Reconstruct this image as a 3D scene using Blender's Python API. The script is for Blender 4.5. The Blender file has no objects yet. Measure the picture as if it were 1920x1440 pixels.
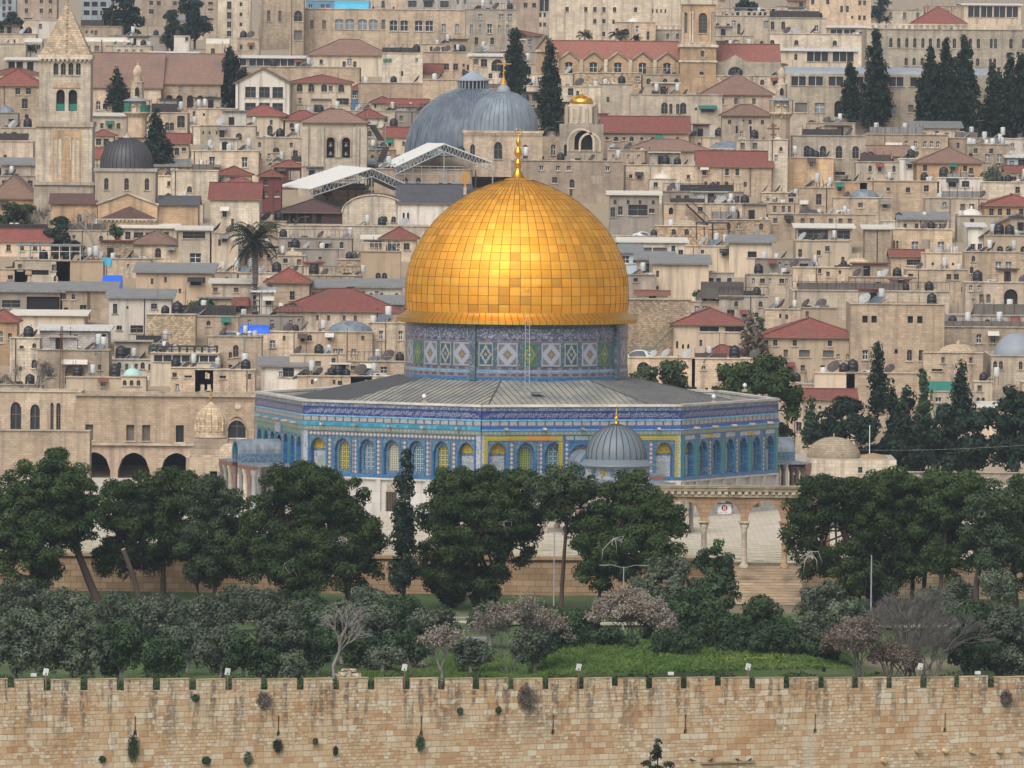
import bpy, bmesh, math, random
import numpy as np
from mathutils import Vector, Matrix
from mathutils.geometry import tessellate_polygon
R = math.radians
SC = bpy.context.scene
COL = SC.collection
# ---------------------------------------------------------------- camera
FPX = 15000.0                       # focal length in photograph pixels (1920 wide)
CAMZ = 40.0
PITCH, ROLL = math.atan((720 - 148) / FPX), R(0.5)
r0, u0, F0 = Vector((1, 0, 0)), Vector((0, math.sin(PITCH), math.cos(PITCH))), Vector((0, math.cos(PITCH), -math.sin(PITCH)))
CR = r0 * math.cos(ROLL) + u0 * math.sin(ROLL)
CU = u0 * math.cos(ROLL) - r0 * math.sin(ROLL)
CP = Vector((0, 0, CAMZ))
cam = bpy.data.cameras.new("camera"); camo = bpy.data.objects.new("camera", cam); COL.objects.link(camo)
cam.sensor_width = 36; cam.lens = FPX * 36 / 1920; cam.clip_start = 1; cam.clip_end = 20000
M = Matrix((CR, CU, -F0)).transposed().to_4x4(); M.translation = CP
camo.matrix_world = M
SC.camera = camo
# ---------------------------------------------------------------- sky and sun (thin overcast, soft light from behind the camera)
SUN_EL, SUN_AZ = R(48), R(200)      # azimuth measured clockwise from +Y
w = bpy.data.worlds.new("World"); SC.world = w; w.use_nodes = True
nt = w.node_tree; nt.nodes.clear()
out = nt.nodes.new("ShaderNodeOutputWorld"); bg = nt.nodes.new("ShaderNodeBackground")
sky = nt.nodes.new("ShaderNodeTexSky"); sky.sky_type = 'NISHITA'; sky.sun_disc = False
sky.sun_elevation = SUN_EL; sky.sun_rotation = SUN_AZ; sky.air_density = 1.0; sky.dust_density = 4.0; sky.ozone_density = 1.0
hs = nt.nodes.new("ShaderNodeHueSaturation"); hs.inputs["Saturation"].default_value = 0.33
nt.links.new(sky.outputs[0], hs.inputs["Color"]); nt.links.new(hs.outputs[0], bg.inputs[0])
bg.inputs[1].default_value = 0.115
nt.links.new(bg.outputs[0], out.inputs[0])
sl = bpy.data.lights.new("sun", 'SUN'); sl.energy = 1.35; sl.angle = R(50); sl.color = (1, 0.965, 0.92)
so = bpy.data.objects.new("sun", sl); COL.objects.link(so)
sdir = Vector((math.sin(SUN_AZ) * math.cos(SUN_EL), math.cos(SUN_AZ) * math.cos(SUN_EL), math.sin(SUN_EL)))
so.rotation_euler = sdir.to_track_quat('Z', 'Y').to_euler(); so.location = (0, 300, 400)
SC.view_settings.view_transform = 'Standard'; SC.view_settings.look = 'None'
SC.view_settings.exposure = 0.36; SC.view_settings.gamma = 1.0
SC.render.engine = 'CYCLES'
try:
    SC.cycles.use_denoising = True; SC.cycles.denoiser = 'OPENIMAGEDENOISE'
    SC.cycles.denoising_input_passes = 'RGB_ALBEDO_NORMAL'
    SC.cycles.max_bounces = 5; SC.cycles.diffuse_bounces = 2; SC.cycles.glossy_bounces = 3; SC.cycles.volume_bounces = 0
    SC.cycles.transmission_bounces = 2; SC.cycles.transparent_max_bounces = 4
except Exception as e:
    print("cycles settings", e)
random.seed(5)
# ---------------------------------------------------------------- helpers
def P(px, py, Y):
    d = F0 + CR * ((px - 960) / FPX) + CU * ((720 - py) / FPX)
    return CP + d * (Y / d.y)
def S(Y): return Y / FPX            # metres per photograph pixel at depth Y
_yk = [-400, -100, 0, 30, 60, 100, 200, 300, 450, 600, 740, 830, 905]
_Yk = [4200, 3300, 2500, 1950, 1550, 1345, 1220, 1130, 1020, 940, 895, 880, 868]
def YD(y1): return float(np.interp(y1, _yk, _Yk))
_tY = sorted([(YD(y), 40 - (y + 14 - 148) / FPX * YD(y)) for y in range(-380, 906, 10)])
TY, TZ = [a for a, b in _tY], [b for a, b in _tY]
def city_z(Y): return float(np.interp(Y, TY, TZ))
def gz(Y):                          # ground level of the shrine's precinct for a depth
    return float(np.interp(Y, [560, 600, 640, 664], [-3.4, -3.2, -3.0, -2.7]))
def link(o, parent=None):
    COL.objects.link(o)
    if parent is not None: o.parent = parent
    return o
def tag(o, label, cat, group=None, kind=None):
    if label: o["label"] = label
    if cat: o["category"] = cat
    if group: o["group"] = group
    if kind: o["kind"] = kind
    return o
def thing(name, label, cat, loc=(0, 0, 0), rz=0, group=None):
    o = bpy.data.objects.new(name, None); COL.objects.link(o)
    o.location = loc; o.rotation_euler = (0, 0, rz)
    return tag(o, label, cat, group)
def copy_tree(o, parent=None):
    c = o.copy(); COL.objects.link(c); c.parent = parent
    for ch in list(o.children): copy_tree(ch, c)
    return c
class MB:
    def __init__(s): s.v = []; s.f = []; s.m = []; s.uv = []; s.sm = []
    def face(s, pts, m=0, uv=None, smooth=False):
        b = len(s.v); s.v += [tuple(p) for p in pts]
        s.f.append(tuple(range(b, b + len(pts)))); s.m.append(m); s.sm.append(smooth)
        s.uv.append(uv if uv else [(0, 0)] * len(pts))
    def box(s, c, d, m=0, rz=0):
        x, y, z = d[0] / 2, d[1] / 2, d[2] / 2
        ca, sa = math.cos(rz), math.sin(rz)
        p = [(c[0] + a * x * ca - b * y * sa, c[1] + a * x * sa + b * y * ca, c[2] + e * z) for e in (-1, 1) for a, b in ((-1, -1), (1, -1), (1, 1), (-1, 1))]
        for q in ((3, 2, 1, 0), (4, 5, 6, 7), (0, 1, 5, 4), (1, 2, 6, 5), (2, 3, 7, 6), (3, 0, 4, 7)):
            s.face([p[i] for i in q], m, [(p[i][0] + p[i][1], p[i][2]) for i in q])
        return s
    def lathe(s, prof, seg=24, m=0, c=(0, 0, 0), smooth=True, a0=0.0, a1=2 * math.pi, mfun=None):
        n = seg; full = abs(a1 - a0 - 2 * math.pi) < 1e-6
        base = len(s.v)
        cols = n if full else n + 1
        for i in range(cols):
            a = a0 + (a1 - a0) * i / n
            for r, z in prof: s.v.append((c[0] + r * math.sin(a), c[1] - r * math.cos(a), c[2] + z))
        k = len(prof)
        for i in range(n):
            j = (i + 1) % cols
            for t in range(k - 1):
                q = (base + i * k + t, base + j * k + t, base + j * k + t + 1, base + i * k + t + 1)
                s.f.append(q); s.m.append(mfun(i, t) if mfun else m); s.sm.append(smooth)
                u0_, u1_ = i / n, (i + 1) / n; v0_, v1_ = t / (k - 1), (t + 1) / (k - 1)
                s.uv.append([(u0_, v0_), (u1_, v0_), (u1_, v1_), (u0_, v1_)])
        return s
    def tube(s, pts, rad, seg=6, m=0, smooth=True, cap=True):
        pts = [Vector(p) for p in pts]
        if not isinstance(rad, (list, tuple)): rad = [rad] * len(pts)
        base = len(s.v); n = len(pts)
        for i, p in enumerate(pts):
            d = (pts[min(i + 1, n - 1)] - pts[max(i - 1, 0)]).normalized()
            a = d.cross(Vector((0, 0, 1)))
            if a.length < 1e-3: a = Vector((1, 0, 0))
            a.normalize(); b = d.cross(a)
            for k in range(seg):
                t = 2 * math.pi * k / seg
                s.v.append(tuple(p + (a * math.cos(t) + b * math.sin(t)) * rad[i]))
        for i in range(n - 1):
            for k in range(seg):
                k2 = (k + 1) % seg
                s.f.append((base + i * seg + k, base + i * seg + k2, base + (i + 1) * seg + k2, base + (i + 1) * seg + k))
                s.m.append(m); s.sm.append(smooth); s.uv.append([(0, 0)] * 4)
        if cap:
            for i in (0, n - 1):
                s.f.append(tuple(base + i * seg + k for k in range(seg))); s.m.append(m); s.sm.append(False); s.uv.append([(0, 0)] * seg)
        return s
    def bar(s, a, b, t, m=0): return s.tube([a, b], t / 2, 4, m, False)
    def prism(s, poly, y0, y1, m=0, caps=True):       # poly in (x,z), extruded along y
        n = len(poly)
        for i in range(n):
            a, b = poly[i], poly[(i + 1) % n]
            s.face([(a[0], y0, a[1]), (b[0], y0, b[1]), (b[0], y1, b[1]), (a[0], y1, a[1])], m)
        if caps:
            for t in tessellate_polygon([[Vector((p[0], p[1], 0)) for p in poly]]):
                s.face([(poly[i][0], y0, poly[i][1]) for i in t], m)
                s.face([(poly[i][0], y1, poly[i][1]) for i in reversed(t)], m)
        return s
    def wall(s, outline, holes, y=0.0, dep=0.3, m=0, mr=None, uvs=False, T=None):
        """front wall in the plane y, facing -y, with holes and their reveals of depth dep; T maps (x,y,z) to a place"""
        T = T or (lambda x, yy, z: (x, yy, z))
        loops = [outline] + holes
        allp = [p for l in loops for p in l]
        for t in tessellate_polygon([[Vector((p[0], p[1], 0)) for p in l] for l in loops]):
            a = [allp[i] for i in t]
            if (a[1][0] - a[0][0]) * (a[2][1] - a[0][1]) - (a[1][1] - a[0][1]) * (a[2][0] - a[0][0]) < 0: a.reverse()
            s.face([T(q[0], y, q[1]) for q in a], m, [(q[0], q[1]) for q in a])
        for h in holes:
            n = len(h)
            for i in range(n):
                a, b = h[i], h[(i + 1) % n]
                s.face([T(a[0], y, a[1]), T(b[0], y, b[1]), T(b[0], y + dep, b[1]), T(a[0], y + dep, a[1])], m if mr is None else mr,
                       [(a[0], a[1]), (b[0], b[1]), (b[0] + .1, b[1]), (a[0] + .1, a[1])])
        return s
    def poly(s, pts, y, m=0, T=None, uvo=(0, 0)):
        T = T or (lambda x, yy, z: (x, yy, z))
        for t in tessellate_polygon([[Vector((p[0], p[1], 0)) for p in pts]]):
            a = [pts[i] for i in t]
            if (a[1][0] - a[0][0]) * (a[2][1] - a[0][1]) - (a[1][1] - a[0][1]) * (a[2][0] - a[0][0]) < 0: a.reverse()
            s.face([T(q[0], y, q[1]) for q in a], m, [(q[0] - uvo[0], q[1] - uvo[1]) for q in a])
        return s
    def mesh(s, name, mats):
        me = bpy.data.meshes.new(name)
        me.from_pydata(s.v, [], s.f)
        for mt in (mats if isinstance(mats, (list, tuple)) else [mats]): me.materials.append(mt)
        me.polygons.foreach_set("material_index", s.m)
        me.polygons.foreach_set("use_smooth", s.sm)
        ul = me.uv_layers.new(name="UVMap")
        ul.data.foreach_set("uv", np.array([c for q in s.uv for p in q for c in p], dtype=np.float32))
        me.update()
        return me
    def build(s, name, mats, parent=None, loc=(0, 0, 0), rz=0):
        o = bpy.data.objects.new(name, s.mesh(name, mats))
        o.location = loc; o.rotation_euler = (0, 0, rz)
        return link(o, parent)
def arch(xc, z0, w, h, kind='a', n=8):
    """outline of an opening, bottom centre (xc,z0), w wide, h high: r rectangle, a round, p pointed, s segmental, c circle"""
    if kind == 'r': return [(xc - w / 2, z0), (xc + w / 2, z0), (xc + w / 2, z0 + h), (xc - w / 2, z0 + h)]
    if kind == 'c': return [(xc + w / 2 * math.cos(t), z0 + h / 2 + h / 2 * math.sin(t)) for t in [2 * math.pi * i / 12 for i in range(12)]]
    r = w / 2
    if kind == 'a':
        hh = min(r, h * .6)
        top = [(xc + r * math.cos(math.pi * i / n), z0 + h - hh + hh * math.sin(math.pi * i / n)) for i in range(n + 1)]
    elif kind == 's':
        hh = h * .14
        top = [(xc + r * math.cos(math.pi * i / n), z0 + h - hh + hh * math.sin(math.pi * i / n)) for i in range(n + 1)]
    else:
        hh = min(r * 1.15, h * .6); top = []
        for i in range(n + 1):
            t = i / n
            x = r * (1 - 2 * t); u = abs(x) / r
            top.append((xc + x, z0 + h - hh + hh * math.sqrt(max(0, 1 - u ** 1.7))))
    return [(xc - r, z0), (xc + r, z0)] + top
# ---------------------------------------------------------------- materials
class NT:
    def __init__(s, name):
        s.mat = bpy.data.materials.new(name); s.mat.use_nodes = True
        s.t = s.mat.node_tree; s.t.nodes.clear()
        s.o = s.t.nodes.new("ShaderNodeOutputMaterial"); s.b = s.t.nodes.new("ShaderNodeBsdfPrincipled")
        s.t.links.new(s.b.outputs[0], s.o.inputs[0])
    def n(s, typ, **kw):
        nd = s.t.nodes.new("ShaderNode" + typ)
        for k, v in kw.items():
            if k in nd.inputs: s.set(nd.inputs[k], v)
            else: setattr(nd, k, v)
        return nd
    def set(s, inp, v):
        if hasattr(v, "is_output") or isinstance(v, bpy.types.NodeSocket): s.t.links.new(v, inp)
        elif isinstance(v, (tuple, list)) and len(v) == 3 and inp.type == 'RGBA': inp.default_value = (*v, 1)
        else: inp.default_value = v
    def m(s, op, a, b=None, c=None):
        nd = s.t.nodes.new("ShaderNodeMath"); nd.operation = op
        s.set(nd.inputs[0], a)
        if b is not None: s.set(nd.inputs[1], b)
        if c is not None: s.set(nd.inputs[2], c)
        return nd.outputs[0]
    def mix(s, f, a, b, mode='MIX'):
        nd = s.t.nodes.new("ShaderNodeMix"); nd.data_type = 'RGBA'; nd.blend_type = mode
        s.set(nd.inputs[0], f); s.set(nd.inputs[6], a); s.set(nd.inputs[7], b)
        return nd.outputs[2]
    def ramp(s, f, stops, interp='LINEAR'):
        nd = s.t.nodes.new("ShaderNodeValToRGB"); nd.color_ramp.interpolation = interp
        e = nd.color_ramp.elements
        while len(e) < len(stops): e.new(0.5)
        for k, (p, c) in enumerate(stops):
            e[k].position = p; e[k].color = (*c, 1) if len(c) == 3 else c
        s.set(nd.inputs[0], f)
        return nd.outputs[0]
    def obj(s): return s.t.nodes.new("ShaderNodeTexCoord").outputs["Object"]
    def uvc(s): return s.t.nodes.new("ShaderNodeTexCoord").outputs["UV"]
    def rnd(s): return s.t.nodes.new("ShaderNodeObjectInfo").outputs["Random"]
    def sep(s, v):
        nd = s.t.nodes.new("ShaderNodeSeparateXYZ"); s.t.links.new(v, nd.inputs[0]); return nd.outputs
    def com(s, x, y, z=0.0):
        nd = s.t.nodes.new("ShaderNodeCombineXYZ")
        s.set(nd.inputs[0], x); s.set(nd.inputs[1], y); s.set(nd.inputs[2], z); return nd.outputs[0]
    def noise(s, v, scale, detail=3.0, rough=.55):
        nd = s.n("TexNoise", Scale=scale, Detail=detail, Roughness=rough); s.t.links.new(v, nd.inputs["Vector"]); return nd.outputs[0]
    def out(s, col, rough=.85, metal=0.0, bump=None, bstr=.3, bdist=.05, spec=None):
        s.set(s.b.inputs["Base Color"], col); s.set(s.b.inputs["Roughness"], rough); s.set(s.b.inputs["Metallic"], metal)
        if spec is not None: s.set(s.b.inputs["Specular IOR Level"], spec)
        if bump is not None:
            nd = s.n("Bump", Strength=bstr, Distance=bdist, Height=bump); s.t.links.new(nd.outputs[0], s.b.inputs["Normal"])
        return s.mat
def plain(name, col, rough=.6, metal=0.0, var=.12, scale=1.2):
    n = NT(name); f = n.noise(n.obj(), scale, 4.0)
    k = n.m('MULTIPLY_ADD', f, 2 * var, 1 - var)
    k = n.m('MULTIPLY', k, n.m('MULTIPLY_ADD', n.rnd(), .24, .88))
    return n.out(n.mix(1.0, col, n.com(k, k, k), 'MULTIPLY'), rough, metal)
def stone(name, c1, c2, bw=.55, bh=.26, mort=.012, streak=.6, blotch=.55, rndv=.46, warm=.12, bump=0.0, mortc=None, contrast=1.0):
    n = NT(name); x, y, z = n.sep(n.obj())
    rn = n.rnd()
    u = n.m('ADD', n.m('ADD', x, y), n.m('MULTIPLY', rn, 37.0))
    v2 = n.com(u, z)
    br = n.n("TexBrick", Scale=1.0, offset=.5)
    br.inputs["Brick Width"].default_value = bw; br.inputs["Row Height"].default_value = bh; br.inputs["Mortar Size"].default_value = mort
    br.inputs["Color1"].default_value = (0, 0, 0, 1); br.inputs["Color2"].default_value = (1, 1, 1, 1); br.inputs["Mortar"].default_value = (.5, .5, .5, 1)
    br.inputs["Bias"].default_value = 0.0
    n.t.links.new(v2, br.inputs["Vector"])
    bl = n.noise(n.com(u, n.m('ADD', y, n.m('MULTIPLY', rn, 11.0)), z), .35, 5.0)
    col = n.mix(n.m('MULTIPLY', br.outputs[0], contrast), c1, c2)
    mc = mortc or tuple(.5 * a for a in c1)
    col = n.mix(n.m('MULTIPLY', br.outputs[1], .7), col, mc)
    k = n.m('MULTIPLY_ADD', n.m('SUBTRACT', bl, .5), 2 * blotch, 1.0)
    k = n.m('MULTIPLY', k, n.m('MULTIPLY_ADD', rn, rndv, 1 - rndv / 2))
    col = n.mix(1.0, col, n.com(k, k, k), 'MULTIPLY')
    # rain streaks, long in z
    st = n.noise(n.com(n.m('MULTIPLY', u, 1.3), n.m('MULTIPLY', z, .10)), 1.0, 4.0, .65)
    sf = n.ramp(st, [(.48, (0, 0, 0)), (.70, (1, 1, 1))])
    col = n.mix(n.m('MULTIPLY', sf, streak), col, (.13, .115, .10))
    # warm tint of some houses
    wt = n.m('FRACT', n.m('MULTIPLY', rn, 7.31))
    col = n.mix(n.m('MULTIPLY', wt, warm * 3), col, n.mix(1.0, col, (1.12, .90, .72), 'MULTIPLY'))
    b = None
    if bump: b = n.m('ADD', n.m('MULTIPLY', br.outputs[1], -1.0), n.m('MULTIPLY', n.noise(n.com(u, y, z), 3.0), .8))
    return n.out(col, .9, 0, b, bump, .04, spec=.25)
def tiles(name, c1, c2, c3):
    n = NT(name); x, y, z = n.sep(n.obj()); rn = n.rnd()
    a = n.noise(n.com(x, y, z), 2.2, 3.0); b = n.noise(n.com(x, y, n.m('ADD', z, 9.0)), .35, 5.0)
    col = n.mix(n.ramp(a, [(.35, (0, 0, 0)), (.65, (1, 1, 1))]), c1, c2)
    col = n.mix(n.ramp(b, [(.48, (0, 0, 0)), (.75, (1, 1, 1))]), col, c3)
    rows = n.m('FRACT', n.m('MULTIPLY', z, 4.2)); colm = n.m('FRACT', n.m('MULTIPLY', n.m('ADD', x, n.m('MULTIPLY', y, .37)), 3.6))
    sh = n.m('MULTIPLY_ADD', n.m('LESS_THAN', rows, .2), -.22, 1.0)
    sh = n.m('MULTIPLY', sh, n.m('MULTIPLY_ADD', rn, .3, .85))
    col = n.mix(1.0, col, n.com(sh, sh, sh), 'MULTIPLY')
    return n.out(col, .8, 0, n.m('ADD', rows, n.m('PINGPONG', colm, .5)), .6, .08)
def ribbed(name, col, col2, freq=2.0, rough=.5, metal=0.0):
    n = NT(name); x, y, z = n.sep(n.obj())
    wv = n.m('FRACT', n.m('MULTIPLY', n.m('ADD', x, y), freq))
    f = n.m('LESS_THAN', wv, .22); bl = n.noise(n.com(x, y, z), .8, 4.0)
    c = n.mix(f, col, tuple(.72 * q for q in col))
    return n.out(n.mix(n.ramp(bl, [(.45, (0, 0, 0)), (.75, (1, 1, 1))]), c, col2), rough, metal, wv, .4, .05)
MT = {}
MT['w'] = stone("warm limestone", (.43, .345, .25), (.55, .455, .345))
MT['p'] = stone("pale limestone", (.47, .40, .305), (.58, .505, .40), bw=.7, bh=.34, warm=.04)
MT['k'] = stone("reddish limestone", (.40, .315, .24), (.49, .395, .305))
MT['o'] = stone("ochre limestone", (.46, .31, .18), (.54, .385, .245))
MT['u'] = stone("rubble limestone", (.25, .185, .12), (.60, .48, .34), bw=.34, bh=.22, mort=.03, streak=.35, blotch=.5, mortc=(.2, .16, .11))
MT['c'] = stone("cream render", (.54, .455, .345), (.57, .485, .37), mort=.002, streak=.5, blotch=.22)
MT['t'] = stone("tan render", (.45, .36, .26), (.47, .38, .275), mort=.002, streak=.45, blotch=.25)
MT['g'] = stone("grey render", (.33, .30, .26), (.37, .335, .29), mort=.002, streak=.6, blotch=.35)
MT['W'] = stone("white painted render", (.64, .59, .51), (.68, .63, .55), mort=.002, streak=.55, blotch=.2, warm=.02)
MT['B'] = stone("grey blockwork", (.40, .38, .35), (.58, .56, .53), bw=.5, bh=.25, mort=.03, streak=.3)
MT['b'] = stone("blue grey cladding", (.23, .28, .30), (.29, .34, .37), bw=1.5, bh=1.2, streak=.2)
MT['d'] = plain("dark brown timber", (.055, .028, .022), .7)
MT['m'] = plain("maroon timber", (.13, .035, .03), .7)
MT['n'] = plain("blue painted sheet", (.09, .22, .34), .5)
MT['l'] = plain("pale blue painted sheet", (.42, .50, .56), .5)
MT['gn'] = plain("green cloth net", (.02, .16, .12), .8)
MT['tile_red'] = tiles("red roof tiles", (.185, .052, .040), (.26, .085, .062), (.15, .075, .06))
MT['tile_old'] = tiles("weathered roof tiles", (.20, .115, .082), (.26, .155, .115), (.17, .12, .095))
MT['tile_brown'] = tiles("brown roof shingles", (.085, .045, .038), (.12, .062, .052), (.07, .045, .04))
MT['slate'] = tiles("dark slate", (.07, .07, .078), (.10, .10, .11), (.06, .055, .055))
MT['metal_white'] = ribbed("white corrugated sheet", (.66, .65, .62), (.52, .49, .45), 1.6)
MT['metal_grey'] = ribbed("grey corrugated sheet", (.23, .23, .225), (.17, .15, .13), 1.6)
MT['flat_roof'] = plain("cement roof screed", (.36, .315, .26), .9, var=.25)
def streaked(name, col, col2, rough=.5, f=1.6):
    n = NT(name); x, y, z = n.sep(n.obj()); a = n.noise(n.com(n.m('MULTIPLY', x, f), n.m('MULTIPLY', y, f), n.m('MULTIPLY', z, .12)), 1.0, 5.0, .65); b = n.noise(n.obj(), .5, 3.0)
    c = n.mix(n.ramp(a, [(.40, (0, 0, 0)), (.66, (1, 1, 1))]), col, col2); k = n.m('MULTIPLY_ADD', b, .7, .65)
    return n.out(n.mix(1.0, c, n.com(k, k, k), 'MULTIPLY'), rough)
MT['lead'] = streaked("grey lead sheet", (.12, .145, .175), (.24, .27, .30))
MT['lead_dark'] = plain("dark lead sheet", (.065, .062, .07), .5, var=.2, scale=.8)
MT['lead_pale'] = plain("pale lead sheet", (.27, .30, .33), .6, var=.2, scale=.8)
MT['whitewash'] = plain("whitewash", (.60, .56, .48), .9, var=.2)
MT['turq'] = plain("turquoise paint", (.36, .55, .49), .7)
MT['stone_dome'] = stone("dome stone", (.38, .30, .20), (.56, .46, .33), bw=.45, bh=.25, mort=.02, streak=.2, blotch=.4)
MT['glass'] = plain("dark window glass", (.028, .032, .036), .25, var=.3)
MT['void'] = plain("unlit interior", (.016, .014, .012), .9)
MT['shut'] = ribbed("grey brown shutters", (.14, .125, .105), (.18, .16, .14), 6.0)
MT['shutb'] = ribbed("blue grey shutters", (.20, .235, .26), (.26, .29, .31), 6.0)
MT['frame'] = plain("white window frame", (.62, .60, .56), .6)
MT['iron'] = plain("dark iron", (.035, .033, .032), .6)
MT['rust'] = plain("rusty steel", (.16, .085, .05), .8, var=.3)
MT['steel'] = plain("galvanised steel", (.38, .40, .41), .45, .3)
MT['wood'] = plain("weathered wood", (.20, .13, .08), .8)
MT['tank_w'] = plain("white tank", (.55, .55, .53), .5, var=.06)
MT['tank_k'] = plain("black plastic", (.018, .018, .02), .45)
MT['dish'] = plain("grey dish", (.36, .36, .35), .5)
MT['dish_k'] = plain("rusty dark dish", (.07, .055, .048), .7)
MT['grey'] = plain('grey painted steel', (.20, .205, .21), .6)
MT['solar'] = plain("solar glass", (.13, .16, .185), .3)
MT['blue'] = plain("blue tarpaulin", (.02, .12, .62), .6, var=.2)
MT['cyan'] = plain("turquoise awning", (.06, .38, .55), .6)
MT['red'] = plain("red cloth", (.45, .06, .05), .7)
MT['gold'] = plain("gilded metal", (.78, .42, .06), .32, 1.0, var=.1)
MT['goldpaint'] = plain("gilt paint", (.55, .27, .03), .5, .3)
MT['white'] = plain("white paint", (.78, .78, .77), .5, var=.04)
MT['bell'] = plain("bell bronze", (.12, .12, .115), .5, .6)
# ---------------------------------------------------------------- ground sheet, platform, paving
def make_ground():
    n = NT("grass and earth"); x, y, z = n.sep(n.obj())
    a = n.noise(n.com(x, y, z), .12, 5.0); b = n.noise(n.com(x, y, z), 1.3, 4.0); d = n.noise(n.com(x, y, n.m('ADD', z, 30)), .07, 4.0)
    g = n.mix(b, (.045, .095, .016), (.10, .17, .035))
    g = n.mix(n.ramp(a, [(.42, (0, 0, 0)), (.6, (1, 1, 1))]), g, (.05, .075, .02))
    g = n.mix(n.ramp(d, [(.58, (0, 0, 0)), (.68, (1, 1, 1))]), g, (.22, .17, .11))
    far = n.ramp(n.m('DIVIDE', y, 1000.0), [(.67, (0, 0, 0)), (.68, (1, 1, 1))])
    city = n.mix(b, (.26, .20, .13), (.40, .32, .22))
    mat = n.out(n.mix(far, g, city), .95, 0, b, .6, .2)
    prof = [(-3000, -60), (-200, 44), (0, 38), (60, 30), (200, -20), (350, -45), (480, -26), (545, -12), (554, -11.5), (555.2, -11.5), (556.2, -3.5), (570, -3.4), (600, -3.2), (640, -3.0),
            (664, -2.7), (670, -4.2), (860, -4.2), (866, -4.6)]
    for Y in range(870, 4101, 15): prof.append((Y, city_z(Y)))
    prof += [(6000, 130), (9000, 90), (16000, 40)]
    xs = [-12000, -4000, -1200, -400] + [-200 + 4 * i for i in range(101)] + [400, 1200, 4000, 12000]
    rng = np.random.RandomState(3)
    mb = MB(); base = 0
    for Y, Z in prof:
        for X in xs:
            dz = 0
            if 570 < Y < 660 and abs(X) < 200: dz = .22 * math.sin(X * .21 + Y * .3) + .15 * math.sin(X * .53 + Y)
            if abs(X) < 200: dz -= max(0, (X + 38) * .0235 + .35) * float(np.interp(Y, [556, 570, 605], [1, 1, 0])) * (Y > 555.9)
            sh = (max(-200, min(200, X)) + 38.2) * .4575 + .45 if abs(X) < 400 else (-77.0 if X < 0 else 110.0)
            kf = float(np.interp(Y, [100, 350, 545, 570, 600, 640], [0, .6, 1, 1, .45, 0]))
            mb.v.append((X, Y + sh * kf, Z + dz))
    nx = len(xs)
    for j in range(len(prof) - 1):
        for i in range(nx - 1):
            mb.f.append((j * nx + i, j * nx + i + 1, (j + 1) * nx + i + 1, (j + 1) * nx + i)); mb.m.append(0); mb.sm.append(True); mb.uv.append([(0, 0)] * 4)
    o = mb.build("ground", mat); o["kind"] = "structure"
make_ground()
def make_platform():
    n = NT("pale paving"); x, y, z = n.sep(n.obj())
    br = n.n("TexBrick", Scale=1.0); br.inputs["Brick Width"].default_value = 1.1; br.inputs["Row Height"].default_value = .8; br.inputs["Mortar Size"].default_value = .02
    br.inputs["Color1"].default_value = (.47, .40, .30, 1); br.inputs["Color2"].default_value = (.60, .53, .42, 1); br.inputs["Mortar"].default_value = (.27, .23, .16, 1)
    n.t.links.new(n.com(x, y), br.inputs["Vector"])
    f = n.noise(n.com(x, n.m('MULTIPLY', y, 2.0), z), .5, 5.0); near = n.ramp(n.m('DIVIDE', y, 1000.0), [(.675, (1, 1, 1)), (.70, (0, 0, 0))])
    moss = n.m('MULTIPLY', n.ramp(f, [(.45, (0, 0, 0)), (.62, (1, 1, 1))]), near)
    mat = n.out(n.mix(moss, br.outputs[0], (.17, .17, .05)), .85)
    mb = MB(); mb.box((0, 729.5, -2.2), (300, 131, 4.4))
    o = mb.build("platform_paving", mat); o["kind"] = "structure"
    # stair-shaped court below the platform's far edge
make_platform()
def make_retaining():
    mat = stone("retaining wall stone", (.36, .25, .15), (.50, .37, .24), bw=1.0, bh=.5, mort=.03, streak=.3, blotch=.5, bump=.4)
    Y = 662.6
    for k, (xa, xb, lab) in enumerate([(-140, 18.4, "low golden stone retaining wall behind the pine trunks"), (24.0, 140, "orange stone retaining wall beside the broad steps")]):
        mb = MB(); mb.box(((xa + xb) / 2, 0, -1.9), (xb - xa, 1.2, 4.2)); mb.box(((xa + xb) / 2, -.1, .32), (xb - xa, 1.5, .25))
        o = mb.build("retaining_wall", mat, loc=(0, Y, 0)); tag(o, lab, "wall", "retaining walls of the platform")
    # broad steps
    ms = stone("step stone", (.42, .33, .23), (.52, .43, .32), bw=1.3, bh=.2, mort=.02, streak=.2)
    mb = MB()
    for i in range(24):
        z = .004 - i * .17; y = 659.8 - i * .42
        mb.box((21.2, y, z - .6), (5.6 if i < 30 else 6, .44, 1.2))
    o = mb.build("stone_steps", ms); tag(o, "broad flight of pale stone steps climbing to the arcade", "steps")
make_retaining()
# ---------------------------------------------------------------- glazed tile materials (all patterns are in metres along the wall)
def cells(n, uv, size):
    u, v, _ = n.sep(uv)
    wn = n.n("TexWhiteNoise", noise_dimensions='2D')
    n.t.links.new(n.com(n.m('FLOOR', n.m('DIVIDE', u, size)), n.m('FLOOR', n.m('DIVIDE', v, size))), wn.inputs["Vector"])
    return wn.outputs[0]
def tone(n, col, uv, amt=.25):
    f = n.noise(uv, .9, 4.0); k = n.m('MULTIPLY_ADD', f, 2 * amt, 1 - amt)
    return n.mix(1.0, col, n.com(k, k, k), 'MULTIPLY')
def speckle(name, stops, size=.12, rough=.28, amt=.2):
    n = NT(name); uv = n.uvc()
    return n.out(tone(n, n.ramp(cells(n, uv, size), stops, 'CONSTANT'), uv, amt), rough)
def fr(n, a, c): return n.m('ABSOLUTE', n.m('SUBTRACT', n.m('FRACT', n.m('DIVIDE', a, c)), .5))
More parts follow.
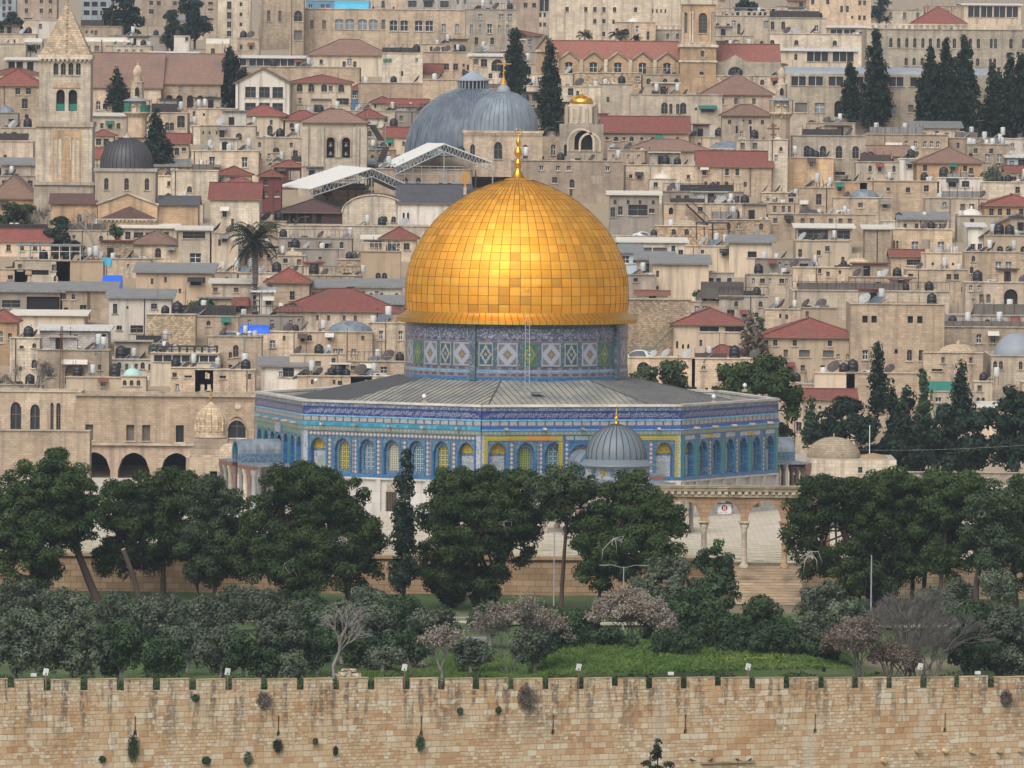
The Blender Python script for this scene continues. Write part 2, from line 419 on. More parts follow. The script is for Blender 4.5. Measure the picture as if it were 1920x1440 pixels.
def diamondmat(name, c, on, off, th=.40, vert=False):
    n = NT(name); uv = n.uvc(); u, v, _ = n.sep(uv)
    d = n.m('ADD', fr(n, u, c), fr(n, v, c))
    f = n.m('LESS_THAN', d, th); dot = n.m('LESS_THAN', d, .10)
    col = n.mix(f, off, n.mix(dot, on, tuple(.6 * q for q in on)))
    w_ = n.m('MULTIPLY_ADD', cells(n, uv, .09), .3, .85)
    return n.out(tone(n, n.mix(1.0, col, n.com(w_, w_, w_), 'MULTIPLY'), uv), .35)
def latticemat(name, c, bar, hole, th=.27, dot=None):
    n = NT(name); uv = n.uvc(); u, v, _ = n.sep(uv)
    f = n.m('MULTIPLY', n.m('LESS_THAN', fr(n, u, c), th), n.m('LESS_THAN', fr(n, v, c), th))
    col = n.mix(f, bar, hole)
    if dot:
        g = n.m('MULTIPLY', n.m('GREATER_THAN', fr(n, u, 2 * c), .25), n.m('GREATER_THAN', fr(n, v, 2 * c), .25))
        col = n.mix(n.m('MULTIPLY', g, n.m('SUBTRACT', 1.0, f)), col, dot)
    return n.out(tone(n, col, uv), .4)
def rectmat(name, pu, hv, on, off, wu=.80, wv=.74):
    n = NT(name); uv = n.uvc(); u, v, _ = n.sep(uv)
    f = n.m('MULTIPLY', n.m('LESS_THAN', fr(n, u, pu), wu / 2), n.m('LESS_THAN', n.m('ABSOLUTE', n.m('SUBTRACT', n.m('DIVIDE', v, hv), .5)), wv / 2))
    wn = cells(n, uv, .09)
    a = n.mix(wn, on, tuple(.62 * q for q in on)); b = n.mix(wn, off, tuple(.6 * q for q in off))
    return n.out(tone(n, n.mix(f, b, a), uv), .35)
def carpetmat(name, inner, ring, field, corner, border, k=11.0, lat=0.0, st=(.10, .22, .52)):
    n = NT(name); uv = n.uvc(); u, v, _ = n.sep(uv)          # uv from -1 to 1 over the panel
    qu = n.m('DIVIDE', n.m('ABSOLUTE', n.m('ROUND', n.m('MULTIPLY', u, k))), k)
    kv = k * 1.5
    qv = n.m('DIVIDE', n.m('ABSOLUTE', n.m('ROUND', n.m('MULTIPLY', v, kv))), kv)
    d = n.m('ADD', qu, qv)
    col = n.ramp(n.m('MULTIPLY', d, .5), [(0, inner), (st[0], ring), (st[1], field), (st[2], corner)], 'CONSTANT')
    e = n.m('MAXIMUM', n.m('ABSOLUTE', u), n.m('ABSOLUTE', v))
    col = n.mix(n.m('GREATER_THAN', e, .86), col, border)
    hole = n.m('MULTIPLY', n.m('LESS_THAN', fr(n, u, 1 / k), .26), n.m('LESS_THAN', fr(n, v, 1 / kv), .26))
    col = n.mix(n.m('MULTIPLY', hole, lat), col, (.04, .05, .06))
    return n.out(col, .35)
BLUE, NAVY, TURQ, LILAC, GREYT = (.045, .15, .40), (.018, .035, .20), (.03, .27, .46), (.44, .40, .48), (.17, .165, .16)
TM = {
 'blue': speckle("blue glazed tile", [(0, (.03, .105, .25)), (.40, (.045, .14, .31)), (.68, (.045, .18, .29)), (.88, (.12, .19, .27))]),
 'field': speckle("blue grey mosaic tile", [(0, (.07, .13, .19)), (.3, (.13, .18, .23)), (.55, (.055, .13, .24)), (.75, (.22, .24, .26)), (.9, (.06, .19, .20))], .11),
 'top': speckle("violet grey cresting tile", [(0, (.12, .14, .19)), (.35, (.19, .20, .23)), (.65, (.07, .10, .20)), (.85, (.30, .30, .31))], .13),
 'navy': speckle("dark blue inscription tile", [(0, (.022, .036, .14)), (.5, (.03, .05, .19)), (.85, (.05, .085, .24))], .2),
 'turq': speckle("turquoise glazed tile", [(0, (.03, .20, .33)), (.5, (.045, .25, .39)), (.85, (.09, .31, .42))], .3),
 'navyline': latticemat("dark blue beaded tile", .16, (.03, .07, .30), (.10, .18, .42), .18),
 'sky': speckle("pale blue tile line", [(0, (.10, .34, .52)), (.6, (.18, .42, .58))], .3),
 'olive': diamondmat("olive green border tile", .42, (.30, .30, .22), (.15, .20, .19), .30),
 'diam': diamondmat("white diamond tile on grey", .40, (.44, .41, .43), (.13, .125, .12), .40),
 'rect': rectmat("pink rectangles on grey blue tile", .86, .62, (.40, .375, .37), (.09, .15, .19)),
 'yellow': latticemat("yellow border tile", .24, (.36, .29, .035), (.10, .10, .06), .17),
 'orange': latticemat("orange border tile", .24, (.50, .22, .035), (.12, .08, .04), .15),
 'green': latticemat("green border tile", .22, (.035, .18, .15), (.05, .26, .17), .25),
 'greenw': speckle("green wall tile", [(0, (.07, .22, .15)), (.5, (.10, .26, .19)), (.8, (.06, .20, .21))], .2),
 'laty': latticemat("yellow pierced window lattice", .21, (.42, .34, .11), (.018, .03, .035), .27, (.16, .20, .06)),
 'latb': latticemat("blue white pierced window lattice", .21, (.30, .36, .36), (.015, .035, .06), .28, (.05, .20, .30)),
 'latg': latticemat("green pierced window lattice", .21, (.22, .27, .07), (.012, .04, .03), .28, (.30, .27, .04)),
 'latw': latticemat("cream pierced window lattice", .21, (.46, .42, .30), (.02, .05, .08), .26),
 'white': speckle("white mosaic tile", [(0, (.33, .345, .37)), (.5, (.40, .405, .42)), (.8, (.15, .20, .31))], .1),
 'pale': speckle("pale panel tile", [(0, (.22, .27, .25)), (.6, (.27, .30, .28))], .15),
 'lune': speckle("yellow lunette tile", [(0, (.38, .26, .02)), (.5, (.48, .33, .035)), (.8, (.20, .17, .04))], .12),
 'marble': stone("veined white marble", (.50, .48, .44), (.60, .57, .53), bw=1.6, bh=1.1, mort=.012, streak=.35, blotch=.22, warm=.02),
 'coping': stone("pale coping stone", (.48, .46, .42), (.56, .54, .50), bw=1.2, bh=.6, mort=.01, streak=.3, warm=.02),
 'drum': speckle("grey blue drum tile", [(0, (.07, .105, .135)), (.3, (.13, .155, .18)), (.55, (.055, .095, .14)), (.8, (.21, .22, .24)), (.91, (.05, .15, .165))], .11),
 'drumtop': speckle("weathered drum inscription tile", [(0, (.10, .12, .18)), (.4, (.20, .21, .27)), (.7, (.06, .09, .17)), (.85, (.40, .40, .46))], .10),
 'drumrow': rectmat("dark cartouches on drum", 1.05, .42, (.12, .09, .14), (.24, .22, .25), .62, .55),
 'cw': carpetmat("white carpet pattern tile", (.33, .22, .03), (.165, .145, .15), (.35, .355, .42), (.15, .155, .15), (.31, .325, .38), 9.0, .5),
 'cb': carpetmat("blue carpet pattern tile", (.38, .30, .07), (.02, .09, .20), (.40, .36, .22), (.02, .085, .19), (.36, .36, .27), 6.0, .9, (.10, .27, .44)),
 'cg': carpetmat("green carpet pattern tile", (.42, .42, .33), (.03, .15, .09), (.24, .22, .05), (.025, .15, .10), (.11, .17, .09), 6.0, .6, (.10, .25, .42)),
}
TM_keys = list(TM); TI = {k: i for i, k in enumerate(TM_keys)}; TMATS = [TM[k] for k in TM_keys]
# ---------------------------------------------------------------- lettering
_AR = {'ا': 0xFE8D, 'ب': 0xFE8F, 'ت': 0xFE95, 'ة': 0xFE93, 'ح': 0xFEA1, 'خ': 0xFEA5, 'د': 0xFEA9, 'ذ': 0xFEAB, 'ر': 0xFEAD, 'ز': 0xFEAF, 'س': 0xFEB1, 'ص': 0xFEB9,
       'ط': 0xFEC1, 'ع': 0xFEC9, 'غ': 0xFECD, 'ف': 0xFED1, 'ق': 0xFED5, 'ك': 0xFED9, 'ل': 0xFEDD, 'م': 0xFEE1, 'ن': 0xFEE5, 'ه': 0xFEE9, 'و': 0xFEED, 'ي': 0xFEF1, 'ى': 0xFEEF}
_END = set('اةدذرزوى')
def arabic(s):
    o = []
    for wd in s.split(' '):
        g = []
        for i, ch in enumerate(wd):
            pre = i > 0 and wd[i - 1] not in _END; post = i < len(wd) - 1 and ch not in _END
            k = (3 if post else 1) if pre else (2 if post else 0)
            g.append(chr(_AR[ch] + k))
        o.append(''.join(reversed(g)))
    return ' '.join(reversed(o))
def text_mesh(body, size, mat, res=1, extrude=0.0):
    cu = bpy.data.curves.new("lettering", 'FONT'); cu.body = body; cu.size = size; cu.resolution_u = res; cu.extrude = extrude; cu.align_x = 'CENTER'
    o = bpy.data.objects.new("lettering", cu); COL.objects.link(o)
    dg = bpy.context.evaluated_depsgraph_get()
    me = bpy.data.meshes.new_from_object(o.evaluated_get(dg))
    bpy.data.objects.remove(o); bpy.data.curves.remove(cu)
    me.materials.clear(); me.materials.append(mat)
    return me
VERSE = "يس والقران الحكيم انك لمن المرسلين على صراط مستقيم تنزيل العزيز الرحيم لتنذر قوما ما انذر اباوهم فهم غافلون"
# ---------------------------------------------------------------- the golden domed shrine
SX = P(968, 700, 750).x; SY = 750.0
PHI0 = -7.3; RO = 24.7; AP = RO * math.cos(R(22.5)); HL = RO * math.sin(R(22.5))
shrine = thing("golden_domed_shrine", "octagonal shrine with blue tiled walls and a great golden dome", "shrine", (SX, SY, 0))
def octring(r0_, z0_, r1_, z1_, mb, m=0):
    for k in range(8):
        a, b = R(PHI0 + 45 * k), R(PHI0 + 45 * (k + 1))
        q = lambda r, t, z: (r * math.sin(t), -r * math.cos(t), z)
        mb.face([q(r0_, a, z0_), q(r0_, b, z0_), q(r1_, b, z1_), q(r1_, a, z1_)], m)
txt_mesh = None
def facade(k):
    global txt_mesh
    phm = R(PHI0 + 22.5 + 45 * k)
    style = {-1: 'A', 7: 'A', 0: 'B', 1: 'C', 6: 'D'}.get(k, 'A')
    y0 = -AP
    mb = MB(); I = TI
    cs = [(i - 3) * 2.62 for i in range(7)]
    niche = []; wins = []
    for i, c in enumerate(cs):
        if style in 'BD' and i == 3:
            niche.append(arch(c, 3.47 + .3, 2.1, 3.0, 'a')); wins.append((c, 3.77, 2.1, 3.0, 'W')); continue
        niche.append(arch(c, 3.80, 1.62, 3.15, 'p')); wins.append((c, 3.80, 1.62, 3.15, None))
    hl = HL
    # tile zone with niches
    mb.wall([(-hl, 3.47), (hl, 3.47), (hl, 7.63), (-hl, 7.63)], niche, y0, .62, I['blue'], I['blue'])
    def band(x0, x1, z0, z1, m, pr=.05, uvz=None):
        yy = y0 - pr
        mb.face([(x0, yy, z0), (x1, yy, z0), (x1, yy, z1), (x0, yy, z1)], I[m], [(x0, 0), (x1, 0), (x1, z1 - z0), (x0, z1 - z0)])
        mb.face([(x0, yy, z1), (x1, yy, z1), (x1, y0, z1), (x0, y0, z1)], I[m]); mb.face([(x0, y0, z0), (x1, y0, z0), (x1, yy, z0), (x0, yy, z0)], I[m])
        mb.face([(x0, y0, z0), (x0, yy, z0), (x0, yy, z1), (x0, y0, z1)], I[m]); mb.face([(x1, yy, z0), (x1, y0, z0), (x1, y0, z1), (x1, yy, z1)], I[m])
    e = hl - .02
    band(-e, e, 7.63, 8.07, 'olive', .10)
    if style in 'AD': band(-e, e, 8.07, 8.44, 'turq', .16)
    else: band(-e, e, 8.07, 8.17, 'sky', .17); band(-e, e, 8.17, 8.44, 'navyline', .12)
    band(-e, e, 8.44, 8.93, 'rect', .04); band(-e, e, 8.93, 9.06, 'sky', .10)
    band(-e, e, 9.06, 9.82, 'navy', .03); band(-e, e, 9.82, 9.88, 'blue', .09)
    band(-e, e, 9.88, 10.20, 'top', .04)
    # parapet behind and coping
    mb.box((0, y0 + .35, 9.1), (2 * hl - .5, .7, 2.1), I['coping']); 
    mb.box((0, y0 + .28, 10.31), (2 * hl + .05, .86, .20), I['coping'])
    # blue base line and window frames
    band(-e, e, 3.47, 3.72, 'blue', .12)
    for i, c in enumerate(cs):
        w_ = .94 if not (style in 'BD' and i == 3) else 1.2
        for sx in (-1, 1): band(c + sx * w_ - .06, c + sx * w_ + .06, 3.72, 7.05, 'blue', .06)
        band(c - w_ - .06, c + w_ + .06, 7.05, 7.13, 'blue', .06)
        # spandrels over the arch
        sp = [(c - w_ + .06, 6.0), (c - .84, 6.0)] + [p for p in reversed(arch(c, 3.8, 1.7, 3.2, 'p')[2:])] + [(c + w_ - .06, 6.0), (c + w_ - .06, 7.05), (c - w_ + .06, 7.05)]
        if not (style in 'BD' and i == 3): mb.poly(sp, y0 - .02, I['field'])
    for i in range(6):
        c = (cs[i] + cs[i + 1]) / 2
        m = 'diam' if style in 'AB' else ('green' if i % 2 == 0 else 'diam')
        band(c - .21, c + .21, 3.74, 7.02, m, .03)
    if style == 'A': band(-e + .55, e - .55, 7.16, 7.60, 'diam', .04); 
    elif style == 'B':
        for s in (-1, 1):
            xa, xb = s * 9.2, s * 1.75
            x0, x1 = min(xa, xb), max(xa, xb)
            band(x0, x1, 7.16, 7.58, 'yellow', .05); band(x0, x0 + .42, 3.74, 7.16, 'yellow', .05); band(x1 - .42, x1, 3.74, 7.16, 'yellow', .05)
        band(-5.2, -2.6, 7.165, 7.575, 'orange', .06)
        for xx, w_ in ((-1.1, .7), (0, 1.2), (1.1, .7)): band(xx - w_ / 2, xx + w_ / 2, 7.18, 7.55, 'pale', .06)
    elif style == 'C':
        for xx, w_ in ((-7.86, 1.9), (-3.9, 3.9), (0, 1.8), (3.9, 3.9), (7.86, 1.9)): band(xx - w_ / 2, xx + w_ / 2, 7.15, 7.55, 'white', .05)
        for xx in (-3.9, 3.9): band(xx - .55, xx + .55, 7.17, 7.53, 'lune', .06)
    else:
        band(-e + .5, e - .5, 7.15, 7.60, 'greenw', .04); band(-1, 1, 7.0, 7.9, 'white', .18)
    for s in (-1, 1): band(s * (e - .25) - .24, s * (e - .25) + .24, 3.74, 7.6, 'white' if style != 'C' else 'green', .045)
    # marble dado with pilasters, plinth and barred windows
    mb.box((0, y0 + .5, 1.75), (2 * hl - .3, 1.0 - .04, 3.44), I['marble'])
    for i in range(8): mb.box(((i - 3.5) * 2.62, y0 - .06, 1.9), (.5, .24, 3.1), I['marble'])
    mb.box((0, y0 - .1, .2), (2 * hl, .4, .4), I['marble']); mb.box((0, y0 - .05, 3.36), (2 * hl, .3, .18), I['marble'])
    f = mb.build("tiled_wall", TMATS, shrine, rz=phm)
    for i, (c, z, w_, h, kk) in enumerate(wins):
        wb = MB(); yb = y0 + .60
        if kk == 'W': wb.poly(arch(c, z, w_, h, 'a'), yb, 0); mats = [TM['white']]
        elif (i in (0, 6)) :
            wb.poly(arch(c, z, w_, h, 'p'), yb, 0); mats = [TM['field'], TM['lune'], TM['white'], TM['pale']]
            a = arch(c, z + 2.15, w_ - .1, h - 2.2, 'p'); wb.poly(a, yb - .03, 1)
            wb.box((c, yb - .03, z + .95), (w_ - .16, .06, 1.9), 2); wb.box((c, yb - .07, z + .8), (w_ * .42, .04, 1.15), 3)
        else:
            kind = {1: 'laty', 2: 'latb', 3: 'latw', 4: 'latb', 5: 'laty'}[i]
            if style == 'B': kind = {1: 'latg', 2: 'latb', 4: 'latb', 5: 'latg'}[i]
            mats = [TM['blue'], TM[kind], TM['field']]
            wb.wall(arch(c, z, w_, h, 'p'), [arch(c, z + .32, w_ - .52, h - .66, 'p')], yb - .22, .2, 2, 0, True)
            wb.poly(arch(c, z + .32, w_ - .52, h - .66, 'p'), yb - .03, 1, uvo=(c - .105, z))
        wb.build("arched_window", mats, f)
    for i, c in enumerate(cs):
        if i in (1, 3, 5) and not (style in 'BD' and i == 3):
            gb = MB(); gb.box((c, y0 - .01, 1.25), (1.1, .06, 1.9), 0)
            for q in range(6): gb.box((c - .45 + q * .18, y0 - .06, 1.25), (.04, .05, 1.9), 1)
            gb.box((c, y0 - .04, 2.6), (.9, .05, .45), 2)
            gb.build("barred_window", [MT['void'], MT['wood'], MT['k']], f)
    # water spouts
    for i in range(5):
        sb = MB(); sb.box(((i - 2) * 3.6, y0 - .42, 8.22), (.2, .62, .18), 0); sb.build("water_spout", [MT['p']], f)
    if k in (7, 0, 1, 6):
        if txt_mesh is None: txt_mesh = text_mesh(arabic(VERSE), 1.0, plain("white glazed lettering", (.36, .35, .42), .35))
        xs = [v.co.x for v in txt_mesh.vertices]; ys = [v.co.y for v in txt_mesh.vertices]
        t = bpy.data.objects.new("inscription", txt_mesh); link(t, f)
        sx = (2 * hl - .5) / (max(xs) - min(xs)); sy = .56 / (max(ys) - min(ys))
        t.rotation_euler = (R(90), 0, 0); t.scale = (sx, sy, 1)
        t.location = (-sx * (max(xs) + min(xs)) / 2, y0 - .045, 9.08 - sy * min(ys))
        t2 = t.copy(); link(t2, f); t2.scale = (sx * .93, sy * .72, 1); t2.location = (-sx * .93 * (max(xs) + min(xs)) / 2 + .3, y0 - .048, 9.33 - sy * .72 * min(ys))
        t2.name = "inscription"
    return f
for k in (7, 0, 1, 6, 2, 3, 4, 5): facade(k)
# roof: eight lead slopes with raised seams
def lead_roof_mat():
    n = NT("weathered lead roof"); x, y, z = n.sep(n.obj())
    a = n.noise(n.com(x, y, z), .35, 4.0); b = n.noise(n.com(x, y, n.m('ADD', z, 50)), 1.6, 4.0, .7)
    c = n.mix(n.ramp(a, [(.38, (0, 0, 0)), (.62, (1, 1, 1))]), (.19, .20, .19), (.32, .305, .25))
    c = n.mix(n.ramp(b, [(.58, (0, 0, 0)), (.68, (1, 1, 1))]), c, (.085, .09, .10))
    return n.out(c, .6, .0, b, .3, .05)
LR = lead_roof_mat(); SEAM = plain("lead roof seam", (.075, .08, .085), .6)
rb = MB()
RIN, ZIN, ROUT, ZOUT = 11.0, 12.12, 23.9, 9.35
octring(ROUT, ZOUT, RIN, ZIN, rb, 0)
octring(RIN, ZIN, RIN - .9, ZIN + .02, rb, 0)
c22, s22 = math.cos(R(22.5)), math.sin(R(22.5))
for k in range(8):
    pm = R(PHI0 + 22.5 + 45 * k); n_ = Vector((math.sin(pm), -math.cos(pm), 0)); t_ = Vector((math.cos(pm), math.sin(pm), 0))
    apo, api = ROUT * c22, RIN * c22
    for j in range(-14, 15):
        x = j * .62
        if abs(x) > ROUT * s22 - .1: continue
        ai = max(api, abs(x) / math.tan(R(22.5)))
        za = lambda a_: ZOUT + (apo - a_) / (apo - api) * (ZIN - ZOUT)
        p0 = n_ * apo + t_ * x + Vector((0, 0, ZOUT + .03)); p1 = n_ * ai + t_ * x + Vector((0, 0, za(ai) + .03))
        if (p0 - p1).length > .4: rb.bar(p0, p1, .07, 1)
    a = R(PHI0 + 45 * k)
    rb.bar((ROUT * math.sin(a), -ROUT * math.cos(a), ZOUT + .04), (RIN * math.sin(a), -RIN * math.cos(a), ZIN + .04), .14, 1)
rb.build("lead_roof", [LR, SEAM], shrine)
hb = MB()
for (px, w_) in ((1022, 1.1), (1040, .5)): pass
# roof hatch lying on the slope
pm = R(PHI0 + 22.5); n_ = Vector((math.sin(pm), -math.cos(pm), 0))
hb.box((1.9, -15.5, 11.22), (1.1, .9, .14), 0); hb.build("roof_hatch", [MT['lead']], shrine)
hb = MB(); hb.box((1.9, -21.4, 10.1), (1.7, .8, .16), 0); hb.box((1.9, -21.4, 9.8), (1.6, .7, .5), 0); hb.build("roof_hatch", [MT['lead']], shrine)
# drum
ZD0, ZD1, RD = 12.10, 17.35, 10.42
db = MB(); I = TI
def cyl(r, z0_, z1_, m, seg=96):
    b = len(db.v)
    for i in range(seg):
        a, c = 2 * math.pi * i / seg, 2 * math.pi * (i + 1) / seg
        q = lambda t, z: (r * math.sin(t), -r * math.cos(t), z)
        db.face([q(a, z0_), q(c, z0_), q(c, z1_), q(a, z1_)], I[m], [(a * r, 0), (c * r, 0), (c * r, z1_ - z0_), (a * r, z1_ - z0_)], False)
    # little ledge on top of a band
    for i in range(seg):
        a, c = 2 * math.pi * i / seg, 2 * math.pi * (i + 1) / seg
        q = lambda rr, t, z: (rr * math.sin(t), -rr * math.cos(t), z)
        db.face([q(r, a, z1_), q(r, c, z1_), q(RD - .05, c, z1_), q(RD - .05, a, z1_)], I[m])
cyl(RD, ZD0 - .3, 17.45, 'drum')
cyl(RD + .10, 12.02, 12.42, 'blue'); cyl(RD + .05, 12.42, 12.80, 'drumrow'); cyl(RD + .03, 12.80, 12.92, 'white'); cyl(RD + .08, 12.92, 13.03, 'sky')
cyl(RD + .03, 13.03, 13.32, 'drumrow'); cyl(RD + .03, 15.68, 15.98, 'drumrow'); cyl(RD + .05, 15.98, 16.9, 'drumtop')
drum = db.build("drum", TMATS, shrine)
def panel(deg, wdeg, m, z0_=13.42, z1_=15.60):
    pb = MB(); a0, a1 = R(deg - wdeg / 2), R(deg + wdeg / 2); N_ = 5; r = RD + .07
    for i in range(N_):
        a, c = a0 + (a1 - a0) * i / N_, a0 + (a1 - a0) * (i + 1) / N_
        q = lambda t, z, rr=r: (rr * math.sin(t), -rr * math.cos(t), z)
        u0_, u1_ = -1 + 2 * i / N_, -1 + 2 * (i + 1) / N_
        pb.face([q(a, z0_), q(c, z0_), q(c, z1_), q(a, z1_)], 0, [(u0_, -1), (u1_, -1), (u1_, 1), (u0_, 1)])
        for z, fl in ((z0_, 1), (z1_, 0)): pb.face([q(a, z), q(c, z), q(c, z, RD - .02), q(a, z, RD - .02)], 0, [(1, 1)] * 4)
    for a in (a0, a1): pb.face([(r * math.sin(a), -r * math.cos(a), z0_), (r * math.sin(a), -r * math.cos(a), z1_), ((RD - .02) * math.sin(a), -(RD - .02) * math.cos(a), z1_), ((RD - .02) * math.sin(a), -(RD - .02) * math.cos(a), z0_)], 0, [(1, 1)] * 4)
    pb.build("carpet_panel", [TM[m]], drum)
vis = [(-72.5, 9.0, 'cw'), (-61.5, 7.0, 'cg'), (-50, 10.2, 'cw'), (-39, 7.0, 'cb'), (-28.8, 10.2, 'cw'), (-15.8, 7.4, 'cb'), (-4.6, 10.4, 'cw'), (6.7, 7.4, 'cg'), (17.9, 10.2, 'cw'), (29.0, 7.4, 'cb'),
       (40.6, 10.0, 'cw'), (51.6, 7.0, 'cg'), (72.5, 9.0, 'cw')]
for d_, w_, m in vis: panel(d_, w_, m); panel(d_ + 180, w_, m)
for d_ in (-22.3, 62, 157.7, 242):
    bb = MB(); a = R(d_); bb.box((RD * math.sin(a), -RD * math.cos(a), 14.75), (.55, .7, 5.2), TI['drum'], a); bb.build("buttress", TMATS, drum)
# gilded eave
def gold_panels(name):
    n = NT(name)
    at = n.n("Attribute", attribute_name="tint"); v = n.sep(at.outputs["Color"])
    bl = n.noise(n.obj(), 1.1, 4.0, .6)
    col = n.mix(v[0], (.84, .41, .048), (.93, .51, .085))
    col = n.mix(v[1], col, (.58, .30, .06))
    col = n.mix(n.ramp(bl, [(.60, (0, 0, 0)), (.78, (.7, .7, .7))]), col, (.58, .28, .045))
    r_ = n.m('MULTIPLY_ADD', v[2], .14, .58)
    return n.out(col, r_, 1.0, n.noise(n.obj(), 2.2, 2.0), .12, .06)
GP = gold_panels("gilded plates"); GS = plain("bronze seams", (.17, .085, .02), .5, .7)
GR = plain("weathered gilded eave", (.66, .36, .055), .42, .9, var=.15)
eb = MB()
prof = [(10.35, 18.35), (10.62, 18.05), (11.0, 17.80), (11.32, 17.66), (11.34, 17.30), (10.5, 17.28)]
NS = 112
for i in range(NS):
    a, c = 2 * math.pi * (i + .04) / NS, 2 * math.pi * (i + .96) / NS
    for t in range(5):
        q = lambda p, an: (p[0] * math.sin(an), -p[0] * math.cos(an), p[1])
        sk = [0, .006, .012, .02, .02, 0]
        eb.face([q(prof[t], a + sk[t]), q(prof[t + 1], a + sk[t + 1]), q(prof[t + 1], c + sk[t + 1]), q(prof[t], c + sk[t])], 0, None, True)
eb.lathe([(p[0] - .03, p[1] - .02) for p in prof], 96, 1)
eb.build("gilded_eave", [GR, GS], shrine)
# dome: curved rows of gilded plates over a bronze shell
pts = [(10.36, 18.3), (10.45, 19.0), (10.47, 19.9), (10.42, 21.0), (10.28, 22.0), (10.02, 22.95), (9.62, 23.9), (9.15, 24.8), (8.55, 25.7), (7.85, 26.6), (6.95, 27.5), (5.85, 28.4), (4.55, 29.25), (3.1, 29.95), (1.7, 30.45), (.75, 30.75)]
ss = [0.0]
for a, b in zip(pts[:-1], pts[1:]): ss.append(ss[-1] + math.hypot(b[0] - a[0], b[1] - a[1]))
NR = 21
def dprof(t):
    s_ = t * ss[-1]
    return float(np.interp(s_, ss, [p[0] for p in pts])), float(np.interp(s_, ss, [p[1] for p in pts]))
dm = MB(); tints = []
dm.lathe([(p[0] - .035, p[1]) for p in [dprof(i / 60) for i in range(61)]], 128, 1); tints += [(0, 0, 0)] * len(dm.f)
rg = random.Random(11)
NC = 66
for j in range(NR):
    t0, t1 = j / NR, (j + 1) / NR
    ncol = NC
    for i in range(ncol):
        a0, a1 = 2 * math.pi * (i + .30) / ncol, 2 * math.pi * (i + 1.30) / ncol
        rr, zz = dprof((t0 + t1) / 2)
        if rr < .9: continue
        ga = min(.024 / rr, (a1 - a0) * .12); gt = .016 / ss[-1]
        tilt = rg.gauss(0, .0055); tw = rg.gauss(0, .0055); patch = 1.0 if rg.random() < .04 else (.35 if rg.random() < .12 else 0.0)
        tn = (rg.random(), patch * rg.uniform(.35, .75), rg.random())
        NA, NB = 3, 3
        for ia in range(NA):
            for ib in range(NB):
                q = []
                for ua, ub in ((ia, ib), (ia + 1, ib), (ia + 1, ib + 1), (ia, ib + 1)):
                    fa, fb = ua / NA, ub / NB
                    an = a0 + ga + (a1 - a0 - 2 * ga) * fa; r_, z_ = dprof(t0 + gt + (t1 - t0 - 2 * gt) * fb)
                    d_ = tilt * (fb - .5) * 2 + tw * (fa - .5) * 2 + .012 * math.sin(math.pi * fa) * math.sin(math.pi * fb)
                    q.append(((r_ + d_) * math.sin(an), -(r_ + d_) * math.cos(an), z_ + d_ * .3))
                dm.face(q, 0, None, True); tints.append(tn)
# raised rolls along every meridian
me = dm.mesh("golden_dome", [GP, GS])
ca = me.color_attributes.new("tint", 'FLOAT_COLOR', 'CORNER')
arr = np.zeros((len(me.loops), 4), dtype=np.float32); arr[:, 3] = 1
li = 0
for p, tn in zip(me.polygons, tints): arr[p.loop_start:p.loop_start + p.loop_total, :3] = tn
ca.data.foreach_set("color", arr.ravel())
gd = bpy.data.objects.new("golden_dome", me); link(gd, shrine)
tb = MB()
for i in range(NC):
    a = 2 * math.pi * (i + .30) / NC
    pp = []
    for j in range(25):
        r_, z_ = dprof(j / 24 * .96); pp.append(((r_ + .005) * math.sin(a), -(r_ + .005) * math.cos(a), z_))
    tb.tube(pp, .024, 4, 0)
tb.build("seam_rolls", [GS], gd)
fb = MB()
fb.lathe([(1.0, 30.62), (.62, 30.85), (.42, 31.25), (.20, 31.55), (.20, 31.75), (.30, 31.9), (.33, 32.1), (.26, 32.3), (.12, 32.5), (.12, 32.65), (.34, 32.85), (.38, 33.1), (.30, 33.35), (.12, 33.6), (.1, 33.75), (.22, 33.9), (.24, 34.1), (.12, 34.35), (.07, 34.6), (.05, 34.75)], 20, 0)
fb.tube([(.30 * math.sin(t), 0, 35.05 - .30 * math.cos(t)) for t in [R(a) for a in range(-170, 171, 20)]], [.02] + [.05] * 16 + [.02], 6, 0)
fb.build("finial", [MT['gold']], shrine)
# service ladder up to the eave
lb = MB()
for dx in (-.2, .2):
    z1_ = 18.6 if dx < 0 else 18.1
    lb.tube([(1.0 + dx, -13.2, 11.55), (1.0 + dx, -11.5, z1_)], .03, 5, 0)
for i in range(17):
    f = i / 17; lb.bar((.8, -13.2 + 1.7 * f, 11.6 + 6.4 * f), (1.2, -13.2 + 1.7 * f, 11.6 + 6.4 * f), .03, 0)
lad = lb.build("ladder", [MT['steel']], loc=(SX, SY, 0)); tag(lad, "long metal ladder leaning on the shrine drum up to the golden eave", "ladder")
